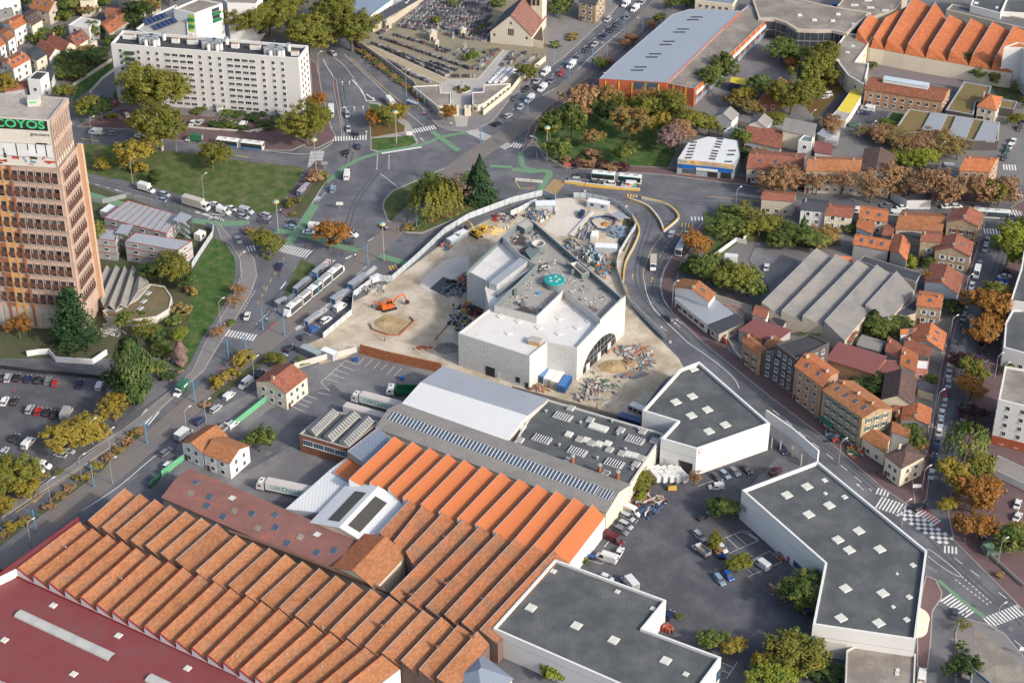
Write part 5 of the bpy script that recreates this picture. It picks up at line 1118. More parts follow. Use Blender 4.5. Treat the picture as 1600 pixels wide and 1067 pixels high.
for B, t, x, y, wd, z0, z1, m, nm in ((r1,11,1080,790,4.2,.05,4.2,dark,'open_doorway'),(r1,11,1000,770,4.6,.05,3.6,frame,'roller_door'),(r1,11,1565,600,1.0,.05,3.0,dark,'door'),(r2,16,215,330,4,.5,2.6,glassb,'window'),(r2,16,140,290,1,.05,2.2,rpaint,'door'),(r2,'pk',1205,330,2.6,4,6,steel,'louvre'),(r2,16,380,830,9,1,5.5,concl,'wall_panel'),(r3,15,1275,1010,2.5,1.5,5,glassb,'window')):
    i, tt = edge_near(B, q(t, x, y)[0], (z0+z1)/2); L0 = (B.P[(i+1) % len(B.P)]-B.P[i]).length; panel_on(B, i, tt-wd/2/L0, tt+wd/2/L0, z0, z1, m, nm)
for B in (r1, r2, r3):
    for i in range(len(B.P)): panel_on(B, i, 0.005, .995, 6.4 if B is not r3 else 6.0, 6.5 if B is not r3 else 6.1, greyw, 'trim_line', .03)
i, tt = edge_near(r1, q(11, 1168,690)[0], 8.5); a, c = r1.P[i], r1.P[(i+1) % len(r1.P)]; u = (c-a).normalized(); p = a+(c-a)*max(.03, min(tt, .97)); p = a+u*1.2 if tt < .5 else c-u*1.2
text_on(r1.root, 'C', (p.x, p.y, 8.6), math.atan2(u.y, u.x), 2.3, mat('red_letter', (0.6, 0.02, 0.02), 0.6))
flat('annex', 'low annex with a stained gravel roof, white vents and pipes', 'below the large retail unit', q(16, 490,860, 545,830, 925,885, 915,1110, 480,1110), 5, concl, gravel, .5, .4, sky=[(*q(16, 808,985)[0], .9, .9), (*q(16, 805,1010)[0], .9, .9)], skm=frame)
flat('dark_annex', 'small dark flat-roofed block', 'at the bottom right corner', q(16, 1275,960, 1420,1080, 1420,1140, 1260,1140), 5, greyw, felt, .5, .4, pm=zincb)
wall_run('boundary_wall', 'tall cream boundary wall', 'wall', 'between the orange roofs and the retail yard', q(15, 330,300, 600,10)+q(11, 600,1055, 745,905, 930,660), 5, .35, cream)
wall_run('screen_wall', 'long white screen wall', 'wall', 'linking the two retail units along the road', q(12, -15,490, 150,605, 310,745), 6.8, .5, white, z0=3.0)
for x, y in ((20,640),(75,660),(150,690),(205,740)):
    p = W(q(12, x, y+30)[0], 0); b = MB(); b.box((p.x, p.y, 2.0), (.35, .35, 4)); reg(b.obj('pillar', conc), 'grey pillar', 'pillar', 'under the white screen wall', 'pillars under the screen wall')
o = ground('forecourt_drum', [], concl) if False else None
p = W(q(16, 945,655)[0], 4); b = MB(); b.tube([(p.x-1, p.y, 0), (p.x-1, p.y, 4.2), (p.x-1, p.y, 4.5)], [3.6, 3.6, 3.4], 24); reg(b.obj('round_canopy', cream), 'round cream drum', 'canopy', 'against the right wall of the large retail unit')
# ---------------- building site ----------------
def dots_mat():
    m = mat('marked_white_cladding', (0.5, 0.5, 0.48), 0.85, 0.06, 0.1, 1.5); nt_ = m.node_tree; n = nt_.nodes; L = nt_.links
    bs = n['Principled BSDF']; src = bs.inputs['Base Color'].links[0].from_socket
    tc = n.new('ShaderNodeTexCoord'); v = n.new('ShaderNodeTexVoronoi'); v.inputs['Scale'].default_value = 0.85; v.inputs['Randomness'].default_value = 0.25; L.new(tc.outputs['UV'], v.inputs['Vector'])
    nz = n.new('ShaderNodeTexNoise'); nz.inputs['Scale'].default_value = 0.12; L.new(tc.outputs['UV'], nz.inputs['Vector'])
    a = n.new('ShaderNodeMath'); a.operation = 'LESS_THAN'; L.new(v.outputs['Distance'], a.inputs[0]); a.inputs[1].default_value = .17
    c = n.new('ShaderNodeMath'); c.operation = 'GREATER_THAN'; L.new(nz.outputs['Fac'], c.inputs[0]); c.inputs[1].default_value = .42
    d = n.new('ShaderNodeMath'); d.operation = 'MULTIPLY'; L.new(a.outputs[0], d.inputs[0]); L.new(c.outputs[0], d.inputs[1])
    x = n.new('ShaderNodeMix'); x.data_type = 'RGBA'; L.new(d.outputs[0], x.inputs[0]); L.new(src, x.inputs[6]); x.inputs[7].default_value = (.2, .21, .22, 1); L.new(x.outputs[2], bs.inputs['Base Color']); return m
dotw = dots_mat(); greeni = mat('grey_green_membrane', (0.13, 0.165, 0.165), 0.8, 0.15, 0.3, 2)
deckm = mat('stained_roof_deck', (0.33, 0.305, 0.275), 0.95, 0.35, 0.12, 2.2, col2=(0.06, 0.05, 0.05), thr=(0.5, 0.6), bump=0.3)
def WP(t, x, y, z): return W(q(t, x, y)[0], z).to_2d()
zs_ = 12.4
FP = [WP('cB', 85,375, zs_), WP('cB', 680,567, zs_), WP('cB', 825,452, zs_), WP('cB', 1072,497, zs_), WP('cB', 1465,385, 0), WP('cA', 722,140, 14.2), WP('cA', 640,118, 14.2), WP('cA', 570,160, 14.2), WP('cA', 440,285, 12.0), WP('cA', 157,557, 12.0), WP('cA', 335,648, 12.0), WP('cA', 308,702, 12.0), WP('cA', 345,865, zs_)]
SB = Bld('unfinished_building', 'large unfinished white concrete building with layered flat roofs', 'building', 'in the middle of the building site', FP)
FP = SB.P
b = MB(); b.prism(FP, 0, zs_-.5, 0, top=False); I = inset(FP, .35); n = len(FP)
for i in range(n):
    j = (i+1) % n; b.face([(*FP[i], zs_-.5), (*FP[j], zs_-.5), (*FP[j], zs_), (*FP[i], zs_)], 0); b.face([(*FP[i], zs_), (*FP[j], zs_), (*I[j], zs_), (*I[i], zs_)], 1); b.face([(*I[i], zs_), (*I[j], zs_), (*I[j], zs_-.5), (*I[i], zs_-.5)], 1)
b.obj('wall', [dotw, concl], SB.root)
b = MB(); b.face([(*p, zs_-.5) for p in I]); SB.roof = b.obj('roof', whslab, SB.root)
DP = ccw([WP('cA', *p, 14.6) for p in ((385,838),(740,930),(965,712),(1268,960),(1455,775),(720,140),(640,118),(570,160),(455,265),(600,420),(735,500))])
b = MB(); b.prism(DP, zs_-.5, 14.6, 0, top=False); I = inset(DP, .45); n = len(DP)
for i in range(n):
    j = (i+1) % n; b.face([(*DP[i], 14.6), (*DP[j], 14.6), (*I[j], 14.6), (*I[i], 14.6)], 1); b.face([(*I[i], 14.6), (*I[j], 14.6), (*I[j], 12.6), (*I[i], 12.6)], 2)
b.obj('parapet', [concl, steel, greeni], SB.root)
b = MB(); b.face([(*p, 12.6) for p in I]); dk = b.obj('upper_deck', deckm, SB.root)
# tall outer wall of the right side reaching the upper parapet
a, c = WP('cB', 1072,497, zs_), WP('cB', 1465,385, 0); d = c-a; u = d.normalized(); nn = Vector((u.y, -u.x)); b = MB()
b.face([(*(a+nn*.15), 0), (*(c+nn*.15), 0), (*(c+nn*.15), 14.6), (*(a+nn*.15), 12.6)]); b.face([(*(a-nn*.35), 0), (*(c-nn*.35), 0), (*(c-nn*.35), 14.6), (*(a-nn*.35), 12.6)][::-1]); b.face([(*(a+nn*.15), 12.6), (*(c+nn*.15), 14.6), (*(c-nn*.35), 14.6), (*(a-nn*.35), 12.6)], 1)
b.face([(*(a+nn*.15), 0), (*(a+nn*.15), 12.6), (*(a-nn*.35), 12.6), (*(a-nn*.35), 0)]); b.obj('facade', [dotw, steel], SB.root)
b = MB(); L0 = d.length; pts = []
for k in range(17):
    t = math.pi*k/16; s = .47+.34*-math.cos(t); pts.append((s, 1.0+6.4*math.sin(t)))
pts = [(.13, .3), (.81, .3)][::-1]+[(.13, 1.0)]+pts[1:-1]+[(.81, 1.0)]
V = [(*(a+d*s+nn*.28), z) for s, z in pts]; b.face(V[::-1] if False else V)
b.obj('arched_window', glass, SB.root)
b = MB()
for k in range(9):
    s = .18+.075*k; z1 = 1.0+6.4*math.sqrt(max(0, 1-((s-.47)/.34)**2)); p = a+d*s+nn*.34; b.box((p.x, p.y, z1/2), (.14, .1, z1), 0, math.atan2(u.y, u.x))
for z in (2.8, 4.6): 
    w_ = .34*math.sqrt(max(0, 1-((z-1)/6.4)**2)); p = a+d*.47+nn*.34; b.box((p.x, p.y, z), (2*w_*L0, .1, .12), 0, math.atan2(u.y, u.x))
b.obj('window_mullions', steel, SB.root)
b = MB()
for s0 in (.22, .45, .66): p = a+d*s0+nn*.4; b.box((p.x, p.y, 1.5), (1.9, .08, 2.6), 0, math.atan2(u.y, u.x))
b.obj('boarded_panels', [frame], SB.root)
# rooftop pieces
b = MB(); P4 = [WP('cA', *p, 14.2) for p in ((340,648),(405,668),(668,468),(600,438))]; b.prism(P4, 11.8, [14.2]*4, 0, 1); b.obj('roof_monitor', [mat('grey_cladding', (0.36, 0.37, 0.37), .8), zinc], SB.root)
b = MB(); 
for p0, p1 in (((157,557),(450,278)), ((735,505),(405,745))):
    x, y = WP('cA', *p0, 13.2), WP('cA', *p1, 13.2); e = (y-x); an = math.atan2(e.y, e.x); m_ = (x+y)/2; b.box((m_.x, m_.y, 12.5), (e.length, .4, 1.4), 0, an)
b.obj('side_parapet', [greeni], SB.root)
c = W(q('cA', 887,625)[0], 14.5); b = MB(); b.tube([(c.x, c.y, 12.6), (c.x, c.y, 14.4)], [3.6, 3.2], 28, 0); b.tube([(c.x, c.y, 14.4), (c.x, c.y, 14.62), (c.x, c.y, 14.75)], [3.3, 3.2, .3], 28, 1)
for k in range(5): b.box((c.x+math.cos(k*1.3)*1.5, c.y+math.sin(k*1.3)*1.5, 14.75), (.9, .6, .12), 2, k)
b.obj('tank', [greeni, mat('teal_tarpaulin', (0.01, 0.27, 0.25), .6, .15), concl], dk)
c = W(q('cA', 755,318)[0], 15.3); b = MB(); b.tube([(c.x, c.y, 12.6), (c.x, c.y, 15.2)], 2.2, 24, 0, cap=False); b.tube([(c.x, c.y, 15.2), (c.x, c.y, 12.7)], 1.7, 24, 1, cap=False)
for k in range(24):
    t0, t1 = 2*math.pi*k/24, 2*math.pi*(k+1)/24; b.face([(c.x+2.2*math.cos(t0), c.y+2.2*math.sin(t0), 15.2), (c.x+2.2*math.cos(t1), c.y+2.2*math.sin(t1), 15.2), (c.x+1.7*math.cos(t1), c.y+1.7*math.sin(t1), 15.2), (c.x+1.7*math.cos(t0), c.y+1.7*math.sin(t0), 15.2)], 1)
b.obj('concrete_ring', [greeni, concl], dk)
b = MB(); P4 = [WP('cA', *p, 14.0) for p in ((640,385),(700,335),(760,400),(690,455))]; b.prism(P4, 12.6, 14.2, 0); b.obj('sloping_duct', greeni, dk)
P4 = ccw([WP('cA', *p, 14.8) for p in ((1015,488),(1075,472),(1180,562),(1115,578))]); I4 = inset(P4, .3); b = MB(); b.prism(P4, 12.6, 14.8, 0, top=False)
for i in range(4): j = (i+1) % 4; b.face([(*P4[i], 14.8), (*P4[j], 14.8), (*I4[j], 14.8), (*I4[i], 14.8)], 1); b.face([(*I4[i], 14.8), (*I4[j], 14.8), (*I4[j], 12.7), (*I4[i], 12.7)], 1)
b.obj('open_shaft', [greeni, concl], dk)
P4 = ccw([WP('cA', *p, 14.7) for p in ((575,165),(640,200),(712,160),(655,122))]); b = MB(); b.prism(P4, 12.6, 14.65, 0, 1); b.obj('corner_plinth', [greeni, conc], dk)
for x, y in ((563,730),(620,820),(990,495),(1040,565),(775,865)):
    c = W(q('cA', x, y)[0], 13.6); b = MB(); b.box((c.x, c.y, 13.6), (1.0, .8, 2.2)); b.obj('vent_box', greeni, dk)
rr = random.Random(11); b = MB(); mats_ = [concl, bluem, steel, feltb, frame]
for i in range(150):
    x, y = rr.choice([(700,300),(850,500),(600,780),(700,640),(1100,720),(1250,800),(1000,620),(560,250)]); x += rr.gauss(0, 45); y += rr.gauss(0, 32)
    c = W(q('cA', x, y)[0], 12.7); b.box((c.x, c.y, 12.7), (rr.uniform(.3, 1.6), rr.uniform(.15, .6), rr.uniform(.05, .25)), rr.choice([0, 0, 2, 2, 3, 4]), rr.uniform(0, 3))
c = W(q('cA', 757,738)[0], 12.8); b.box((c.x, c.y, 12.8), (1.6, 1.3, .3), 1, .5)
o = b.obj('roof_debris', mats_, dk); o['kind'] = 'stuff'
for x, y in ((930,250),(760,325),(1080,325),(925,375),(505,370),(435,230),(1070,180),(1175,275),(590,272)):
    c = W(q('cB', x, y)[0], 12.1); b = MB(); b.box((c.x, c.y, 12.0), (1.9, 1.9, .3), 0, .6); b.obj('roof_hatch', whslab, SB.roof)
c = W(q('cB', 725,450)[0], 12.4); b = MB(); b.box((c.x, c.y, 12.6), (3.6, 2.6, 1.3), 0, -.35); b.box((c.x, c.y, 13.32), (3.9, 2.9, .12), 1, -.35); b.obj('plywood_box', [mat('plywood', (0.42, 0.27, 0.14), .8, .2), conc], SB.roof)
P = SB.P
for x, y, wd, z0, z1 in ((355,695,3.2,.1,3.6), (428,730,1.2,.3,2.4), (572,775,1.4,1.3,3.2), (663,805,1.0,.1,2.3), (1100,720,1.2,.1,2.6)):
    i, tt = edge_near(SB, q('cB', x, y)[0], (z0+z1)/2); L1 = (P[(i+1) % len(P)]-P[i]).length; panel_on(SB, i, tt-wd/2/L1, tt+wd/2/L1, z0, z1, dark if wd != 1.2 else frame, 'opening')
# containers and cabins
def container(desc, ctx, t, cx, cy, dx, dy, col, L_=6.1, H=2.6, wd=2.45, name='shipping_container', cat='container', win=0, z=0):
    p = W(q(t, cx, cy)[0], z+H); p.z = z; a = heading(q(t, cx, cy)[0], (dx, dy)); r = empty(name, p); r.rotation_euler = (0, 0, a); b = MB()
    b.box((0, 0, H/2), (L_, wd, H)); 
    k = int(L_/.3)
    for i in range(k):
        for s in (-1, 1): b.box((-L_/2+L_*(i+.5)/k, s*(wd/2+.02), H/2), (L_/k*.5, .04, H-.3))
    for x in (-1, 1):
        for y in (-1, 1): b.box((x*(L_/2-.04), y*(wd/2-.04), H/2), (.16, .16, H+.04))
    b.obj('body', mat('paint_'+name+'_'+col[0], col[1], .6, .12, .5, 3), r, local=True)
    b = MB()
    for s in (-.6, -.25, .25, .6): b.box((L_/2+.03, s*wd/2*1.2, H/2), (.05, .05, H-.3))
    b.box((L_/2+.015, 0, H/2), (.02, .04, H-.2), 1); b.obj('door_bars', [steel, dark], r, local=True)
    for i in range(win): b = MB(); b.box((-L_/2+L_*(i+.5)/win, -wd/2-.05, 1.6), (1.2, .06, .9), 0); b.obj('window', glass, r, local=True)
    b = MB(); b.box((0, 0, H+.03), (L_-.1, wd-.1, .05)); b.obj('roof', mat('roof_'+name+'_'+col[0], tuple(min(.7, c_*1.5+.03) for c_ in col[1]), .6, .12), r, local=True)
    reg(r, desc, cat, ctx, 'containers and cabins on the site'); return r
BL = ('blue', (0.02, 0.09, 0.25)); WHt = ('white', (0.6, 0.58, 0.52)); LB = ('light', (0.42, 0.44, 0.46)); PB = ('pale_blue', (0.06, 0.14, 0.25))
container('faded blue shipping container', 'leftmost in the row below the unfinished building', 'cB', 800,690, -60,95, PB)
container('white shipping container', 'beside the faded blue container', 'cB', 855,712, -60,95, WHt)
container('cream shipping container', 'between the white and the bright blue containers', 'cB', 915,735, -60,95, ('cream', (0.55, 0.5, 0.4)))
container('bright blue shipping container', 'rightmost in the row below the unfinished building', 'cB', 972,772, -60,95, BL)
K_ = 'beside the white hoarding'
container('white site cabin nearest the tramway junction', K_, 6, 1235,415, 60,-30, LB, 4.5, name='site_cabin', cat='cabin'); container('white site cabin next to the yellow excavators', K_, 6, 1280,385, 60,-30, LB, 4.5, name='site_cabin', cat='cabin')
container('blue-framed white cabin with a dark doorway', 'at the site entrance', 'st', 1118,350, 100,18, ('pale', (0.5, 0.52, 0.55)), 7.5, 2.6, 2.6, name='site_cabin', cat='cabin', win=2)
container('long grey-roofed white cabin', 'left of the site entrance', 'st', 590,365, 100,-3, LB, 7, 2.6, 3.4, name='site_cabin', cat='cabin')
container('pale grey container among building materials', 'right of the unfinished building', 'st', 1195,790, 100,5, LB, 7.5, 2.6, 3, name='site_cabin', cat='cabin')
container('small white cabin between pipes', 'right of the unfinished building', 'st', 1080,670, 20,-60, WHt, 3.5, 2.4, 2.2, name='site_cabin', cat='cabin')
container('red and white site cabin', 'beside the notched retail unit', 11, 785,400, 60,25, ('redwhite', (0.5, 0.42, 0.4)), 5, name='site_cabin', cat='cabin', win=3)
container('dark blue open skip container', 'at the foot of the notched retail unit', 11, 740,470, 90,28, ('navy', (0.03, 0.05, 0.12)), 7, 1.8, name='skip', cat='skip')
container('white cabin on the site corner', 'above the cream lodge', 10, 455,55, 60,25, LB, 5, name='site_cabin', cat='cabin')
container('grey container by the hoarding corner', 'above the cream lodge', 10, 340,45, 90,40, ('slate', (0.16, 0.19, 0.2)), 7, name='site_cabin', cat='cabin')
# hoarding
hm = mat('white_hoarding_panel', (0.42, 0.45, 0.47), .7, .06, kind='ribv'); H1 = q(6, 420,1050, 600,900, 610,790, 745,690, 850,690, 1000,560, 1180,390, 1330,300, 1600,200)+q(7, 100,175, 190,155)
wall_run('site_hoarding', 'long white hoarding of upright panels', 'hoarding', 'between the junction roads and the building site', H1, 2.3, .1, hm, posts=(3, steel))
wall_run('site_hoarding', 'short grey hoarding behind the cabin', 'hoarding', 'left of the site entrance', q('st', 570,290, 690,345, 680,460), 2.3, .1, hm, posts=(3, steel))
wall_run('site_hoarding', 'inner white hoarding line', 'hoarding', 'behind heaps of bagged rubble', q('st', 240,500, 310,470, 430,410, 500,380), 2.3, .1, hm, posts=(3, steel))
wall_run('site_hoarding', 'white hoarding curving round the bend', 'hoarding', 'along the two-way road east of the site', q('st', 870,315, 1000,320, 1220,365, 1330,410, 1450,530, 1490,620)+q('st', 1440,700, 1380,800, 1320,900, 1300,1000)+q(7, 655,640, 700,760, 730,830, 850,950, 960,1060), 2.2, .1, hm, posts=(3, steel))
wall_run('concrete_barrier', 'low concrete barrier line with yellow tops', 'barrier', 'on the inside of the bend', smooth_px(q(7, 745,280, 795,370, 770,460, 710,580, 695,700), 4), .85, .5, concl, cap=ypaint)
wall_run('concrete_barrier', 'curved concrete barrier with yellow sections', 'barrier', 'round the closed island by the bend', smooth_px(q(7, 730,180, 850,230, 920,310, 945,370), 4), .85, .5, ypaint, cap=concl)
wall_run('concrete_barrier', 'pale concrete barrier', 'barrier', 'on the outer side of the closed island', smooth_px(q(7, 810,175, 900,195, 980,225, 1030,270, 1035,310, 945,385), 4), .85, .5, concl, cap=ypaint)
wall_run('concrete_barrier', 'long concrete kerb barrier with yellow base', 'barrier', 'in front of the waiting cars', q(7, 330,75, 500,95, 700,118, 800,125), .9, .7, ypaint, cap=concl)
wall_run('concrete_barrier', 'short concrete barrier', 'barrier', 'beside the green cycle crossing', q(7, 20,60, 190,75), .9, .5, concl)
wall_run('brick_wall', 'long rusty-brown brick wall', 'wall', 'between the site and the lorry yard', q(10, 652,75, 800,115, 1000,160, 1160,195), 3.6, .35, mat('orange_brown_brick', (0.27, 0.1, 0.045), .9, .3, .5, 3, kind='brick'))
wall_run('concrete_wall', 'pale panelled concrete wall', 'wall', 'behind the cream lodge', q(10, 240,170, 450,110, 660,60), 2.2, .2, concl)
wall_run('site_wall', 'low grey retaining wall', 'wall', 'between the site and the dark workshop roof', q(11, 0,300, 225,358, 620,465, 960,580), 1.4, .4, gravel)
wall_run('timber_fence', 'timber-sided trench wall', 'wall', 'beside the brown stacked rail beams', q('st', 840,700, 1060,460), .7, 1.2, concl)
# excavators
def excavator(px, t, d, col, ctx, desc, s=1.0, reach=1.0):
    c = q(t, *px)[0]; p = W(c, 1); p.z = 0.05; r = empty('excavator', p); r.rotation_euler = (0, 0, heading(c, d)); r.scale = (s, s, s); m = mat('paint_'+desc.split()[0], col, .5, .1)
    for y in (-1, 1): b = MB(); b.box((0, y*.95, .42), (3.4, .5, .55)); b.tube([(-1.7, y*1.2, .42), (-1.7, y*.7, .42)], .38, 10); b.tube([(1.7, y*1.2, .42), (1.7, y*.7, .42)], .38, 10); b.obj('track', dark, r, local=True)
    b = MB(); b.box((-.5, 0, 1.25), (3.4, 2.3, .5)); b.box((-1.5, 0, 1.75), (1.5, 2.2, .9)); b.box((.1, -.6, 1.7), (1.2, 1.0, .5)); b.obj('body', m, r, local=True)
    b = MB(); b.box((.45, .6, 1.95), (1.4, 1.0, 1.3)); b.obj('cab', glass, r, local=True)
    b = MB(); b.box((.4, .6, 2.66), (1.5, 1.1, .12)); b.obj('cab_roof', m, r, local=True)
    b = MB(); b.tube([(1.0, -.2, 1.5), (2.6*reach, -.2, 3.7), (4.6*reach, -.2, 3.9)], [.24, .28, .2], 6); b.obj('boom', m, r, local=True)
    b = MB(); b.tube([(4.4*reach, -.2, 4.1), (5.4*reach, -.2, 1.6)], [.2, .15], 6); b.obj('arm', m, r, local=True)
    b = MB(); b.prism([(5.0*reach, -.6), (5.9*reach, -.6), (5.8*reach, .2), (5.0*reach, .2)], .6, 1.6); b.obj('bucket', dark, r, local=True); reg(r, desc, 'excavator', ctx)
OR = (0.6, 0.12, 0.02); YE = (0.55, 0.33, 0.03)
excavator((830,850), 6, (100,-25), OR, 'digging beside the fenced pit', 'orange crawler excavator with raised arm', 1.15); excavator((780,850), 6, (-60,-5), OR, 'behind the larger orange excavator', 'orange mini digger with arm folded', .75, .7)
excavator((1375,395), 6, (-50,-30), YE, 'beside the white cabins', 'yellow crawler excavator'); excavator((1415,365), 6, (-20,15), YE, 'behind the yellow crawler excavator', 'yellow small loader', .8, .5)
# heaps and materials
def heap(t, x, y, r_, h, m, desc, ctx, name='soil_heap', cat='heap', sx=1.3):
    p = W(q(t, x, y)[0], 0); b = MB(); N = 18; rr = random.Random(int(x+y)); rings = []
    for k in range(6):
        f = k/5; rad = r_*(1-f)**.8; rings.append([(p.x+math.cos(2*math.pi*i/N)*rad*sx*rr.uniform(.85, 1.15), p.y+math.sin(2*math.pi*i/N)*rad*rr.uniform(.85, 1.15), h*f*rr.uniform(.8, 1.1)) for i in range(N)])
    for k in range(5):
        for i in range(N): j = (i+1) % N; b.face([rings[k][i], rings[k][j], rings[k+1][j], rings[k+1][i]])
    reg(b.obj(name, m), desc, cat, ctx)
heap('cA', 375,220, 3.6, 1.6, mat('yellow_sand', (0.5, 0.36, 0.16), .95, .15), 'heap of yellow sand', 'beside the yellow excavators'); heap(10, 1195,45, 3.4, 1.8, gravel, 'heap of grey gravel', 'left of the unfinished building')
heap(6, 800,950, 3.4, .8, dirt_d, 'low heap of dug clay', 'in the fenced pit below the orange excavator'); heap('cB', 1370,660, 4, 1.2, dirt_d, 'low heap of pale soil', 'right of the arched window'); heap('st', 1190,585, 1.6, 1.2, mat('rusty_soil', (0.35, 0.17, 0.06), .95, .2), 'small heap of rusty soil', 'inside the blue barrier ring'); heap('cB', 1530,640, 3, 1.2, dirt_d, 'small heap of orange-brown earth', 'below the scattered planks')
def pile(t, x, y, sx, sy, n, cols, desc, ctx, h=1.0, name='material_pile', long=(1, 3), an=None, cat='building materials'):
    c0 = q(t, x, y)[0]; rr = random.Random(int(x*3+y)); b = MB(); ms = [mat('stack_'+c, PCOL[c], .8, .2) for c in cols]
    for i in range(int(n*1.7)):
        px = (c0[0]+rr.gauss(0, sx), c0[1]+rr.gauss(0, sy)); p = W(px, .2); a = (rr.uniform(0, 3.1) if an is None else heading(px, an)+rr.gauss(0, .12)); hh = rr.uniform(.15, h)
        L_ = rr.uniform(*long)*.75; b.box((p.x, p.y, hh/2+rr.uniform(0, .4*h)), (L_, rr.uniform(.12, .6), hh), rr.randrange(len(ms)), a)
    o = b.obj(name, ms); reg(o, desc, cat, ctx); o['kind'] = 'stuff'; return o
PCOL = dict(grey=(.2, .21, .22), white=(.45, .44, .41), tan=(.35, .26, .17), blue=(.06, .1, .19), red=(.35, .05, .04), orange=(.36, .15, .08), teal=(.07, .18, .19), dark=(.04, .04, .045), rust=(.2, .11, .07), sky=(.18, .28, .36), yellow=(.42, .32, .08), green=(.06, .15, .08), pale=(.42, .38, .33))
pile('st', 510,490, 9, 5, 110, ['pale', 'white', 'grey', 'tan', 'blue'], 'heap of bagged rubble and pallets', 'below the long grey-roofed cabin', 1.2); pile('st', 1010,690, 6, 6, 50, ['grey', 'white', 'grey'], 'bundles of grey scaffold tubes', 'beside the small white cabin', .9, long=(2, 5), an=(30, -40)); pile('st', 1320,670, 7, 5, 60, ['grey', 'sky', 'grey'], 'scattered grey formwork parts', 'below the blue barrier ring', .8, long=(1.5, 4)); pile('st', 1000,860, 10, 5, 70, ['grey', 'white', 'rust', 'grey'], 'rows of scaffold parts and rusty bars', 'along the right edge of the unfinished building', .9, long=(2, 5))
pile('st', 1070,940, 8, 6, 80, ['teal', 'white', 'sky', 'grey'], 'upright teal and white formwork props', 'below the pale grey container', 2.4, long=(.5, 1.6)); pile('st', 1180,990, 7, 8, 70, ['sky', 'grey', 'rust', 'orange', 'teal'], 'mixed blue and orange crates', 'by the hoarding on the bend', 1.2); pile('st', 840,780, 4, 4, 30, ['grey', 'blue', 'tan'], 'frames and small pallets', 'at the corner of the unfinished building', 1.3)
pile('cB', 1215,820, 7, 6, 60, ['pale', 'white', 'rust', 'grey'], 'stack of pale stone offcuts', 'right of the bright blue container', 1.0); pile('cB', 1340,820, 7, 4, 50, ['grey', 'white', 'tan', 'green'], 'scattered steel plates and buckets', 'below the arched window', .7); pile('cB', 1150,915, 8, 2.5, 34, ['grey', 'pale'], 'row of grey block pallets', 'beside the workshop boundary', 1.1, long=(1, 2)); pile('cB', 1330,950, 8, 3, 26, ['white', 'tan'], 'loose white boards', 'beside the workshop boundary', .3, long=(2, 4), an=(80, -40))
pile('cB', 1530,730, 9, 2, 20, ['grey', 'orange'], 'long grey pipes with an orange end', 'near the road corner of the site', .9, long=(3, 6), an=(100, -35)); pile('cB', 1540,520, 12, 4, 60, ['orange', 'white', 'grey', 'orange'], 'orange clamps and pale beams', 'right of the arched window', .8, long=(1, 4)); pile(11, 800,120, 10, 8, 120, ['grey', 'white', 'tan', 'rust', 'sky'], 'wide scatter of planks and metal sheets', 'in the right corner of the building site', .7, long=(1, 3.5))
pile('cA', 220,890, 5, 5, 40, ['dark', 'red', 'dark'], 'black and red stacked frames', 'left of the unfinished building', .8); pile('cA', 100,960, 6, 9, 70, ['white', 'grey', 'dark', 'blue', 'yellow'], 'heap of bundled white rolls', 'against the left wall of the unfinished building', 1.1); pile('cA', 60,710, 8, 5, 60, ['dark', 'grey', 'grey'], 'dark scaffold frames', 'on the slab left of the unfinished building', 1.4); pile('cA', 120,640, 3, 4, 20, ['orange', 'grey'], 'orange access machine parts', 'against the grey side wing', 1.6, cat='machine')
pile('cA', 400,120, 3, 1.5, 14, ['red', 'red'], 'red plastic barriers', 'by the white hoarding', .9); pile('cA', 470,115, 6, 3, 40, ['grey', 'dark', 'pale'], 'grey formwork heap', 'between hoarding and unfinished building', .9); pile(10, 1040,40, 8, 1, 12, ['red', 'orange'], 'fallen red barrier strips', 'near the brick wall', .5); pile('cA', 450,200, 3, 1.2, 10, ['white'], 'white bulk bags', 'beside the heap of yellow sand', 1.1, long=(.9, 1.2)); pile(6, 740,740, 6, 3, 26, ['grey', 'pale'], 'stack of grey railings', 'against the hoarding', 1.0, long=(2, 4))
pile(6, 1190,470, 3.5, 2.5, 16, ['blue', 'grey', 'orange'], 'blue-grey bins and an orange net', 'below the white site cabins', 1.3); pile('cB', 745,830, 8, 3, 26, ['rust', 'orange', 'white', 'tan'], 'rusty bars and orange nets', 'in front of the containers', .7)
for i, (t, x, y, h_) in enumerate((('cA',95,320,4),('cA',510,80,5),(7,120,150,7),(7,455,130,7),(7,715,225,7),('sm',135,760,6),(6,820,690,9),('cB',1240,1010,2),(11,530,420,2.5),(7,725,800,4))):
    p = W(q(t, x, y)[0], 0); b = MB(); b.tube([(p.x, p.y, 0), (p.x, p.y, h_)], .11, 6); b.box((p.x, p.y, .25), (.8, .8, .5), 1); reg(b.obj('timber_pole', [mat('pole_wood', (0.2, 0.08, 0.04), .9), concl]), 'wooden temporary pole', 'pole', 'around the building site', 'temporary poles')
def netting(t, pts, col, desc, ctx, h=1.0):
    wall_run('barrier_netting', desc, 'barrier', ctx, q(t, *pts), h, .08, mat('net_'+col, PCOL[col], .8))
netting(6, [710,960, 730,1000, 820,1030, 900,1035, 990,950, 960,920], 'orange', 'orange netting', 'round the dug pit', .9); netting(6, [1120,1060, 1200,970, 1280,880, 1320,820], 'orange', 'orange net fence', 'left of the unfinished building', .8); netting('st', [1060,520, 1045,570, 1110,640, 1180,650, 1260,620, 1300,540, 1200,515, 1100,520, 1060,540], 'blue', 'ring of blue barriers', 'around a small dug hole', 1.0)
b = MB(); P4 = [WP('st', *p, 2.8) for p in ((1235,480),(1320,440),(1440,520),(1290,510))]; b.prism(P4, 2.6, 2.8, 0, bot=True); 
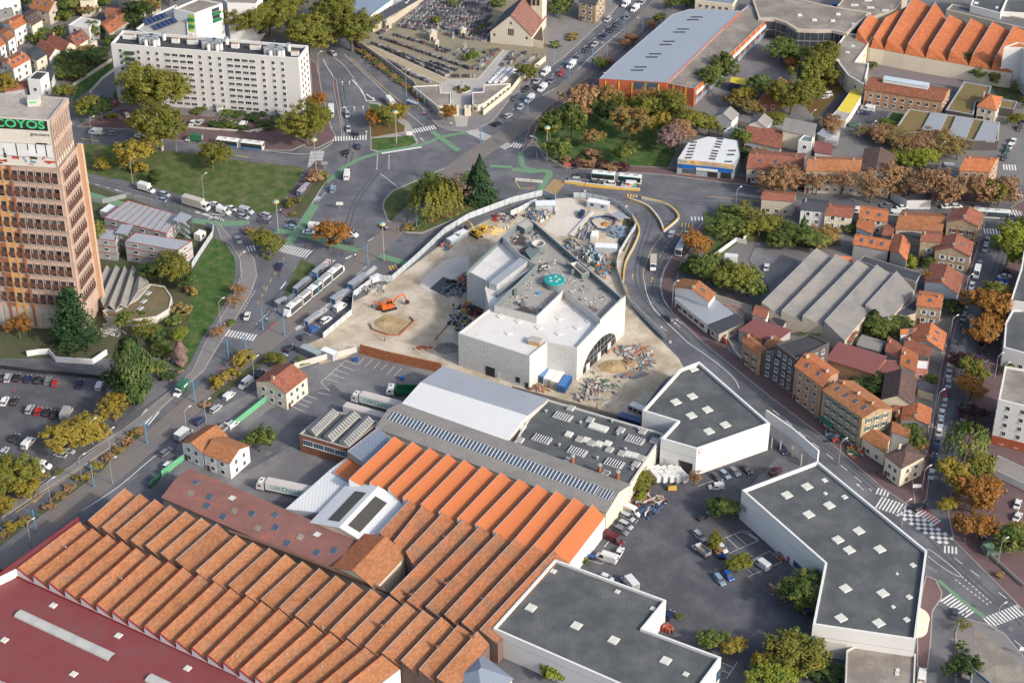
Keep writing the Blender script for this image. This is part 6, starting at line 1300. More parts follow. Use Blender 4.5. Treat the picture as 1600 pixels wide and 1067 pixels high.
for p in P4: b.box((p.x, p.y, 1.3), (.15, .15, 2.6), 1)
reg(b.obj('site_shelter', [zinc, rpaint]), 'open grey-roofed shelter on posts', 'shelter', 'beside the bend in the hoarding')
# ---------------- tower, flats, cemetery, church, schools ----------------
# white slab of flats
hA = zfor(q('ap', 85,600)[0], q('ap', 15,142)[0][1])
AB = flat('apartment_block', 'long white nine-storey block of flats', 'behind the two large plane trees', q('ap', 15,142, 108,38, 1558,158, 1482,258), hA, white2, feltb, 1.0, .5, cat='apartment building', pm=white)
P = AB.P
i, _ = edge_near(AB, q('ap', 700,400)[0], hA*.5); a, c = P[i], P[(i+1) % 4]; fh = (hA-2.0)/9
for k in range(9):
    z = 1.2+fh*k; f = lambda x: (x-15)/1467.0
    AB.win(a, c, [z], ts=[f(x) for x in (85, 228, 305, 375, 712, 790, 865, 1203, 1283, 1355)], w_=1.15, h_=1.35)
    AB.win(a, c, [z], ts=[f(x) for x in (455, 515, 575, 632, 945, 1003, 1063, 1120)], w_=2.2, h_=1.2)
j = [k for k in range(4) if k != i and facing(P[k], P[(k+1) % 4], .1)]
for jj in j: AB.win(P[jj], P[(jj+1) % 4], [1.2+fh*k for k in range(9)], ts=(.25, .5, .78), w_=1.1, h_=1.3)
AB.wins.sort(key=lambda k_: (Vector((k_[0].x, k_[0].y, k_[1]))-CAM).length)
AB.flush()
d = c-a; u = d.normalized(); nn = Vector((u.y, -u.x))
for k in range(9):
    p = a+d*((160-15)/1467)+nn*.6; z = 1.0+fh*k; b = MB(); b.box((p.x, p.y, z+.45), (3.6, 1.2, .95), 0, math.atan2(u.y, u.x)); b.obj('balcony', mat('dark_green_balcony', (0.035, 0.06, 0.05), .7) if k % 3 else greyw, AB.root)
b = MB(); p = a+d*((118-15)/1467)+nn*.06; b.box((p.x, p.y, hA*.52), (.5, .1, hA*.78), 0, math.atan2(u.y, u.x)); b.obj('lime_strip', mat('lime_paint', (.45, .6, .04), .8), AB.root)
for x in (835, 1318):
    p = a+d*((x-15)/1467)+nn*.8; b = MB(); b.box((p.x, p.y, 1.3), (2.2, 1.4, 2.6), 0, math.atan2(u.y, u.x)); b.box((p.x, p.y, 2.75), (3.0, 2.0, .2), 1, math.atan2(u.y, u.x)); b.obj('entrance_porch', [frame, greyw], AB.root)
for x, y, wd in ((162,90,5),(522,120,2.8),(655,130,4),(988,160,2.8),(1145,172,4),(1455,220,2.8)):
    p = W(q('ap', x, y)[0], hA); b = MB(); b.box((p.x, p.y, hA), (wd, 1.3, 1.6), 0, math.atan2(u.y, u.x)); 
    for k in range(6): o_ = (k-2.5)*wd/6.5; b.box((p.x+u.x*o_, p.y+u.y*o_, hA+.95), (.35, .6, .5), 1, math.atan2(u.y, u.x))
    b.obj('chimney_stack', [white, obrick], AB.roof)
for x, y in ((325,115),(815,150),(1300,200)):
    for k, (ox, oy) in enumerate(((-75,0),(-38,15),(0,5),(30,18),(60,12),(105,-30),(10,-20))):
        p = W(q('ap', x+ox, y+oy)[0], hA+.5); b = MB(); b.tube([(p.x, p.y, hA-1), (p.x, p.y, hA+1.6)], .75, 10, 0); b.tube([(p.x, p.y, hA+1.6), (p.x, p.y, hA+1.9)], .9, 10, 1); b.obj('roof_flue', [white, steel], AB.roof)
    p = W(q('ap', x-5, y-20)[0], hA+1); b = MB(); b.box((p.x, p.y, hA+.6), (5.5, 2.2, 2.2), 0, math.atan2(u.y, u.x)); b.box((p.x, p.y, hA+1.8), (6, 2.6, .2), 1, math.atan2(u.y, u.x)); b.tube([(p.x, p.y, hA+1.8), (p.x, p.y, hA+4.5)], .06, 5, 1); b.obj('roof_plant', [white, steel], AB.roof)
# white and green flats behind
gb2 = mat('green_balcony', (0.02, 0.16, 0.07), .7); lime = mat('lime_render', (.4, .6, .1), .8)
F1 = flat('apartment_block', 'white flats with lime-green walls and dark green balconies', 'behind the long white block', q(1, 1085,55, 1240,-10, 1390,22, 1215,85), 17, white, gravel, .6, .4, cat='apartment building')
F2 = flat('apartment_block', 'low white flats with solar panels', 'behind the left end of the long block', q(1, 850,180, 980,85, 1100,30, 1170,120, 1180,225, 1000,240), 13, white, conc, .6, .4, cat='apartment building')
F3 = flat('apartment_block', 'white and green flats with stacked balconies', 'cut off by the top edge', q(1, 1395,-5, 1480,-45, 1640,-30, 1600,25, 1420,20), 17, white, gravel, .6, .4, cat='apartment building')
for BB, x0, x1, y0 in ((F1, 1210, 1285, 95), (F1, 1300, 1395, 70), (F3, 1435, 1520, 20)):
    for k in range(4):
        pa, pb = W(q(1, x0, y0+k*40)[0], 14.5-3*k), W(q(1, x1, y0-22+k*40)[0], 14.5-3*k)
        i, t0 = edge_near(BB, q(1, x0, y0+k*40)[0], 14.5-3*k); Pq = BB.P; a2, c2 = Pq[i], Pq[(i+1) % len(Pq)]; L2 = (c2-a2).length; t1 = t0+(pb-pa).length/L2*.9
        panel_on(BB, i, min(t0, .7), min(t0+.28, .98), 13.6-3*k, 14.5-3*k, gb2 if (k+x0) % 3 else frame, 'balcony', 1.1); panel_on(BB, i, min(t0, .7), min(t0+.26, .97), 14.6-3*k, 16.1-3*k, lime if x0 == 1210 or x0 == 1435 else glass, 'window', .06)
for k in range(2):
    for m_ in range(5):
        p = W(q(1, 920+m_*26+k*60, 140-m_*10+k*30)[0], 13.2); b = MB(); b.box((p.x, p.y, 13.3), (2.4, 4.5, .12), 0, .55); b.obj('solar_panel', mat('solar_cell', (0.03, 0.05, 0.12), .2), F2.roof)
# derelict tower
TB = q(5, 640,862)[0]; ZL = zfor(TB, q('tw', 960,792)[0][1]); 
cpt = q('tw', 700,1062)[0]; zl = ZL
LP = [W(p, zl) for p in [(-130,246), (93,263), (120.5,229), (-60,205)]]
TW = Bld('derelict_tower', 'derelict tower of pink-beige concrete with smashed windows and graffiti', 'building', 'at the left edge', LP); P = TW.P
peach = mat('pink_beige_concrete', (0.42, 0.31, 0.255), .9, .2, .3, 1.8, col2=(0.33, 0.24, 0.195)); rusty = mat('rust_orange_facing', (0.25, 0.1, 0.05), .9, .12); ochre = mat('ochre_facing', (0.48, 0.26, 0.1), .9, .1); pbrown = mat('brown_spandrel', (0.1, 0.05, 0.038), .9, .2); peachl = mat('peach_slab', (0.52, 0.33, 0.22), .9, .08)
b = MB(); b.prism(P, 0, zl, 0, 1); b.obj('wall', [peach, gravel], TW.root)
ix, _ = edge_near(TW, (30, 400), zl*.5); a, c = P[ix], P[(ix+1) % 4]; d = c-a; Lf = d.length; u = d/Lf; nn = Vector((u.y, -u.x)); an = math.atan2(u.y, u.x)
ir = (ix+1) % 4; a2, c2 = P[ir], P[(ir+1) % 4]; d2 = c2-a2; Lr = d2.length; u2 = d2/Lr; n2 = Vector((u2.y, -u2.x)); an2 = math.atan2(u2.y, u2.x)
rows = 9; fr_h = (zl-9.5)/rows; colw = 2.5; ncol = 16
def unit(w_, h_):
    b = MB(); b.box((0, -.05, h_*.5), (w_, .1, h_*.95), 1); b.box((0, -.3, h_*.42), (w_, .5, h_*.36), 2); b.box((0, -.1, .03), (w_, .3, .2), 3)
    for s in (-1, 1): b.box((s*(w_/2+.06), -.12, h_*.5), (.12, .5, h_), 0)
    b.box((0, -.12, h_-.05), (w_+.2, .45, .25), 0); b.box((-w_*.2, .06, h_*.68), (.05, .06, h_*.5), 0); b.box((0, .05, h_*.8), (w_, .05, .06), 0); return b
um = unit(1.75, fr_h*.74).mesh('window', [peach, glass, pbrown, conc]); um2 = unit(1.75, fr_h*.74).mesh('window', [rusty, glass, pbrown, conc]); um3 = unit(1.2, fr_h*.8).mesh('window', [peach, dark, pbrown, conc]); nW = 0; rest = []
for r_ in range(rows):
    z = 9.0+fr_h*r_
    for k in range(ncol):
        s = Lf-1.8-colw*k
        if s < 1: continue
        rest.append((a+u*s+nn*.1, z+.4, an, um2 if k in (6, 8) else um))
    for k in range(7): rest.append((a2+u2*(1.6+(Lr-3)/7*(k+.5)-0.6)+n2*.1, z+.3, an2, um3))
rest.sort(key=lambda k_: (Vector((*k_[0], k_[1]))-CAM).length); rest = [k_ for k_ in rest if proj((*k_[0], k_[1]+3))[0] > -25]
o0 = TW.root.location
for p, z, g_, me in rest[:100]: o = bpy.data.objects.new('window', me); C.objects.link(o); o.parent = TW.root; o.location = (p.x-o0.x, p.y-o0.y, z); o.rotation_euler = (0, 0, g_)
b = MB(); ML = [peach, glass, pbrown, conc, rusty, dark]
for p, z, g_, me in rest[100:]:
    ca, sa = math.cos(g_), math.sin(g_)
    for f in me.polygons: b.face([(p.x+me.vertices[i].co.x*ca-me.vertices[i].co.y*sa, p.y+me.vertices[i].co.x*sa+me.vertices[i].co.y*ca, z+me.vertices[i].co.z) for i in f.vertices], ML.index(me.materials[f.material_index]))
o = b.obj('windows', ML, TW.root); o['kind'] = 'stuff'
for k, m_ in ((5.5, rusty), (6.5, ochre), (7.5, ochre), (8.5, rusty)):
    s = Lf-1.8-colw*k; p = a+u*s+nn*.14; b = MB(); b.box((p.x, p.y, (zl+1)/2), (.8, .62, zl-1), 0, an); b.obj('facing_strip', m_, TW.root)
    if m_ is ochre or k == 8.5:
        for r_ in range(rows+1): q_ = a+u*(Lf-1.8-colw*(7 if m_ is ochre else 8))+nn*.12; b = MB(); b.box((q_.x, q_.y, 8.75+fr_h*r_+ (0 if r_ < rows else .1)), (1.75, .5, 1.3), 0, an); b.obj('facing_band', ochre if m_ is ochre and k == 6.5 else rusty, TW.root) if k != 7.5 else None
b = MB()
for k in range(ncol):
    s = Lf-1.8-colw*k
    if s > 1: p = a+u*s+nn*.05; b.box((p.x, p.y, 4.2), (1.9, .3, 7), 0, an); b.box((p.x, p.y, 4.2), (.1, .4, 7), 1, an); b.box((p.x, p.y, 5.8), (1.9, .4, .12), 1, an); b.box((p.x, p.y, 3), (1.9, .4, .12), 1, an)
o = b.obj('base_panels', [conc, peach], TW.root); o['kind'] = 'stuff'
q_ = c2+u2*.6-n2*.2; b = MB(); b.box((q_.x+n2.x*.9, q_.y+n2.y*.9, zl/2+.4), (1.2, 1.5, zl+.3), 0, an2); b.obj('end_slab', peachl, TW.root)
gf = [mat('graffiti_blue', (.1, .25, .4), .9), mat('graffiti_red', (.4, .06, .05), .9), mat('graffiti_white', (.6, .6, .6), .9), mat('graffiti_black', (.02, .02, .02), .9), mat('graffiti_green', (.06, .45, .18), .9)]
zt = zfor(TB, 152)  # penthouse roof height near the right edge
zt = zl+ (zfor(q(5,640,862)[0], 155)-zl)*1.0
PP = [W(p, zt) for p in [(-130,176), (77.5,188), (105,153), (-60,141)]]; PPc = ccw([p.to_2d() for p in PP])
b = MB(); b.prism(PPc, zl+.0, zt, 0, top=False); I = inset(PPc, .6)
for i in range(4): j = (i+1) % 4; b.face([(*PPc[i], zt), (*PPc[j], zt), (*I[j], zt), (*I[i], zt)], 2); b.face([(*I[i], zt), (*I[j], zt), (*I[j], zt-1.4), (*I[i], zt-1.4)], 2)
b.face([(*p, zt-.5) for p in I], 1); pw = b.obj('penthouse', [mat('dirty_white_concrete', (.56, .53, .47), .9, .12), mat('dirty_roof_slab', (.33, .3, .26), .95, .3, .2, 1.5), conc], TW.root)
pa = PPc[0]; best = None
for i in range(4):
    x, y = PPc[i], PPc[(i+1) % 4]; e = (y-x).normalized(); n3 = Vector((e.y, -e.x))
    if n3.y < -.8: fa, fc = x, y
    if n3.x > .6: ra_, rc_ = x, y
e = (fc-fa).normalized(); n3 = Vector((e.y, -e.x)); af = math.atan2(e.y, e.x); hp_ = zt-zl
def ontower(s, z, w_, h_, m_, name='graffiti', th=.05): p = fc-e*s+n3*(.02+th); b = MB(); b.box((p.x, p.y, z), (w_, th, h_), 0, af); return b.obj(name, m_, pw)
ontower(9.6, zt-2.0, 17.4, 3.3, gf[3], 'graffiti_ground', .06); text_on(pw, 'COYOS', (*(fc-e*9.4), zt-1.9), af, 3.7, gf[4], sx=1.22, off=.14, bold=.09)
text_on(pw, 'T', (*(fc-e*17.4), zt-1.9), af, 3.7, gf[4], sx=1.2, off=.14, bold=.09); text_on(pw, 'gmt.mora', (*(fc-e*3.6), zt-5.0), af, 1.5, gf[3], off=.1)
ontower(10, zt-10.5, 18.5, 4.4, gf[2]); 
for s_, w2, h2, dz in ((10, 18.6, .16, 2.2), (10, 18.6, .16, -2.2), (2.5, .3, 4, 0), (5.5, .3, 3, .6), (8, .3, 2, 1), (11.5, .3, 4, 0), (15.5, .3, 2.4, -1), (3.5, 3.4, .5, 2.4)): ontower(s_, zt-10.5+dz, w2, h2, gf[3] if w2 < 1 or h2 > .3 else steel, 'graffiti_stroke', .08)
rr = random.Random(5)
for i in range(26): ontower(rr.uniform(1, 19), zl+rr.uniform(.6, 3.6), rr.uniform(.4, 2.6), rr.uniform(.2, .9), gf[rr.choice([0, 1, 3, 2, 1])], 'graffiti', .06)
ontower(15.4, zl+3.4, .9, 1.5, dark, 'opening')
e2 = (rc_-ra_).normalized(); n4 = Vector((e2.y, -e2.x)); Lx = (rc_-ra_).length; ae = math.atan2(e2.y, e2.x)
for lv in range(2):
    for k in range(8):
        p = ra_+e2*(Lx*(k+.5)/8)+n4*.06; b = MB(); b.box((p.x, p.y, zl+hp_*(.27+.42*lv)), (.75, .16, hp_*.3), 0, ae); b.obj('opening', pbrown if (k+lv) % 3 == 0 else dark, pw)
        p = ra_+e2*(Lx*(k)/8+.1)+n4*.2; b = MB(); b.box((p.x, p.y, zl+hp_*.47), (.5, .4, hp_*.9), 0, ae); b.obj('fin', peach, pw) if lv == 0 else None
b = MB(); p = (ra_+rc_)/2+n4*.15; b.box((p.x, p.y, zt-1.0), (Lx, .5, 1.9), 0, ae); b.box((p.x, p.y, zl+hp_*.48), (Lx, .45, 1.2), 0, ae); b.obj('band', [peach], pw)
b = MB(); p = W(q('tw', 420,190)[0], zt+1.5); b.box((p.x, p.y, zt+.6), (3.6, 3, 2.4), 0, .1); b.box((p.x, p.y-1.55, zt+.9), (2, .1, .5), 1, .1); b.obj('stair_hut', [concl, gf[4]], pw)
# cabins stacked beside the tower
sr = mat('site_cabin_roof', (.3, .32, .35), .6, .08, kind='ribv'); sw = mat('cabin_wall_grey', (.34, .35, .35), .8, .1); rstripe = mat('red_cabin_trim', (.4, .05, .04), .7)
for i, (pts, h, nm) in enumerate(((q(5, 650,292, 800,185, 1120,275, 1040,390), 5.6, 'upper block of stacked grey cabins with red edges'), (q(5, 780,440, 850,385, 1200,440, 1110,500), 7.8, 'lower right block of stacked grey cabins'), (q(5, 600,425, 610,360, 740,370, 720,440), 7.8, 'lower left block of stacked grey cabins'))):
    CB = flat('portable_offices', nm, 'right of the derelict tower', pts, h, sw, sr, .1, .15, cat='cabins', pm=rstripe)
    for k in range(len(CB.P)):
        if facing(CB.P[k], CB.P[(k+1) % len(CB.P)], .1):
            for z in range(1, 1+int(h/2.6)): panel_on(CB, k, .005, .995, z*2.6, z*2.6+.22, rstripe, 'red_trim', .06)
            CB.win(CB.P[k], CB.P[(k+1) % len(CB.P)], [1.1+2.6*z for z in range(int(h/2.6))], w_=1.3, h_=1.0, sp=5)
    CB.flush()
    if i == 0:
        for k in range(1, 9):
            x0 = W((lambda a_, b_: (a_[0]+(b_[0]-a_[0])*k/9, a_[1]+(b_[1]-a_[1])*k/9))(*q(5, 650,292, 1040,390)), h); x1 = W((lambda a_, b_: (a_[0]+(b_[0]-a_[0])*k/9, a_[1]+(b_[1]-a_[1])*k/9))(*q(5, 800,185, 1120,275)), h); m_ = (x0+x1)/2; dd = x1-x0; b = MB(); b.box((m_.x, m_.y, h+.03), (dd.length-.5, .16, .12), 0, math.atan2(dd.y, dd.x)); b.obj('roof_seam', mat('rust_seam', (.28, .13, .07), .8), CB.roof)
def stairtower(t, pts, h, desc, ctx):
    P4 = ccw([W(p, h).to_2d() for p in q(t, *pts)]); r = empty('stair_tower', (*(sum(P4, Vector((0, 0)))/4), 0)); b = MB()
    for p in P4: b.box((p.x, p.y, h/2), (.2, .2, h))
    for k in range(3):
        z = h*(k+1)/4
        for i in range(4): x, y = P4[i], P4[(i+1) % 4]; m_ = (x+y)/2; dd = y-x; b.box((m_.x, m_.y, z), (dd.length, .1, .12), 0, math.atan2(dd.y, dd.x))
    b.obj('steel_frame', mat('teal_steel', (.1, .15, .16), .6), r); b = MB(); b.prism(P4, h, h+.15, 0); b.obj('roof', zinc, r)
    b = MB()
    for k in range(3): m0, m1 = (P4[0]+P4[1])/2, (P4[2]+P4[3])/2; b.tube([(*m0, h*k/3.2), (*m1, h*(k+1)/3.2)], .45, 4)
    b.obj('stair_flight', steel, r); reg(r, desc, 'stairs', ctx)
stairtower(5, [1080,310, 1130,258, 1200,285, 1150,330], 7.5, 'steel stair tower under a canopy, right-hand one', 'between the stacked grey cabins'); stairtower(5, [720,390, 760,335, 830,340, 800,400], 8.5, 'steel stair tower under a canopy, left-hand one', 'between the stacked grey cabins')
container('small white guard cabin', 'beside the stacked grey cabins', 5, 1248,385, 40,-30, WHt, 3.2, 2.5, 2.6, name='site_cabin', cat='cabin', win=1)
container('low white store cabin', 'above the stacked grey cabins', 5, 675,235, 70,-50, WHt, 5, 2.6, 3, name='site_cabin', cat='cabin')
wall_run('site_hoarding', 'white hoarding with grey panels, beside the grass strip', 'hoarding', 'right of the stacked cabins', q(5, 1200,610, 1270,500, 1330,410, 1335,370, 1290,350), 2.2, .12, hm, posts=(3, steel))
wall_run('site_fence', 'grey mesh panels', 'fence', 'between the avenue and the stacked cabins', q(5, 550,190, 640,205, 790,170, 1000,215, 1180,270), 1.8, .06, steel, posts=(3, steel))
# ruined pleated-roof pavilion
Rv = W(q(5, 790,720)[0], 4.2); PB_ = [W(p, 4.2).to_2d() for p in q(5, 610,700, 655,600, 900,625, 935,690, 860,775, 720,855, 655,840)]
b = MB(); root = empty('folded_roof_pavilion', (*(sum(PB_, Vector((0, 0)))/len(PB_)), 0)); reg(root, 'weathered pavilion with a folded concrete roof', 'building', 'at the foot of the derelict tower')
b.prism(PB_, 0, 2.9, 0); b.obj('wall', greyw, root)
A0 = q(5, 560,740, 650,600); E = [q(5, *x) for x in ((530,770,650,598), (610,790,690,600), (650,840,760,600), (715,855,800,605), (790,835,860,605), (935,690,900,625))]
b = MB()
for k in range(len(E)-1):
    l0, u0 = [W(p, 4.2).to_2d() for p in E[k]]; l1, u1 = [W(p, 4.2).to_2d() for p in E[k+1]]; lm, um_ = (l0+l1)/2, (u0+u1)/2
    for (x0, x1, y0, y1, z0, z1) in ((l0, u0, lm, um_, 3.0, 4.9), (lm, um_, l1, u1, 4.9, 3.0)):
        T = [(*x0, z0), (*y0, z1), (*y1, z1), (*x1, z0)]; b.face(T); b.face([(x, y, z-.25) for x, y, z in T][::-1]); b.face([(*x0, z0-.25), (*y0, z1-.25), (*y0, z1), (*x0, z0)], 1)
b.obj('folded_roof', [fibre, conc], root)
flat('pavilion_wing', 'low polygonal wing with a leaf-strewn flat roof', 'beside the folded-roof pavilion', q(5, 940,705, 1030,720, 1075,790, 1060,860, 980,910, 830,930, 760,925, 670,910, 640,870, 760,850, 870,770), 2.6, mat('graffiti_white_wall', (.5, .47, .42), .9, .2), mat('leafy_roof', (.17, .125, .075), .95, .3, .3, 2, col2=(.1, .1, .05)), .3, .4, sky=[(*q(5, x, y)[0], 2, 1.4) for x, y in ((925,765), (897,815), (875,860))], skm=zinc)
wall_run('zigzag_wall', 'broken zigzag white wall', 'wall', 'between the car park and the tower garden', q(9, 170,90, 240,80, 310,75, 350,125, 410,130, 580,140, 670,80), 2.0, .25, white)
wall_run('car_park_fence', 'dark fence with a red kerb', 'fence', 'along the top of the car park', q(9, -40,165, 200,195, 440,215, 720,245), 1.5, .06, dark, posts=(4, dark))
wall_run('timber_hut_wall', 'broken boards with green graffiti', 'wall', 'beside the tall dark conifer', q(9, 945,130, 1000,140, 985,75), 2.2, .15, gpaint)
# cemetery
wall_run('cemetery_wall', 'long pale cemetery wall, left side', 'wall', 'along the street beside the ivy', q(2, 560,190, 640,290, 800,400, 985,540, 1060,650, 1140,720), 2.4, .35, conc)
wall_run('cemetery_wall', 'cream cemetery wall, right side', 'wall', 'along the tram avenue', q('ce', 1040,965, 1270,780, 1340,690, 1560,510), 2.2, .3, cream)
wall_run('cemetery_wall', 'tall beige wall behind the graves', 'wall', 'beside the blue-grey shop roof', q('ce', 130,265, 300,190, 560,0, 640,-60), 3, .4, beige)
ground('cemetery_ground', q(2, 565,195, 640,290, 800,400, 985,540, 1060,650, 1140,720)+q('ce', 830,960, 1040,960, 1270,780, 1560,500, 1590,380, 1300,-100, 600,-100, 130,270), cemg, z=.15)
ground('sandy_path', q('ce', 40,395, 100,385, 750,660, 1000,655, 1205,420, 1280,430, 1060,690, 940,770, 940,900, 800,900, 770,770, 690,705), sand if False else mat('sandy_path', (.34, .28, .19), .95, .12), z=.156)
ground('paved_path', q('ce', 1205,425, 1280,432, 1060,695, 1045,765, 945,770, 935,880, 905,1060, 815,1060, 780,880, 775,770, 690,765, 695,690, 750,672, 1000,660), conc, z=.162)
b = MB(); strip(b, q('ce', 105,385, 750,668, 1000,662, 1210,418), .3, .2); strip(b, q('ce', 50,400, 400,580, 690,700, 690,768, 775,772), .3, .2); strip(b, q('ce', 1285,432, 1050,700, 1045,765, 945,772), .3, .2); b = b.obj('white_kerb', white); b['kind'] = 'structure'
for pts, nm in ((( 450,720, 680,708, 685,770, 770,775, 770,870, 660,885), 'left gate lodge'), ((1045,708, 1270,695, 1050,860, 1000,880, 950,870, 950,770, 1040,765), 'right gate lodge')): 
    flat('gate_lodge', 'cream single-storey '+nm+' with leaf-covered flat roof', 'at the cemetery gate', q('ce', *pts), 3.3, cream, gravel, .3, .3, fl=1, pm=white)
b = MB()
for x in (800, 825, 900, 925): p = W(q('ce', x, 965)[0], 0); b.box((p.x, p.y, 1.9), (1.2, 1.2, 3.8)); b.box((p.x, p.y, 3.9), (1.5, 1.5, .3))
r = empty('cemetery_gate', W(q('ce', 860,960)[0], 0)); b.obj('gate_piers', cream, r); p = W(q('ce', 862,962)[0], 0); b = MB(); b.box((p.x, p.y, 1.4), (3.9, .1, 2.6)); b.obj('gate_leaves', mat('grey_gate', (.13, .15, .17), .6), r); reg(r, 'grey double gate between cream piers', 'gate', 'at the cemetery entrance')
p = W(q('ce', 865,750)[0], 0); b = MB(); b.prism([(p.x+3.4*math.cos(k*math.pi/4+.4), p.y+3*math.sin(k*math.pi/4+.4)) for k in range(8)], 0, .5, 0, 1); r = b.obj('flower_bed', [white, garden]); reg(r, 'octagonal white-edged flower bed with stone cross', 'flower bed', 'inside the cemetery gate')
b = MB(); b.box((p.x, p.y, 1), (1.6, 1.6, 1.6)); b.box((p.x, p.y, 2.8), (.35, .3, 2.4)); b.box((p.x, p.y, 3.2), (1.3, .3, .3)); b.obj('stone_cross', conc, r)
gm = [mat('grave_'+n_, c_, .6, .15, rnd=.25) for n_, c_ in (('grey', (.17, .17, .18)), ('dark_grey', (.07, .07, .08)), ('pale_buff', (.33, .31, .28)), ('red_granite', (.19, .09, .075)), ('white', (.62, .62, .63)))]
gn = ['grey', 'dark grey', 'pale buff', 'reddish', 'white']
GRM = {}
def grave_meshes(k, v):
    if (k, v) not in GRM:
        b = MB(); hh = (.75, 1.0, .45)[v]; b.box((0, 0, .15), (2.2, 1.1, .3)); b.box((-.05, 0, .42), (1.9, .85, .25)); s = MB(); s.box((-1.0, 0, .45+hh/2), (.18, .95, hh)); 
        GRM[(k, v)] = (b.mesh('grave', [gm[k]]), s.mesh('headstone', [gm[k]]))
    return GRM[(k, v)]
rows_ = [('ce', 120,365, 770,610, 50), ('ce', 190,320, 420,400, 18), ('ce', 200,395, 740,640, 42), ('ce', 420,400, 940,580, 44), ('ce', 300,295, 640,390, 24), ('ce', 600,520, 820,590, 16), ('ce', 140,470, 380,580, 20), ('ce', 380,600, 600,690, 18), ('ce', 650,400, 760,430, 9), ('ce', 780,640, 980,640, 7), ('ce', 940,580, 1080,520, 9), ('ce', 1000,520, 1130,460, 9), ('ce', 1030,450, 1180,420, 9), ('ce', 1000,585, 1060,575, 4), ('ce', 800,465, 960,420, 10), ('ce', 1190,560, 1290,440, 10), ('ce', 1240,540, 1400,440, 12), ('ce', 1330,560, 1470,470, 10), ('ce', 660,420, 740,440, 6), ('ce', 160,290, 240,250, 6)]
for k in range(17): rows_.append(('ce', 330+k*44, 232+k*8, 580+k*50, 5, 30))
GL = []
rr = random.Random(4)
for (t, x0, y0, x1, y1, n) in rows_:
    a_, c_ = q(t, x0, y0, x1, y1); pa, pc = W(a_), W(c_); ang = math.atan2(pc.y-pa.y, pc.x-pa.x)+math.pi/2
    for i in range(n):
        if rr.random() < .06: continue
        p = pa+(pc-pa)*((i+.5)/n); v_ = proj(p)
        if 1100 < (v_[0]-560)*5.333 < 1560 and (v_[1])*5.333 < 405: continue
        if (v_[0]-560)*5.333 > 560 and 240 < v_[1]*5.333 < 400 and (v_[0]-560)*5.333 < 700: continue
        GL.append((p, ang, rr.choices([0, 1, 2, 3], [45, 28, 20, 7])[0], rr.randrange(3)))
for k in range(3):
    for i in range(9): p = W(q('ce', 1100+k*48+i*14, 690-i*14)[0]); GL.append((p, .6, 4, 0))
GL.sort(key=lambda g_: g_[0].y)
for p, an_, k, v in GL[:300]:
    me, hs = grave_meshes(k, v); o = bpy.data.objects.new('grave', me); C.objects.link(o); o.location = (p.x, p.y, .15); o.rotation_euler = (0, 0, an_); h = bpy.data.objects.new('headstone', hs); C.objects.link(h); h.parent = o
    THINGS.append((o, '='+gn[k]+' stone grave with a headstone', 'in the crowded rows of the walled cemetery' if k < 4 else 'in neat rows by the right gate lodge')); o['category'] = 'grave'; o['group'] = gn[k]+' graves in the cemetery rows'
b = MB()
for p, an_, k, v in GL[300:]:
    for me in grave_meshes(k, v):
        ca, sa = math.cos(an_), math.sin(an_)
        for f in me.polygons: b.face([(p.x+me.vertices[i].co.x*ca-me.vertices[i].co.y*sa, p.y+me.vertices[i].co.x*sa+me.vertices[i].co.y*ca, .15+me.vertices[i].co.z) for i in f.vertices], k)
o = b.obj('far_graves', gm); o['kind'] = 'stuff'; reg(o, 'many far grey graves in long rows', 'graves', 'at the back of the cemetery')
for t, x, y, h_, w_, nm in (('ce',612,330,4.6,3.2,'stone chapel tomb with pointed roof'),('ce',648,400,4.0,1.8,'narrow stone chapel tomb'),('ce',866,300,4.2,2.4,'square stone mausoleum'),('ce',242,235,4.4,2.6,'stone mausoleum by the back wall')):
    p = W(q(t, x, y)[0], 0); r = empty('mausoleum', p); b = MB(); b.box((p.x, p.y, h_*.38), (w_, w_, h_*.76), 0, .5); b.obj('wall', beige, r); b = MB(); b.tube([(p.x, p.y, h_*.76), (p.x, p.y, h_*.8), (p.x, p.y, h_)], [w_*.75, w_*.72, .1], 4); b.obj('roof', conc, r); b = MB(); b.box((p.x+.3, p.y-w_*.62, 1), (.8, .3, 1.8), 0, .5); b.obj('door', dark, r); reg(r, nm, 'tomb', 'among the cemetery graves')
for x, y in ((895,400),(880,420),(835,460),(790,320),(665,240)):
    p = W(q('ce', x, y)[0], 0); b = MB(); b.box((p.x, p.y, .4), (1, 1, .8)); b.box((p.x, p.y, 1.8), (.3, .3, 2.4)); b.box((p.x, p.y, 2.3), (1.1, .3, .25)); reg(b.obj('stone_cross', conc), 'tall stone cross', 'cross', 'among the cemetery graves', 'stone crosses')
# church
CH = gable('church', 'cream stone church with brown tiled roof', 'at the top of the cemetery', q('ce', 1445,300, 1565,130, 1225,95), 5, 8, mat('church_stone', (.5, .46, .38), .9, .08), mat('church_tiles', (.2, .1, .08), .9, .15, .3, 3, kind='tiles'), 0, ch=0, cat='church', rm2=slate, door=False)
i, tt = edge_near(CH, q('ce', 1275,330)[0], 3)
for i in range(4):
    x, y = CH.P[i], CH.P[(i+1) % 4]; e3 = (y-x).normalized()
    if Vector((e3.y, -e3.x)).dot(Vector((-.3, -1))) > .8:
        for o_ in (-.05, 0, .05): panel_on(CH, i, .5+o_-.016, .5+o_+.016, 4.2, 7, dark, 'arched_window')
        for o_ in (.1, .88): panel_on(CH, i, o_-.02, o_+.02, 3.2, 4.3, dark, 'window')
        panel_on(CH, i, .48, .52, 9, 10, dark, 'window')
flat('church_aisle', 'low cream church aisle', 'on the right side of the church', q('ce', 1440,295, 1530,215, 1545,350, 1450,330), 3.2, cream, t_dk, .1, .2)
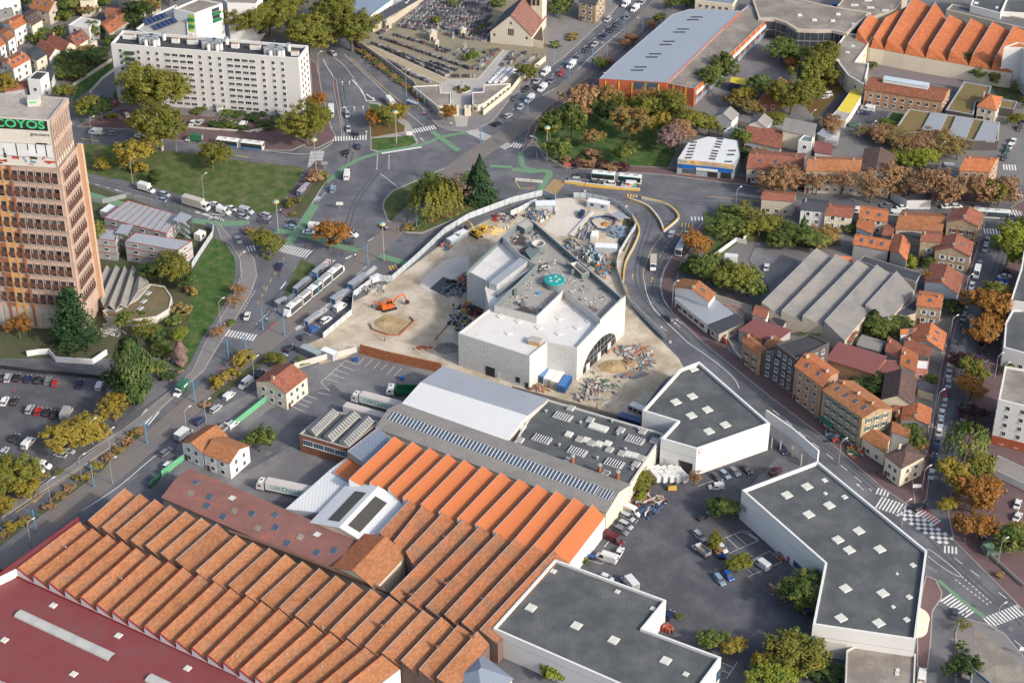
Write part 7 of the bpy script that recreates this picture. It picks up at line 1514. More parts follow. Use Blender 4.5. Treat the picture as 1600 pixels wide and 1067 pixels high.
p = W(q('ce', 1500,235)[0], 0); r = empty('church_tower', p); b = MB(); b.box((p.x, p.y, 11), (5, 5, 22), 0, -.35); b.obj('wall', cream, r)
for z in (17, 12.5):
    for s in (-.9, .9): b = MB(); b.box((p.x+s-1.0, p.y-2.6, z), (.9, .5, 2.6), 0, -.35); b.obj('louvred_opening', dark, r)
reg(r, 'square cream church tower with louvred openings', 'tower', 'behind the church nave')
gable('stone_house', 'three-storey brown rubble-stone house with white windows', 'right of the church', q(3, 415,130, 520,152, 580,78), 8.5, 2, stone, slate, 3, 'w', gnd=True)
# blue-grey shop roof behind the trees
flat('market_hall', 'low shop hall with a pale blue roof and glazed front', 'behind the golden plane trees', q(2, 545,45, 640,-90, 900,-60, 850,0, 680,125), 4.5, white, mat('pale_blue_roof', (.2, .25, .32), .6, .08, kind='ribv'), .15, .3, fl=1, style='b', wsp=2, pm=mat('teal_fascia', (.1, .35, .35), .6))
flat('garage_row', 'small white store with a flat roof', 'behind the cemetery wall', q(2, 850,0, 900,-40, 1000,-40, 940,20), 4, white, zinc, .2, .3)
gable('lean_to', 'long dark slate lean-to roof', 'along the back of the cemetery wall', q('ce', 120,215, 500,0, 480,-30), 3.2, .8, beige, slate, 0, ch=0, shed=True, cat='shed', door=False)
# school with curved grey roof
SC = flat('sports_hall', 'large orange-clad hall under a smooth blue-grey roof', 'above the tree-filled garden', q(3, 545,492, 640,400, 1000,92, 1110,58, 1432,68, 1200,290, 968,517), 8.5, rbrick, mat('hall_roof', (.25, .285, .33), .55, .05, .05, .6), .12, .3, pm=zinc, cat='school')
for x, y in ((1155,108),(1130,125),(1070,183),(1045,202),(982,260),(960,280),(895,338),(873,358),(805,420),(783,440)): c = W(q(3, x, y)[0], 8.5); b = MB(); b.box((c.x, c.y, 8.45), (4.6, .8, .2)); b.obj('roof_slit', feltb, SC.roof)
SC2 = flat('school_wing', 'gravel-roofed school wing with orange and blue side', 'right of the blue-grey hall roof', q(3, 970,520, 1140,555, 1592,118, 1480,30, 1432,68), 7.8, rbrick, gravel, .3, .4, pm=zinc, cat='school')
for BB in (SC, SC2):
    for i in range(len(BB.P)):
        x, y = BB.P[i], BB.P[(i+1) % len(BB.P)]
        if not facing(x, y, .02): continue
        L1 = (y-x).length
        if L1 > 40:
            panel_on(BB, i, .02, .98, 4.6, 5.8, frame, 'white_band', .5); panel_on(BB, i, .02, .98, 2.9, 4.3, glassb, 'window_band', .1); panel_on(BB, i, .02, .98, .6, 2, mat('sky_blue_panel', (.1, .3, .5), .6), 'blue_band', .1)
        for k in range(int(L1/5)): panel_on(BB, i, (k+.5)*5/L1-.12/L1*2, (k+.5)*5/L1+.12/L1*2, 0.1, 7.6, mat('yellow_pilaster', (.6, .36, .05), .7), 'pilaster', .18)
i, tt = edge_near(SC, q(3, 850,520)[0], 6); L1 = (SC.P[(i+1) % len(SC.P)]-SC.P[i]).length; panel_on(SC, i, tt-5/L1, tt+4/L1, 5, 8, glassb, 'window')
SG = flat('school_building', 'grey-roofed school with a curved dark glass front', 'left of the orange saw-tooth roofs', q(4, -60,115, 40,118, 110,140, 180,185, 300,190, 400,188, 490,208, 640,78, 430,45, 310,22, 100,-30, -110,-40), 8.5, glass, gravel, .4, .8, pm=beige, sky=[(*q(4, x, y)[0],) for x, y in ((198,98),(290,128),(405,133),(438,92),(536,155))], skysz=1.8, cat='school', skm=frame)
for i in range(len(SG.P)):
    x, y = SG.P[i], SG.P[(i+1) % len(SG.P)]
    if facing(x, y, .2):
        L1 = (y-x).length
        for k in range(int(L1/2.2)): panel_on(SG, i, (k+.5)*2.2/L1-.07/L1, (k+.5)*2.2/L1+.07/L1, .1, 7.3, steel, 'mullion', .14)
        panel_on(SG, i, 0, 1, 3.5, 3.8, steel, 'floor_band', .1); panel_on(SG, i, 0, 1, 7.3, 8.5, beige, 'eaves_band', .3)
flat('school_block', 'cream school block with four rooflights', 'between the two playgrounds', q(4, 490,205, 658,235, 548,385, 632,395, 600,530, 500,470, 395,330), 7.5, cream, gravel, .4, .4, pm=white, sky=[(*q(4, x, y)[0],) for x, y in ((560,247),(528,290),(495,330),(432,380))], skysz=1.4, fl=2, style='b', wsp=6, cat='school')
flat('canopy', 'bright yellow flat canopy', 'left of the brick classroom block', q(4, 430,690, 525,558, 605,568, 515,712), 3.4, white, mat('yellow_roof', (.62, .5, .06), .6, .05), .05, .1, cat='canopy'); flat('shed', 'small grey flat-roofed store', 'at the foot of the yellow canopy', q(4, 385,738, 425,692, 515,712, 485,752), 3.2, concl, greyw, .2, .2, cat='shed')
flat('canopy', 'yellow awning over dark doors', 'between garden trees left of the school', q(3, 1360,515, 1365,478, 1480,495, 1470,540), 4, mat('navy_doors', (.03, .05, .1), .6), mat('yellow_roof', (0, 0, 0)), .05, .1, cat='canopy')
TB_ = gable('classroom_block', 'long brick classroom block with tall white windows', 'in the middle of the school grounds', q(4, 605,555, 1090,635, 1140,560), 7, 1.8, obrick, mat('brown_school_tiles', (.22, .085, .05), .9, .15, .3, 3, kind='tiles'), 2, 'w', ch=0, cat='school')
a_, b2, ra, rb, z_, ri = TB_.sl; u_ = (b2-a_).normalized(); m_ = ra+(rb-ra)*.47; b = MB(); b.box((m_.x, m_.y, z_+ri+.6), ((rb-ra).length*.58, 3, 1.3), 0, math.atan2(u_.y, u_.x)); b.box((m_.x, m_.y, z_+ri+1.3), ((rb-ra).length*.58+.2, 3.3, .1), 1, math.atan2(u_.y, u_.x)); b.obj('roof_lantern', [frame, mat('lantern_glass', (.45, .52, .55), .3)], TB_.roof)
sed = mat('sedum_roof', (.19, .13, .06), .95, .3, .3, 2, col2=(.12, .12, .04))
flat('school_annex', 'low block with a sedum roof and grey rim', 'right of the brick classroom block', q(4, 1110,688, 1225,510, 1398,540, 1380,600, 1300,640, 1285,720), 4, dbrick, sed, .3, .6, pm=zinc, cat='school'); flat('school_annex', 'small sedum-roofed annex', 'right of the octagonal tiled hut', q(4, 1450,620, 1560,635, 1535,685, 1440,670), 3.5, dbrick, sed, .3, .4, pm=zinc, cat='school')
SA = flat('school_annex', 'long dark brick annex with sedum roof at its left end', 'below the brick classroom block', q(4, 775,835, 880,680, 1450,765, 1440,880, 1270,880, 950,830), 4, dbrick, sed, .3, .5, pm=conc, cat='school')
for pts in ((960,810, 1020,700, 1125,715, 1070,830), (1122,845, 1175,725, 1285,745, 1240,860), (1290,870, 1350,755, 1445,775, 1420,880)):
    P4 = [W(p, 4.3).to_2d() for p in q(4, *pts)]; b = MB(); b.prism(P4, 3.4, 4.3, 0); b.obj('roof_pod', mat('grey_metal_deck', (.26, .28, .3), .6, .05, kind='ribv'), SA.roof)
gable('tiled_lodge', 'cream lodge with a pointed orange tiled roof', 'among the sedum-roofed annexes', q(4, 1310,665, 1425,690, 1462,610), 6, 2.6, cream, t_or, 2, 'w', hip=True, ch=1)
# orange saw-tooth school roofs at top right
sL = q(4, 545,215, 645,258, 732,272, 860,298, 990,322, 1125,345, 1262,370, 1400,395, 1530,415); sU = q(4, 630,90, 735,112, 905,-15, 1045,15, 1135,95, 1268,118, 1402,140, 1535,162, 1660,180)
SW = saw('sawtooth_school', 'saw-tooth school hall with bright orange tiled roofs', 'at the top right corner', list(zip(sL, sU)), 9.6, 6.6, mat('bright_orange_tiles', (.42, .13, .05), .85, .15, .3, 2, kind='tiles', rnd=.1), cream, None, hip=3.5, cat='school')
b = W(q(4, 900,330)[0], 3); 
for x, y, wd, m_ in ((687,292,1.6,glass),(685,328,1.6,ypaint),(780,308,5,glass),(778,348,5,ypaint),(912,332,5,glass),(908,370,5,ypaint),(1008,345,1.4,mat('sky_blue_panel', (.1, .3, .5), .6)),(1014,385,2.6,ypaint)):
    p = W(q(4, x, y)[0], 3.4 if y < 335 or x in (780, 912, 1008) else 1.2); z = 4.4 if x in (780, 912, 1008, 687) else 1.6; p = W(q(4, x, y)[0], z); bb = MB(); bb.box((p.x, p.y-.05, z), (wd, .3, 1), 0, -.19); bb.obj('window', m_, SW)
flat('apartment_block', 'white windowless end wall of a tall block', 'at the right edge near the top', q(4, 1475,295, 1560,265, 1700,300, 1700,420, 1590,300), zfor(q(4, 1448,540)[0], q(4, 1475,295)[0][1]), white, t_or, .3, .3, cat='apartment building')
flat('office_building', 'long flat-roofed building with grey roof', 'behind the orange saw-tooth roofs', q(4, 1115,60, 1150,25, 1680,130, 1670,195), 8.5, beige, mat('dark_gravel', (.13, .125, .13), .9, .2), .5, .5, fl=2, style='b'); flat('office_building', 'white building with a black roof and arches', 'at the very top right', q(4, 1265,35, 1300,-60, 1520,-60, 1455,85), 11, white, felt, .6, .5, sky=[(*q(4, 1300,22)[0], 2, 1.5), (*q(4, 1430,50)[0], 1.5, 1)], skm=frame)
WB = flat('arched_building', 'white building with dark arched windows', 'at the very top right', q(4, 1460,75, 1490,-10, 1700,-10, 1700,90), 10, white, felt, .6, .5)
for x, y, wd, h_ in ((1492,60,1.6,5), (1575,75,4.2,5)): i, tt = edge_near(WB, q(4, x, y)[0], 6); L1 = (WB.P[(i+1) % 4]-WB.P[i]).length; panel_on(WB, i, tt-wd/2/L1, tt+wd/2/L1, 3, 3+h_, dark, 'arched_window')
flat('office_building', 'low roof with white rooflights', 'left of the orange saw-tooth roofs at the top', q(4, 430,40, 520,-60, 880,-60, 800,60, 640,110), 7, beige, gravel, .4, .4, sky=[(*q(4, x, y)[0], 3, 1.6) for x, y in ((540,35), (640,50), (735,68), (625,5))], skm=skyl)
flat('office_building', 'cream building', 'at the top edge above the grey hall roof', q(3, 1145,0, 1180,-60, 1420,-40, 1380,30), 7, cream, zincb, .3, .3, fl=2, style='b')
# blue fronted shop
BS = flat('tile_shop', 'white-roofed shop with a tan and blue fascia', 'on the road beside the tree-filled garden', q('sh', 215,440, 400,150, 750,40, 1075,75, 1280,110, 1330,380, 1225,545), 6.2, mat('shop_grey', (.3, .32, .34), .8), whroof, .1, .2, cat='shop')
i, tt = edge_near(BS, q('sh', 700,560)[0], 5)
panel_on(BS, i, 0.0, 1, 4.5, 6.25, mat('tan_fascia', (.55, .38, .17), .8), 'fascia', .3); panel_on(BS, i, .03, .98, 3.0, 4.5, mat('blue_fascia', (.01, .1, .35), .7), 'blue_fascia', .35); panel_on(BS, i, .34, .72, 2.7, 3.7, frame, 'banner', .5)
panel_on(BS, i, .1, .34, .8, 2.5, glassb, 'shop_window', .15); panel_on(BS, i, .1, .34, 0.05, .8, obrick, 'brick_plinth', .14); panel_on(BS, i, .55, .72, .3, 2.6, dark, 'shutter', .15); panel_on(BS, i, .78, .96, .3, 2.6, dark, 'shutter', .15)
x, y = BS.P[i], BS.P[(i+1) % len(BS.P)]; e3 = (y-x).normalized(); a3 = math.atan2(e3.y, e3.x); L1 = (y-x).length
tb = mat('sign_blue', (.08, .3, .55), .7); tr_ = mat('sign_red', (.45, .08, .06), .7); tt_ = mat('sign_pale_red', (.5, .25, .2), .7)
text_on(BS.root, 'Plein', (*(x+e3*L1*.09), 5.6), a3, 1.9, tb, off=.36); text_on(BS.root, 'Λ', (*(x+e3*L1*.27), 5.35), a3, 1.9, tr_, sx=1.4, off=.36); text_on(BS.root, 'MODERN SERVICE', (*(x+e3*L1*.58), 5.9), a3, .9, tt_, off=.36); text_on(BS.root, 'AGENCEMENT DECOR', (*(x+e3*L1*.66), 5.0), a3, .9, tb, off=.36)
for k in range(8): 
    c = W(q('sh', 975-k*17-(20 if k > 3 else 0), 85+k*48+(20 if k > 3 else 0))[0], 6.2); b = MB(); b.box((c.x, c.y, 6.2), (2.2, .7, .25), 0, -.25); b.obj('roof_slit', feltb, BS.roof)
for k in range(6): c = W(q('sh', 505-k*19, 145+k*55)[0], 6.2); b = MB(); b.box((c.x, c.y, 6.2), (2.3, .7, .25), 0, .1); b.obj('roof_slit', feltb, BS.roof)
for x, y in ((1190,292),(1165,365),(1125,488)): c = W(q('sh', x, y)[0], 6.2); b = MB(); b.box((c.x, c.y, 6.2), (2.6, .7, .25)); b.obj('roof_slit', feltb, BS.roof)
# ---------------- houses ----------------
WM_ = dict(w=white, c=cream, b=beige, g=greyw, s=stone, o=obrick, p=pink, k=brick)
RM_ = dict(o=t_or, b=t_br, d=t_dk, s=slate, l=t_old, f=fibre, z=zinc, r=redroof2, w=whslab, g=gravel)
WN = dict(w='white', c='cream', b='beige', g='grey', s='rubble-stone', o='orange-brick', p='pink', k='brown-brick')
RN = dict(o='bright orange', b='red-brown', d='dark brown', s='slate', l='faded orange', f='grey sheet', z='pale metal', r='dull red', w='white', g='gravel')
A1 = 'in the housing at the top left'; A2 = 'along the top right road'; A3 = 'among houses left of the right-hand street'; A4 = 'beside the curving road on the right'; A5 = 'in the shop terrace beside the curving road'
def HH(t, s, ctx, defst='w'):
    for l in s.strip().split('\n'):
        f = l.split('|'); v = [float(x) for x in f[0].split()]; wl, rf, fl, ch, vx = f[1].split()[:5]; op = f[1].split()[5:]; d = f[2].strip() if len(f) > 2 else ''
        gable('house', d or '%s %shouse with %s roof' % (WN[wl], 'small ' if v[6] < 5 else '', RN[rf]), ctx, q(t, *v[:6]), v[6], v[7], WM_[wl], RM_[rf], int(fl), next((o[1:] for o in op if o[0] == '='), defst), ch=int(ch), vx=int(vx), shed='S' in op, hip='H' in op)
HH('h1', '''180 375 350 275 215 190 7.5 1|w o 2 1 0|tall white house with orange roof
400 325 525 250 375 130 7.5 1.4|c d 2 0 2
375 95 610 150 780 55 6 3|b l 2 2 2|beige house with weathered orange gable roof
100 515 185 455 60 350 6.5 .8|w l 2 0 0
0 590 65 550 -30 450 6 .8|w o 2 0 0
1370 420 1510 330 1385 215 4.5 1.2|b o 1 0 1|beige bungalow with an orange roof and white rooflight
1510 325 1650 240 1510 130 4.5 1.2|b l 1 1 0
1315 185 1590 200 1610 110 4.5 1.2|g b 1 0 0
960 580 1110 480 975 380 4.5 1.5|c b 1 2 2|small cream house with two roof windows
575 545 797 648 962 575 4.5 2.8|c b 2 1 0|cream gabled house with red-brown roof
435 610 615 725 790 655 4.5 2.8|w b 2 0 0|white gabled house with red-brown roof
455 760 580 680 430 590 6.5 .8|c s 2 0 0
165 860 375 740 230 655 6.5 1.2|w o 2 2 3|white house with bright orange roof and skylights
20 860 165 800 60 730 4 1|w l 1 0 1
0 230 170 190 130 100 5 1|g f 0 0 1
60 1150 330 1100 335 1010 4 1.2|g b 1 0 0
640 1010 690 860 600 830 4.5 .3|w s 0 0 0''', A1)
for pts, h, wl, rf, d in (((855,315, 1015,210, 1255,260, 1225,310, 1150,300, 1110,365), 6.5, white, concl, 'white flat-roofed house'), ((345,985, 450,890, 605,905, 500,1000), 9, white, feltb, 'tall white house with black flat roof'), ((1000,535, 1120,485, 1210,505, 1100,577), 3, cream, conc, 'small cream annexe with a concrete roof'), ((-200,80, 110,-30, 240,-60, 0,-200), 9, white, slate, 'large white building in the extreme corner'), ((1000,20, 1060,-60, 1240,-60, 1180,10), 7, cream, gravel, 'cream villa cut off by the top edge'), ((1470,-60, 1650,12, 1990,-60, 1700,-150), 8, beige, gravel, 'beige block behind orange roofs')):
    flat('house', d, A1, q('h1', *pts), h, wl, rf, .3, .3, fl=2, cat='house')
HH('n1', '''690 205 830 20 1085 10 5 2.5|k b 2 1 0|brick house with steep red roof
345 472 430 388 215 330 6 2|w f 1 0 0|cream gabled house, leftmost of the grey-roofed pair
775 557 855 467 640 425 6 2|w f 1 0 0|cream gabled house, right one of the grey-roofed pair
985 592 1370 670 1400 545 7 .8|c f 0 0 0 S|cream house with sloping grey roof
505 715 950 825 985 660 4 1.4|w b 1 0 0 S|low white house with wide red-brown roof
1385 860 1590 890 1600 760 4 1|w r 0 0 0|shed with dull red roof''', A2)
flat('house', 'small cream block with green flat roof', A2, q('n1', 245,600, 325,540, 505,580, 480,645), 5, concl, greeni, .3, .4, cat='house'); flat('house', 'tall narrow cream block with green flat roof', A2, q('n1', 1180,720, 1245,650, 1370,665, 1350,742), 7, white, greeni, .3, .4, fl=2, cat='house')
HH('p', '''1167 263 1252 269 1259 241 6 2.2|b b 2 2 3|long beige house with dormered red-brown roof
1260 267 1343 269 1347 247 9 1.8|b l 3 2 0|three-storey beige house with mottled roof
1344 267 1352 233 1398 243 8.5 1.8|c d 3 0 0|cream house with dark brown roof
1500 266 1546 269 1561 247 9 2|o o 3 2 0|corner house of pale brick with orange roof
1190 311 1240 315 1244 302 6 .8|b b 1 0 0|low beige building with open back''', A2, 'w')
HH('n1', '1420 640 1560 700 1700 600 3 .5|g z 0 0 0|small metal-roofed garage', A2)
flat('shop', 'low shop with red and blue sign band', 'under the rust-brown street trees', q(8, 770,125, 870,110, 1030,125, 1020,185, 870,185), 3.5, white, slate, .2, .2, cat='shop', pm=rpaint)
HH(8, '''205 242 355 257 375 190 6 1.2|w s 2 1 0
355 275 520 292 542 225 5.5 1.2|c b 2 1 0|cream house with brick corners and red-brown roof
572 292 742 320 752 245 5.5 1.5|b o 2 0 2
555 352 650 392 665 330 4 .8|w o 1 0 0 S
535 457 750 497 770 435 5 1.5|g o 0 0 3|long grey-walled house with orange roof and skylights
865 560 888 455 790 400 5 1.5|b o 0 0 0|beige wing with orange roof
715 400 770 412 800 345 4 .8|g b 1 0 0
800 362 1085 378 1120 270 5 2|b l 1 1 0|wide low house with glazed strip in its roof
955 437 1072 447 1090 390 8 .9|s b 2 1 0|narrow stone house with white shutters''', A3, 'shutter')
HH(12, '''-20 20 60 75 120 20 6 1|b l 0 1 0
560 20 700 60 730 0 3.5 .8|g f 0 0 0
400 -40 520 0 560 -60 4 .8|b b 0 0 0
735 60 820 110 840 20 4.5 1|g b 0 1 0
640 150 700 170 720 120 4 .6|c d 0 0 0
940 290 1035 320 1040 270 3 .6|b s 0 0 0
800 470 850 490 860 460 4 .8|b l 0 1 0''', A3)
HH('sm', '''1420 470 1540 560 1600 500 3.5 .8|g s 0 0 0
1150 700 1240 770 1300 720 4 .8|w l 0 0 0''', A4)
HH('e1', '40 905 310 985 330 930 3.5 .5|b s 0 0 0', A3)
HH('e1', '1032 834 1100 682 710 625 7.5 2|s b 2 1 0|stone house with salmon roof at the street corner', A3, 'red')
HH('e2', '''925 165 965 0 535 -70 6.5 2.4|s b 2 1 1|stone gabled house with white shutters
762 637 832 412 440 262 5 2|w b 0 1 0|white-walled house with wide salmon roof
265 770 558 812 592 640 7 1.2|s o 2 2 1|stone house with square orange roof''', A3, 'shutter')
HH('e3', '''580 300 625 90 235 -20 5 2.2|g o 0 1 2|grey-walled house with vivid orange roof
60 92 315 72 322 15 5 .6|w o 0 0 1|small white outbuilding with orange roof
100 255 412 388 442 262 5 1|g b 0 1 0
55 480 245 568 275 350 5.2 1|w o 0 1 1|vivid orange roof beside the pink house''', A3)
flat('house', 'pink house with white awning roof', A3, q('e3', 262,420, 415,432, 400,535, 250,520), 4.6, pink, white, .1, .2, fl=1, cat='house')
HH(12, '''905 395 925 235 735 200 6 2.6|c d 0 0 0|cream house with large dark brown roof
1005 517 1020 420 850 392 5 1.3|g o 1 1 0|grey house with orange roof
785 435 840 440 852 392 4 .8|g b 1 0 0
735 710 835 788 975 712 7 1.6|c d 2 1 0 H|cream corner house with brown hipped roof
775 560 880 600 885 540 7 1|w l 0 0 0
590 597 730 690 765 600 5 1.6|c l 1 0 0|low cream restaurant with orange roof''', A5)
gable('terrace_house', 'four-storey orange-brick terrace house', A5, q(12, 170,152, 338,278, 440,190), 12, 1.5, obrick, t_or, 4, 'w', ch=2, vx=2); gable('terrace_house', 'long four-storey stone terrace with white end wall', A5, q(12, 345,302, 590,475, 778,418), 12, 1.8, stone, t_old, 4, 'green', ch=3, vx=4)
gable('house', 'orange-brick house with green shutters', A5, q('sm', 1040,742, 1262,912, 1345,840), 8, 1, obrick, t_old, 3, 'green')
flat('apartment_block', 'dark brick modern block with black roof', A5, q(12, 45,12, 175,108, 385,5, 250,-50), 13, dbrick, feltb, .5, .4, fl=4, style='b', cat='apartment building'); flat('apartment_block', 'lower dark brick wing with terrace', A5, q('sm', 1282,866, 1330,845, 1450,812, 1600,900, 1560,1000), 9, dbrick, gravel, .5, .3, fl=3, style='b', cat='apartment building')
HH('sm', '''620 250 700 150 285 -30 6.5 2|w l 0 1 1|white house with orange gable roof
1170 412 1330 462 1378 350 6 .7|w b 1 0 0|white house with a small red roof
1000 612 1440 758 1640 640 4.5 .8|g r 0 0 0 S|long low shed with dull red roof
605 530 748 648 1060 520 3.5 .5|b s 1 0 0 S|low beige workshop with dark patched roof''', A4)
gable('house', 'long low white house with red shutters', A4, q('sm', 200,212, 598,530, 915,425), 3.6, .7, white, zinc, 1, 'red', ch=1, shed=True)
flat('shed', 'low gravel-roofed sheds', A4, q('sm', 640,140, 1150,300, 1160,400, 1080,380, 700,235), 3.2, beige, gravel, .1, .2, cat='shed'); flat('shed', 'low shed roof with red edging', A4, q('sm', 735,340, 810,292, 930,300, 1080,380, 1000,452), 3.4, beige, gravel, .15, .35, cat='shed', pm=rpaint)
gable('shed', 'long dull red shed roof', A5, q(12, 365,110, 660,200, 735,112), 5, 1, obrick, redroof2, 0, ch=0, shed=True, cat='shed'); flat('shed', 'angular dull red roof', A5, q(12, 662,200, 738,112, 825,120, 815,190, 730,255), 5, obrick, redroof2, .1, .2, cat='shed')
saw('workshop', 'four-bay grey fibre-cement workshop roof', A3, pr([1190,473, 1221,486, 1254,494, 1288,502, 1321,524], [1276,388, 1307,398, 1340,407, 1370,414, 1402,426]), 7.4, 5.2, fibre, beige); saw('workshop', 'single-bay grey workshop roof', A3, pr([1352,477, 1390,494], [1401,424, 1430,446]), 7, 5, fibre, beige)
flat('shed', 'dark ribbed low roof', A3, q(8, 600,530, 960,640, 925,695, 770,640, 570,560), 4.5, greyw, slate, .1, .2, cat='shed'); flat('shed', 'low dark lean-to', A3, q(8, 790,890, 930,800, 925,890, 860,910), 4.5, beige, slate, .1, .2, cat='shed')
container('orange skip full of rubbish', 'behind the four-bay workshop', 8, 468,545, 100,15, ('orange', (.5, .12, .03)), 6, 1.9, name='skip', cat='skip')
flat('apartment_block', 'white flats with grey roof', 'at the right edge behind street trees', q('e2', 1600,90, 1565,300, 1432,715, 1750,770, 1750,90), 10, white, felt, .5, .5, cat='apartment building', fl=2); flat('apartment_block', 'lower white block with black roof', 'at the right edge behind street trees', q('e2', 1455,830, 1368,990, 1345,1300, 1700,1400, 1700,830), 7, white, felt, .5, .5, cat='apartment building', fl=1)
WF = flat('apartment_block', 'white balconied flats on an orange-brick base', 'at the right edge near the garages', q(12, 1440,360, 1482,150, 1760,200, 1760,440), 16, white, gravel, .6, .5, fl=5, cat='apartment building', wsp=4)
for i in range(len(WF.P)): panel_on(WF, i, 0, 1, .1, 3.2, rbrick, 'brick_base', .12)
flat('garage_row', 'row of garages with ribbed grey-green roof', 'right of the street, below the white flats', q(12, 1440,708, 1760,860, 1760,960, 1388,782), 2.6, white, fibre, .08, .1, cat='garages')
b = MB(); p = W(q(16, 1395,225)[0], 1.5); b.box((p.x, p.y, 1.4), (4, 3, 2.8), 0, .3); b.tube([(p.x, p.y, 2.8), (p.x, p.y, 3.6)], [2.6, .3], 4, 1); reg(b.obj('kiosk', [mat('glass_green', (.1, .15, .13), .4), gpaint]), 'small kiosk with a green roof', 'kiosk', 'beside the road at the lower right')
# fences and garden walls
gfm = mat('green_fence_paint', (.12, .36, .2), .7, .1)
for t, pts, h, m, d, ctx in ((9, (1010,845, 1150,740), 2.2, gfm, 'bright green sheet fence', 'in front of the white office house'), (9, (1440,550, 1600,425), 2.2, gfm, 'pale green sheet fence', 'left of the cream lodge'), (10, (0,425, 70,370), 2.2, gfm, 'short green sheet fence', 'at the foot of the cream lodge'), (9, (935,920, 1000,860), 2.4, mat('dark_green_gate', (.02, .08, .05), .6), 'dark green gate', 'beside the white office house'), (7, (1235,565, 1400,445, 1465,460), 1.8, frame, 'white slatted fence', 'beside the parked white box truck'), (7, (1445,440, 1490,385), 1.8, frame, 'short white fence', 'in the garden by the bend'), (1, (435,560, 700,385), 1.5, conc, 'beige garden wall', 'along the bright grass strip'), ('n1', (345,520, 560,560, 985,625), 2.4, cream, 'long cream garden wall', 'behind the grey-roofed gabled houses'), (2, (0,830, 80,800, 250,780, 330,740), .7, concl, 'low white wall', 'in front of the flats car park'), ('ap', (620,800, 780,815, 1100,835, 1260,800), .8, concl, 'long low white wall', 'below the hedge of the flats'), (1, (560,590, 640,500, 720,440), 1.2, concl, 'concrete ramp wall', 'left end of the white flats'), (16, (1330,225, 1600,470), 1.2, conc, 'low garden wall with railing', 'along the lower right road'), ('sm', (850,740, 940,880, 1040,990), 1.2, concl, 'white roadside wall', 'beside the red gate'), ('sm', (755,700, 840,800), 2, mat('coral_gate', (.5, .12, .08), .7), 'coral red gate', 'beside the low beige workshop')):
    wall_run('fence' if 'fence' in d else 'gate' if 'gate' in d else 'garden_wall', d, 'fence' if 'fence' in d else 'gate' if 'gate' in d else 'wall', ctx, q(t, *pts), h, .15, m)
# ---------------- vehicles ----------------
KA = dict(h='hatch', s='sedan', u='suv', m='mpv', k='small', e='estate', v='smallvan', V='van', L='longvan', B='boxtruck', G='bigtruck', T='tipper', F='flatbed')
CA = dict(w='white', s='silver', g='grey', d='dark grey', b='black', r='red', m='maroon', u='blue', n='navy', l='light blue', p='pale grey', G='green', e='beige')
CARC['beige'] = (.42, .38, .33)
def VV(t, ctx, s, d=None):
    for e in s.split(','):
        f = e.split(); dd = (float(f[3]), float(f[4])) if len(f) > 4 else d
        place(KA[f[0][0]], CA[f[0][1]], q(t, float(f[1]), float(f[2]))[0], dd, ctx)
VV(9, 'in the car park, upper row', 'hb 10 220,ms 48 222,hb 105 222,hn 175 230,hb 237 235,hg 298 240,kr 342 255,sn 500 262,vw 622 272,Tg 705 285', (25, -55))
VV(9, 'in the car park, middle row', 'uw 28 368,hb 92 370,ms 185 418,hr 237 430,hb 293 438,sb 340 452,Bp 415 440', (28, -50))
VV(9, 'in the lower left of the car park', 'hb 87 598 35 -40,Vw 178 625 40 -40,hs 25 680 40 -45,hs 375 702 -60 -12,ss 420 678 -60 -12,Vw 265 765 50 10,Fw 222 792 50 25', (1, 0))
VV(9, 'on the avenue beside the tramway', 'BG 1130 290 -60 60,Vw 1535 255 -70 55,vw 1432 335,es 1348 415,un 1250 492,Bw 1148 570 70 -60,eg 1035 685,uw 1055 768,Tg 1400 545,vw 1455 515', (70, -55))
VV(10, 'on the avenue beside the tramway', 'sb 212 38,sl 160 95,sb 20 195', (70, -50))
VV(6, 'waiting beside the tram platform', 'Vw 755 668 60 -30,ss 663 728,sd 592 790,Vw 527 845,uw 437 930,hu 360 985,hd 305 1035', (60, -40))
VV(6, 'on the junction roads', 'Lw 568 18 10 -60,el 480 112 20 -60,hn 800 345 -60 -45,sn 150 592 25 -60,Vw 375 345 70 10,sw 330 380 60 5,Vw 590 390 70 15,ed 575 440 -60 -5,ms 55 275 -60 -20,mg 55 312 -60 -15,hd 230 318 -60 -15,hl 215 348 -60 -15', (1, 0))
VV(5, 'on the road below the grass field', 'Bw 915 105,hs 1030 145 60 18,hl 1008 178 -60 -15,Ge 1225 200,sw 1345 208,Vw 1398 248,sw 1448 232,Vs 1540 245,hs 1522 285,ss 1488 428 30 45,sw 1543 903 20 -60', (70, 20))
VV(2, 'on the wide street beside the cemetery', 'ss 480 332 35 30,Lw 842 635 25 30,hs 572 715 0 60,ss 578 803 0 60,hd 628 840 2 60,hn 640 912 5 -60,sb 565 955 -8 60,hb 1510 772 50 -30,hs 1575 722 50 -30', (1, 0))
VV(3, 'in the queue on the tram avenue', 'hs 55 668,Vw 110 617,Vw 188 548,hg 248 503,hr 310 455,Vw 370 403,sg 412 362,sb 470 310,ss 518 275,hn 570 228,hb 622 187,hd 663 150,hg 718 108,Vw 768 52,ss 812 15', (-45, 40))
VV(3, 'parked at the left kerb of the tram avenue', 'hd 22 610,hb 85 555,ss 155 505,Vw 210 448,ms 600 122,Vw 712 22,hn 665 5', (-45, 40))
VV(1, 'on the road above the grass field', 'Vw 595 820 -60 -5,eg 685 832 -60 -3,vw 875 848 -60 -3,hr 945 852 -60 -3,BG 1212 862 -60 -5', (1, 0))
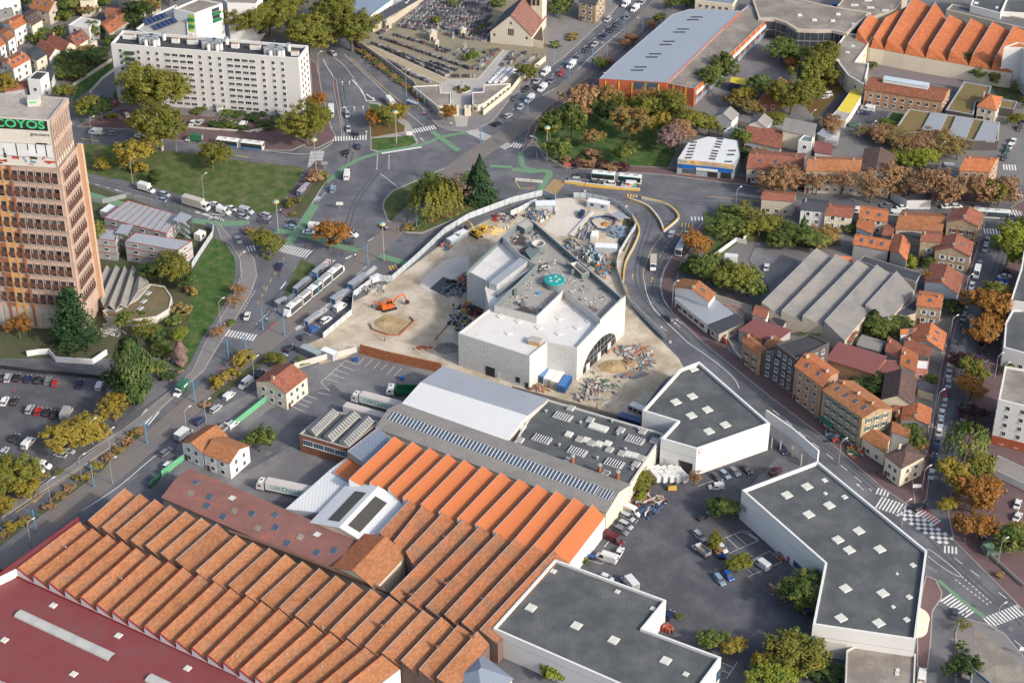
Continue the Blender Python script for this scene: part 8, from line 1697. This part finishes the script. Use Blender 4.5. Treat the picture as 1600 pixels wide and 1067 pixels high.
VV(1, 'near the white flats', 'ur 718 645 30 -35,hw 790 715 -20 -30,sw 1205 765 30 -30,ss 1245 762 30 -30,hd 1330 765 30 -30,sw 1420 768 30 -30,hg 1475 772 30 -30,vw 1520 775 30 -30,ss 300 135 -30 -10,hg 365 190 50 -30', (1, 0))
VV(2, 'parked under the trees', 'Bw 470 695 0 60,sb 880 25 -40 -25', (1, 0))
VV('st', 'in the queue behind the concrete barrier', 'ud 935 88,ms 880 132,hd 1060 158,uw 1228 170,Vw 1420 175', (-60, -4))
VV('st', 'inside the building site', 'un 948 478 -20 35', (1, 0))
VV(7, 'on the two-way road east of the site', 'ss 995 392 15 -40,ud 980 918 -40 -35', (1, 0))
VV(7, 'in the walled yard east of the bend', 'Bw 1350 550 -60 -5,sw 1590 600 10 -50', (1, 0))
VV('pk', 'parked in the row by the cream wall', 'Vw 260 355,ms 215 410,ms 200 478,ug 165 525,Lm 100 585', (60, 30))
VV('pk', 'in the retail yard', 'sw 148 703 30 -55,Lw 40 742 -60 -20,vw 955 160 -60 5,sb 850 403 45 -25,es 818 568 50 40,Tw 830 690 -50 -40,hw 1005 668 45 45,hu 1058 898 40 50,el 985 932 40 50,Vw 1335 795 -60 -45,hw 45 915 60 25,Bw 235 950 -30 -35,hs 1140 350 20 40', (1, 0))
VV('pk', 'beside the notched retail unit', 'hd 958 80,hl 1027 57,hg 1110 35,hb 1205 15', (50, 40))
VV('pk', 'behind the flat-roofed retail units', 'um 1450 28 50 -25', (1, 0))
VV(15, 'in the shade of the L-shaped unit', 'hn 985 640 30 -45', (1, 0))
VV(12, 'behind the white screen wall', 'hn 92 672 20 30', (1, 0))
VV(16, 'near the lower right junction', 'sd 1168 630 10 -60,sb 1200 860 2 60,sd 1190 980 2 60,Vw 963 1010 8 -60,hn 1345 130 10 40,sw 1560 25 20 -30', (1, 0))
VV(12, 'at the chequered crossing', 'ub 948 1030 60 -25', (1, 0))
VV(12, 'parked along the left kerb of the right-hand street', 'hg 1163 12,ed 1155 60,Fw 1145 118,sw 1132 195,ss 1128 258,kr 1108 315,hs 1105 378,sw 1086 445,ss 1080 500,hw 1068 565,sg 1060 618,sn 1048 670,hn 1038 745,ss 1022 825', (-12, 60))
VV(8, 'parked along the left kerb of the right-hand street', 'hs 1370 435,ss 1358 480,hl 1325 582,Lw 1306 630,sw 1275 715,sg 1254 800,ss 1230 865,hs 1220 915,hb 1208 962', (-14, 60))
VV(12, 'on the right-hand street', 'ss 1224 462 -12 60,hn 1290 735 -5 50,hs 1303 880 10 30', (1, 0))
VV(8, 'on the right-hand street', 'hb 1445 472 -14 60,un 1525 295 60 0,sw 1280 950 -14 60', (1, 0))
VV(8, 'parked nose-in at the right of the street', 'hd 1488 625,sw 1480 658,hu 1468 690,uw 1462 712,ss 1448 745,hw 1435 770,hu 1412 805,hw 1430 900', (60, -5))
VV(12, 'in the square beside the right-hand street', 'ud 1345 60 40 10,hn 1335 105 55 25,sw 1560 1010 20 -50,mb 1335 5 -10 50', (1, 0))
VV(8, 'on the road behind the houses', 'hg 740 215 -60 -5,Vw 785 262 -60 -8,sw 840 225 60 -8,sw 1120 220 60 -5,Vw 560 245 -60 0,hw 1180 218 60 0', (1, 0))
VV(4, 'in the school grounds', 'ss 345 605 -50 5,uw 368 590 -50 5,Vw 625 675 -60 -10,sn 600 705 -60 -5,eG 540 778 60 -8,Vu 425 38 -60 -5,Vw 1115 1040 -60 -5,Bs 380 890 -50 -10', (1, 0))
VV(4, 'on the side road at the far right', 'sw 1532 882,hw 1510 915,hG 1495 945,hd 1480 985,hd 1575 800,hd 1595 762', (-25, 60))
place('abus', 'blue', q('ap', 1025, 920)[0], (-60, -7), 'on the road below the white flats'); place('abus', 'teal', q('st', 1300, 105)[0], (-60, -6), 'in the queue behind the dpd van')
place('bus', 'blue', q(7, 1070, 455)[0], (-28, 50), 'on the road by the orange street tree'); place('bus', 'teal', q(8, 1395, 265)[0], (60, 4), 'at the corner of the right-hand street')
place('boxtruck', 'beige', q(7, 883, 575)[0], (-3, 60), 'on the two-way road east of the site')
tr = mk_tram(); a_, c_ = W(q(6, 185, 895)[0], 1.5), W(q(6, 540, 600)[0], 1.5); m_ = (a_+c_)/2; tr.location = (m_.x, m_.y, .1); tr.rotation_euler = (0, 0, math.atan2(c_.y-a_.y, c_.x-a_.x)); reg(tr, 'white and dark blue tram of five sections', 'tram', 'standing at the tram stop')
grn = mat('carton_green', (.01, .3, .2), .6)
def semi(t, fx, fy, bx, by, desc, ctx, txt=True, **k):
    """front and rear of the trailer roof edge in the picture"""
    r = mk_semi(**k); zt = k.get('z0', 1.15)+k.get('high', 2.7); a, c = W(q(t, fx, fy)[0], zt), W(q(t, bx, by)[0], zt); r.location = (a.x, a.y, .03); r.rotation_euler = (0, 0, math.atan2(a.y-c.y, a.x-c.x)); reg(r, desc, 'lorry', ctx)
    if txt:
        for w_, x, s in (('CART', -3.6, 1.7), ('O', -5.95, 2.2), ('NDUL', -8.7, 1.7)):
            for sd in (1, -1):
                o = bpy.data.objects.new('lettering', text_mesh(w_, s, grn)); C.objects.link(o); o.parent = r; o.location = ((x if sd == 1 else -12.4-x), sd*1.3, 2.5); o.rotation_euler = (R(90), 0, math.pi if sd == 1 else 0)
    return r
semi(10, 655,318, 930,392, 'white articulated lorry with green CARTONDUL lettering', 'backed up to the pale warehouse roof')
semi(10, 65,860, 330,915, 'white articulated lorry with green CARTONDUL lettering', 'in the dark yard beside the pale canopy')
semi(10, 555,388, 800,460, 'white trailer without tractor', 'between the lorry and the brick workshop', txt=False, tractor=False)
semi('yd', 1165,235, 1500,250, 'lorry with green open container', 'behind the white lettered lorry', txt=False, boxlen=7, open_top=True, high=1.9, boxm=mat('green_container', (.015, .13, .06), .6, .1))
for o, d, c in THINGS:      # dpd-marked van and green marked lorry
    if c == 'in the queue behind the concrete barrier' and d == 'white panel van':
        for sd, an in ((1, math.pi), (-1, 0)):
            l = bpy.data.objects.new('lettering', text_mesh('dpd', 1.0, steel)); C.objects.link(l); l.parent = o; l.location = (-1.5*1 if sd == 1 else -1.3, sd*1.02, 1.3); l.rotation_euler = (R(90), 0, an)
            b = MB(); b.tube([(-.1, sd*1.0, 1.45), (-.1, sd*1.03, 1.45)], .5, 6); b.obj('emblem', mat('sign_bright_red', (.6, .01, .03), .6), o, local=True)
        b = MB(); b.box((-2.2, 0, 1.2), (.9, 2.03, 1.7)); b.obj('green_panel', mat('bright_green_panel', (.15, .45, .1), .6), o, local=True)
    if c == 'on the avenue beside the tramway' and d == 'green box truck':
        for sd, an in ((1, math.pi), (-1, 0)): b = MB(); b.box((-1.2, sd*1.1, 2.2), (2, .03, .5)); b.obj('sign_band', wpaint, o, local=True)
# ---------------- street furniture ----------------
for t, s, h in ((9, '155 980,582 645,1168 570,1290 520,705 890,1590 250,320 1020,512 870,692 705', 8), (13, '195 215', 8), (1, '580 905,815 1060,1105 950', 10), (2, '395 490,535 845,940 605', 10), (3, '48 590,262 405,815 240,595 400,155 990,610 590', 8), (5, '830 80,1275 180,1380 970,1510 680', 9), (7, '1395 265,1000 860', 9), (8, '1340 400,1230 800,1135 1060', 8), (12, '1048 460,1415 230,960 940', 8), (16, '1420 740,1435 330,835 90', 8), (4, '1070 1000,265 800,640 870', 6), (12, '1455 290,440 770', 8)):
    for e in s.split(','): x, y = map(float, e.split()); lamp(q(t, x, y)[0], h, 'beside the '+{9:'tram avenue at lower left',13:'bottom left avenue',1:'road below the white flats',2:'street by the cemetery',3:'tram avenue at the top',5:'road by the stacked cabins',7:'road bend east of the site',8:'right-hand street',12:'right-hand street',16:'lower right junction',4:'school grounds'}[t], d=(1, -.6) if t != 3 else (-1, -.2))
for i, (t, x, y, h) in enumerate(((2,878,900,13), (2,375,1060,12), (6,140,385,12), (6,800,560,14), (3,218,1000,13))):
    p = W(q(t, x, y)[0], 0); r = empty('junction_mast', p); b = MB(); b.tube([(0, 0, 0), (0, 0, h)], [.22, .12], 8); b.obj('pole', steel, r, local=True)
    b = MB(); b.tube([(0, 0, h), (0, 0, h+.3)], [1.2, 1.0], 12, 0); b.tube([(0, 0, h+.3), (0, 0, h+.7)], [.9, .3], 12, 1)
    b.obj('lamp_ring', [mat('amber_ring', (.5, .3, .1), .6), mat('teal_crown', (.2, .4, .35), .6)], r, local=True)
    reg(r, 'tall mast with a round amber lamp ring', 'street lamp', ['on the flower island below the cemetery street', 'by the zebra crossing left of the junction', 'above the olive tree by the crossing', 'beside the tram crossing', 'at the corner of the tree-filled garden'][i])
for i, (t, x, y) in enumerate(((13,228,128),(9,588,908),(9,920,635),(9,1220,378),(9,1430,125),(6,700,595),(6,1003,362),(6,392,772),(6,178,1030),(6,45,995),(2,1405,895),(3,98,725),(3,355,500),(3,500,425),(3,698,205),(9,1542,90))):
    p = W(q(t, x, y)[0], 0); hd = heading(q(t, x, y)[0], (1, -.9)); r = empty('catenary_pole', p); r.rotation_euler = (0, 0, hd+math.pi/2); b = MB(); b.tube([(0, 0, 0), (0, 0, 8.2)], [.2, .15], 8); b.obj('pole', bluem, r, local=True)
    b = MB(); 
    for s in ((-1, 1) if i in (0, 1, 2, 3, 4) else (1,)): b.tube([(0, 0, 7.2), (s*3.3, 0, 7.4)], .06, 5); b.tube([(0, 0, 6.4), (s*2.6, 0, 7.2)], .04, 5)
    b.obj('bracket_arm', bluem, r, local=True); reg(r, 'blue overhead-line pole', 'pole', 'along the tramway', 'overhead-line poles')
def shelter(t, x0, y0, x1, y1, desc, ctx, w_=1.7):
    a, c = W(q(t, x0, y0)[0], 2.6), W(q(t, x1, y1)[0], 2.6); m = (a+c)/2; L_ = (c-a).length; r = empty('waiting_shelter', (m.x, m.y, .15)); r.rotation_euler = (0, 0, math.atan2(c.y-a.y, c.x-a.x))
    b = MB(); b.box((0, 0, 2.5), (L_, w_, .12)); 
    for k in range(int(L_/1.3)): b.box((-L_/2+1.3*(k+.5), 0, 2.58), (.08, w_, .06))
    b.obj('roof', zinc, r, local=True); b = MB(); b.box((0, w_/2-.1, 1.3), (L_-.3, .06, 2.1)); b.obj('glass_back', greyw, r, local=True)
    b = MB(); b.box((-L_/2+.4, 0, 1.3), (.12, w_-.3, 2.0)); b.obj('poster_panel', mat('poster_blue', (.06, .15, .35), .6), r, local=True)
    b = MB(); b.box((0, .3, .5), (L_*.6, .4, .08)); b.obj('bench', steel, r, local=True); reg(r, desc, 'shelter', ctx)
ts = 'on the tram platform'
shelter(6, 240,735, 325,665, 'grey shelter with blue posters, middle one on the upper platform', ts); shelter(6, 358,635, 425,580, 'grey shelter at the junction end of the upper platform', ts); shelter(6, 120,820, 190,790, 'small grey shelter at the near end of the upper platform', ts); shelter(6, 310,940, 395,880, 'grey shelter at the near end of the lower platform', ts); shelter(6, 475,800, 560,745, 'grey shelter in the middle of the lower platform', ts, 2.2); shelter(6, 585,710, 680,640, 'grey shelter at the junction end of the lower platform', ts, 2.2); shelter(6, 265,130, 325,75, 'bus shelter with a long grey roof', 'on the red footpath by the grass field'); shelter(2, 945,625, 1010,650, 'small bus shelter with waiting people', 'on the cemetery street')
for t, s, ctx in ((6, '165 840,185 835,200 825,310 700,355 680,405 635,440 590,460 590,475 580,510 545,540 535,425 600,68 945,135 885,310 490,450 480,620 545', 'around the tram stop'), (6, '195 190,155 265,167 270,312 20,880 385,945 325,430 880,325 920,295 975', 'on footpaths near the tram stop'), (2, '990 655,1000 670,1010 645,1030 700,1095 710,1178 780,1220 790,1050 725,955 640,530 605,350 925,760 480', 'near the cemetery gate'), (12, '460 610,495 640,520 675,570 715,550 690,500 600,425 590,290 490,310 470,640 820,680 830', 'outside the shops on the curving road'), (8, '1540 180,1530 170,795 170,490 300', 'at the upper right crossing'), (5, '1372 310,1385 315,1405 975', 'by the island below the grass field'), (9, '145 690,90 325', 'in the car park'), (16, '1225 190,1228 650', 'at the lower right'), (11, '705 1000', 'by the heap of bins'), (10, '805 0,420 720', 'in the yard')):
    for i, e in enumerate(s.split(',')): x, y = map(float, e.split()); person(q(t, x, y)[0], ['black', 'dark', 'white', 'blue', 'orange', 'grey', 'black', 'red', 'dark', 'pink'][(i*7+int(x)) % 10], ['black', 'blue', 'grey'][(i+int(y)) % 3], ctx, (math.cos(x), math.sin(x)))
# bins, pallets and goods in the retail yard
p = W(q('pk', 530,60)[0], 1); r = empty('wrapped_pallets', (p.x, p.y, 0)); 
for i in range(5):
    for j in range(3): b = MB(); b.box((p.x-4+i*1.9+j*.9, p.y+2-j*1.9-i*.0, 1.15), (1.7, 1.7, 2.3-.2*((i+j) % 3)), 0, .5); b.obj('pallet', white, r)
reg(r, 'block of white-wrapped pallets', 'pallets', 'beside the doorway of the notched retail unit')
pile('pk', 380,370, 7, 4, 40, ['blue', 'dark', 'blue', 'white'], 'black bins with blue lids', 'at the end of the row by the cream wall', 1.3); pile('pk', 460,285, 8, 4, 50, ['blue', 'orange', 'white', 'dark', 'tan'], 'scattered blue and orange crates', 'below the white-wrapped pallets', 1.0); pile('pk', 320,270, 9, 5, 60, ['red', 'dark', 'white', 'tan'], 'heap of dark and red junk', 'under the small tree by the cream wall', 1.0); pile('pk', 380,150, 2.5, 3, 12, ['red', 'rust', 'orange'], 'stack of red crates', 'against the cream wall', 1.8); pile('pk', 1490,1040, 6, 5, 30, ['tan', 'rust'], 'pile of broken pallets', 'beside the dark shrub in the retail yard', .8); pile('pk', 1490,730, 4, 4, 14, ['tan', 'orange', 'grey'], 'leaning wooden pallets', 'against the large retail unit', 1.1); pile(15, 970,730, 4, 2, 14, ['red', 'orange'], 'red machine parts', 'beside the L-shaped unit', 1.5)
for t, x, y, n, ctx in (('pk',990,745,2,'below the small tree in the retail yard'),(16,200,615,3,'beside the dark shrub of the large retail unit'),(15,480,280,2,'by the cream wall'),(10,625,112,1,'in the lorry yard'),(10,912,228,1,'near the green open container')):
    for i in range(n): 
        p = W(q(t, x+i*28, y+i*6)[0], .6); r = empty('wheelie_bin', (p.x, p.y, .02)); b = MB(); b.box((0, 0, .6), (1.2, .9, 1.1)); b.obj('body', mat('bin_dark', (.03, .03, .04), .6) if t != 10 else mat('bin_blue', (.02, .08, .3), .5), r, local=True); b = MB(); b.box((0, 0, 1.2), (1.3, 1.0, .12)); b.obj('lid', mat('bin_blue', (.02, .08, .3), .5), r, local=True); reg(r, 'bin with blue lid', 'bin', ctx)
p = W(q('pk', 590,165)[0], 1); b = MB(); b.box((p.x, p.y, .8), (2.4, 1.2, 1.1)); b.box((p.x+.2, p.y, 2.1), (1.3, 1.1, .1), 1); b.box((p.x-1.5, p.y, .2), (1.2, 1, .1), 1); b.tube([(p.x-1, p.y, .3), (p.x-1, p.y, 2.8)], .12, 4, 1); reg(b.obj('forklift', [ypaint, dark]), 'small forklift truck', 'forklift', 'beside the white-wrapped pallets')
b = MB(); p = W(q(2, 960,860)[0], 0); b.box((p.x, p.y, 1.7), (2.3, .15, 1.5)); b.box((p.x, p.y+.1, .6), (.15, .1, 1.2), 1); reg(b.obj('direction_sign', [frame, steel]), 'large white sign board with green border', 'sign', 'on the flower island'); 
for t, x, y, m, d, ctx, wd in ((3,345,1040,rpaint,'red and blue billboard','on the garden corner',2.6),(2,430,1030,steel,'grey sign seen from behind','by the zebra crossing',2.2),(16,1585,870,frame,'white poster panel','at the right edge below the junction',1.8),(6,525,215,frame,'white direction arrows','on the small triangle island',2.4),(12,925,915,frame,'white direction signs','in front of the cream corner house',2.4)):
    p = W(q(t, x, y+30)[0], 0); b = MB(); b.box((p.x, p.y, 2.6), (wd, .12, 1.2)); b.box((p.x, p.y, 1.2), (.12, .14, 2.4), 1); reg(b.obj('road_sign', [m, steel]), d, 'sign', ctx)
# awnings and goods of the shops
for x, y, c in ((360,490,'teal_awning'),):
    p = W(q(12, x, y)[0], 3); b = MB(); b.prism([W(p2, 3).to_2d() for p2 in q(12, 320,470, 340,450, 415,515, 390,535)], 2.8, 3.0, 0); reg(b.obj('awning', mat(c, (.02, .15, .12), .8)), 'green awning over cafe tables', 'awning', 'on the shop terrace'); 
pile(12, 440,595, 7, 4, 60, ['blue', 'sky', 'white', 'dark', 'red'], 'street stall goods with blue packs', 'in front of the long stone terrace', 1.0); pile(12, 545,680, 6, 4, 60, ['orange', 'green', 'white', 'yellow', 'red'], 'fruit and vegetable crates', 'outside the shop by the restaurant', .9)
pile(9, 1000,150, 12, 8, 40, ['tan', 'white', 'rust', 'green', 'grey'], 'broken boards and rubbish', 'beside the tall dark tree', .6); pile(5, 700,985, 10, 6, 40, ['pale', 'grey', 'white'], 'rubble heap', 'at the foot of the tower pavilion', .4)
# ---------------- trees and shrubs ----------------
CC = dict(o='olive', g='green', y='yellow', r='orange', u='rust', b='brown', d='dark', c='conifer', l='lime', w='willow', n='bare', p='purple')
SS = dict(r='round', B='big', b='bush', s='sparse', t='tall', h='hedge', c='cone', C='cedar', w='willow', o='column')
def TT(t, ctx, s):
    for e in s.split(','):
        f = e.split(); tree(q(t, float(f[1]), float(f[2]))[0], float(f[3]), float(f[4]), CC[f[0][1]], ctx, SS[f[0][0]], pale='*' in f[0])
TT(1, 'in front of the long white block of flats', 'Bo 1010 735 15 22,Bo* 1015 940 12 19')
TT(2, 'at the right end of the white flats', 'Bo 320 900 11.5 15,rr 400 690 5 8')
TT(1, 'on the grass field', 'ry 860 1060 8.5 12,ro 1330 1055 7.5 10')
TT(1, 'left of the white flats', 'ro 555 740 7 10,rd 640 760 6 9,ro 420 640 5 8,ry 20 600 6 9,bo 720 730 2 2,bg 690 735 2 2')
TT(2, 'above the road at the top, beside the flats', 'Bo 90 230 11 16,Bo 340 340 13 18,Bo 600 320 13 18,Bo 200 130 12 18,Bo 480 200 11 16,Bd 20 180 9 14,Bo 330 20 12 14,rd -10 240 6 10')
TT(2, 'on the island of the wide street', 'rr 745 800 4.6 7,ro 830 800 5.5 8.5,ry 880 760 5 7,rr 1195 755 4.2 6.5')
TT(3, 'in the tree-filled garden', 'tg 235 900 6 15,tg 370 890 7 16,tu 420 740 7 14,tg 300 1010 6 11,rb 510 930 4.5 8,Bb 730 880 8.5 14,to 850 760 6 12,ry 920 860 4.5 10,rg 705 1020 6 9,Bo 960 760 8 12,tn 985 960 6 12,tu 1040 920 6 11,rb 600 700 6 9,ru 560 650 5 8,ro 680 720 5 8,td 590 770 5 9,tg 480 720 5 8,sb 820 690 6 10,ro 1150 840 8 10,ro 1230 850 6 8,sb 640 580 5 8,sb 1000 680 6 9')
TT(3, 'along the left side of the school hall', 'ru 880 190 3 4,rg 920 150 3.5 5,ru 760 280 3.5 5,ru 720 310 3 4.5,rg 560 440 4 5,ru 610 420 3 4,rg 1000 60 4 5,rg 1080 60 4 5,bg 1180 45 4 4,ro 90 510 5 7,rg 300 120 7 9,bg 260 300 3 3,bb 400 240 4 2')
TT(3, 'between the school wing and the gabled houses', 'tg 1230 590 6 12,tg 1300 520 7 13,rb 1370 680 4.5 5,ry 1450 660 5.5 8,rg 1510 610 6 9,rb 1500 720 6 6')
TT(4, 'in front of the grey-roofed school', 'rg 80 390 8 9,rg 190 400 7 8,rr 140 430 4 5,to 250 560 8 13,to 330 480 7.5 13,to 380 440 6 13,Bo 140 720 10 14,to 230 660 8 12,ro 370 540 5 8')
TT(4, 'around the school playgrounds', 'rg* 1210 455 6 9,rg* 1305 495 5.5 8,ro* 1400 530 4.5 6.5,so 1535 590 3 6,rg 650 440 3 4,ru 405 840 6.5 6,sb 600 860 5 5,ru 700 850 4.5 4,rg 735 800 3 4,rg 1590 680 3 5,ro 1550 780 4 5,ru 1600 680 2 5')
TT(4, 'in the hedge of bare trees behind the terrace', 'ru 720 900 7 6,sb 830 940 8 7,su 900 960 8 7,su 980 950 8 7,sb 1060 980 7 7,ru 1040 900 7 5,sb 1140 960 8 8,sb 1180 1000 6 7,sb 800 890 6 5')
TT(4, 'in gardens beside the dark brown roof', 'ro 860 1060 7 8,rl 960 1060 8 9,rg 820 1040 5 6,bg 40 780 4 3,ro 60 760 5 4')
TT(8, 'on the upper right road', 'ru 30 150 7 10,ru 100 160 7.5 11,ru 180 130 7 10,su 300 150 6 10,su 640 200 8 12,ru 770 170 7 12,su 920 200 7 12,su 1050 190 9 14,ru 1130 220 7 10,ru 1290 220 8 11,ro 1380 230 6 11,ru 1440 220 7 11,su 460 150 7 11')
TT(12, 'on the right side of the right-hand street', 'ro 1290 270 6.5 9,rr 1265 370 6 8,wg 1225 740 7.5 13,ry 1180 960 7.5 11,ro 1300 890 6 9,rr 1270 1065 7 11,ry 1120 1060 4 5,rp 1245 200 6 8,rp 1270 490 5 5,rr 1340 1050 7 9')
TT(8, 'on the right side of the right-hand street', 'rl 1560 530 8 12,rl 1490 600 7.5 11,ro 1600 450 8 11,ro 1455 850 6.5 9,rr 1340 960 8.5 12,rr 1330 1065 8 9')
TT(16, 'at the lower right', 'rg 1480 250 6 8,ry 1560 230 5 7,rr 1300 170 7 9,bb 1440 400 1.5 1.5,so 1215 750 2.5 4,bg 1200 855 2 2,bo 1195 925 2 1.5,rd 1200 1050 5.5 7')
TT('pk', 'in the retail yard', 'rd 960 420 4 5.5,rg 1070 415 4.5 6,ro 935 670 3.2 5,ro 1130 880 4.4 6.5,rl 1145 860 3 5,bu 930 710 3 2,su 770 160 3 6,ro 340 190 4.5 6,ro 300 240 3.5 5,rl 325 275 2.5 3')
TT(16, 'beside the large retail unit', 'Bg 190 590 8 10,rd 245 600 7 9,ro 120 1000 9 10,rg 170 960 7 8,hd 330 1010 5 3,hd 420 1040 5 3,rl 60 1060 8 7')
TT(15, 'in the lower retail yard', 'rg 1245 845 4.6 5.5,ry 1385 885 4 5.5,bl 240 1040 4.5 5,by 460 1060 4 4,ry 1590 1000 4 7,so 1040 665 1.6 1.5,bg 420 300 2.6 2.5,bg 720 1060 5 3')
TT(5, 'around the derelict tower', 'Cc 470 1065 10.5 19,rr 125 1045 4.5 7.5,tg 590 500 5 13,rd 1000 700 6 9,to 1110 720 8.5 12,rd 1150 740 5 7,rg 790 1000 3.5 8,so 930 1060 5 7,bg 860 950 4 3,rl 1125 1060 4 5,bd 1010 1040 5 4,ty 640 0 3.5 5,od 970 75 2.6 5,by 880 20 4 4,bb 1140 900 4 3,bg 1100 960 4 3,bb 1190 780 3 3')
TT(9, 'between the car park and the avenue', 'ty 430 670 7.5 8,ry 520 650 7 8,ry 600 610 6.5 8,ry 720 500 6 8,Bo 60 940 11 12,ry 150 960 7 8,ry 20 1060 6 6,so 370 830 2 1.5')
TT(9, 'left of the avenue', 'od 850 375 6 23,rg 990 230 4 7,td 760 330 5 10,on 1135 150 2.2 9,bd 1060 220 4 2,rg 1000 80 4 4')
TT(9, 'in the planted strip by the tramway', 'by 1330 290 3.2 3.4,by 1370 260 3.2 3,bu 1400 240 3,by 1450 200 3 3,by 1500 160 3 3.4,by 1540 120 4 4,bb 850 590 2.6 1.8,bu 800 640 2.4 2,bb 740 690 2.4 1.6,bu 690 740 2.4 1.8,by 610 790 2.6 2,bb 560 840 2.2 1.4,by 500 870 2.2 1.6,bu 440 920 2.2 1.5,bb 380 970 2.4 1.6,bu 300 1030 2.4 1.5,bu 1290 400 2 1.2,bu 870 560 1.8 1.4'.replace('bu 1400 240 3,', 'bu 1400 240 3 2.6,'))
TT(13, 'in the planted strip at the bottom left', 'by 80 90 2.6 2,bb 30 150 2.2 1.5,bb 150 60 2.2 1.5,by 120 100 2 2')
TT(6, 'around the tram junction', 'rr 460 490 7.2 10,ro 90 530 7 9,bl 50 530 1.2 1.2,bl 110 520 1.1 1,bl 80 555 1.2 1,bo 230 220 3 3,bu 360 70 4 4,bo 420 50 3 3,by 235 280 1.4 1.2,bg 260 200 2 2.5')
TT(6, 'on the central traffic island', 'wo 1080 320 8.5 13,wo 1160 290 8.5 15,tg 1120 250 7 14,cc 1400 180 8.5 18,cc 1360 150 6 12,sn 1250 195 6.5 10,bb 960 360 3 1.5,bg 1000 350 2 1.2')
TT(5, 'along the kerb of the left junction road', 'ru 1500 770 3.2 3.5,su 1470 860 4 4.5,ru 1365 1035 3 3.5,rg 1440 960 2.2 1.5,bb 1560 400 3 2.5')
TT(10, 'in the factory yard', 'rg 30 690 5.2 7.5,ro 110 150 4.4 4,bg 280 140 3 1.5,bg 390 90 2 2')
TT(7, 'in the garden by the road bend', 'rg 1320 440 7.5 8,rr 1160 540 6.5 9,ro 1540 420 7 7,so 1480 330 7 7,rg 1080 640 3.6 4,td 1140 640 4 7,tg 1200 700 6 10,tg 1280 720 7 10,to 1390 760 8 11,tg 1470 780 7 9,rg 1240 640 5 7,bu 1450 650 4 4,bg 1370 290 6 3')
TT(8, 'in the gardens behind the four-bay workshop', 'rg 60 470 6 5,rg 150 450 6 6,cd 215 420 4 9,rg 300 490 8 7,rb 360 480 7 6,ro 20 380 6 6,rg 500 380 3 3,bl 870 590 4 3,rg 1000 600 3.5 4,rr 1020 740 4.5 6,rd 1130 900 5 5,od 655 985 2.2 7,rg 700 1040 7 6,rl 590 1000 4 4,rg 780 1000 6 5,rg 255 1010 5 3,rd 610 1000 4 4')
TT(12, 'in the back gardens of the shop terrace', 'rg 915 690 5 9,rb 945 690 4 5,rd 670 320 6 6,rd 600 310 5 5,rg 400 150 4 4,rg 1010 260 3 3,bg 1380 760 3 3,rg 1490 190 3 3')
TT('h1', 'in the gardens at the top left', 'rg 290 130 6 9,rg 840 160 9 10,rg 960 130 8 9,bl 790 280 5 4,rg 870 240 4 4,rg 730 470 4 5,rg 540 480 4 5,rg 430 540 4 4,rg 1210 480 5 7,rb 1110 200 5 5,rg 1320 120 5 7,rd 1210 800 6 6,rd 1000 850 8 7,rg 830 900 6 6,rg 790 1000 6 5,rg 900 1020 6 5,rb 1060 720 6 5,rg 980 930 5 5,by 940 980 3 3.5,rg 600 560 3 3,rg 1380 560 4 4,rg 760 260 4 5,bg 480 540 4 3')
TT(1, 'behind the white and green flats', 'rd 900 150 7 11,rb 950 110 6 9,rd 1060 40 6 8,rd 820 190 5 7,rd 480 20 7 8,Bo 1560 250 12 16,ro 750 620 4 3')
TT('ap', 'in the hedge below the white flats', 'hd 880 790 4 2,hg 960 800 4 2,hd 1040 805 3.5 2,hd 820 790 3 2,hd 1210 800 4 2.4,hd 1330 780 5 3,hg 700 680 4 1.5,hg 930 700 4 1.5,hd 1000 715 4 1.5,hd 1140 725 5 1.6')
TT(3, 'in the red hedge along the road', 'hu 330 1010 3 2,hp 400 1030 4 2.2,hu 470 1040 4 2.2,hp 550 1045 4 2,hu 630 1055 4 2,hp 700 1060 4 2,hu 520 985 4 3,hd 1420 990 5 6,ro 1500 1050 4 4,tg 1430 930 4 8,ru 1560 1060 6 7,od 1368 960 1.6 3')
TT(2, 'in the ivy along the cemetery wall', ','.join('b%s %d %d 2.2 1.4' % ('bgu'[k % 3], 660+k*24, 325+k*19) for k in range(19)))
TT('ce', 'among the graves', 'bl 660 210 3 4,bg 960 510 4 4,bg 800 50 4 3,bg 1180 50 4 3,bg 1010 240 3 2,bl 895 760 1.5 1.3,br 850 780 1.3 1,bu 820 750 1.3 1')
finish_labels()
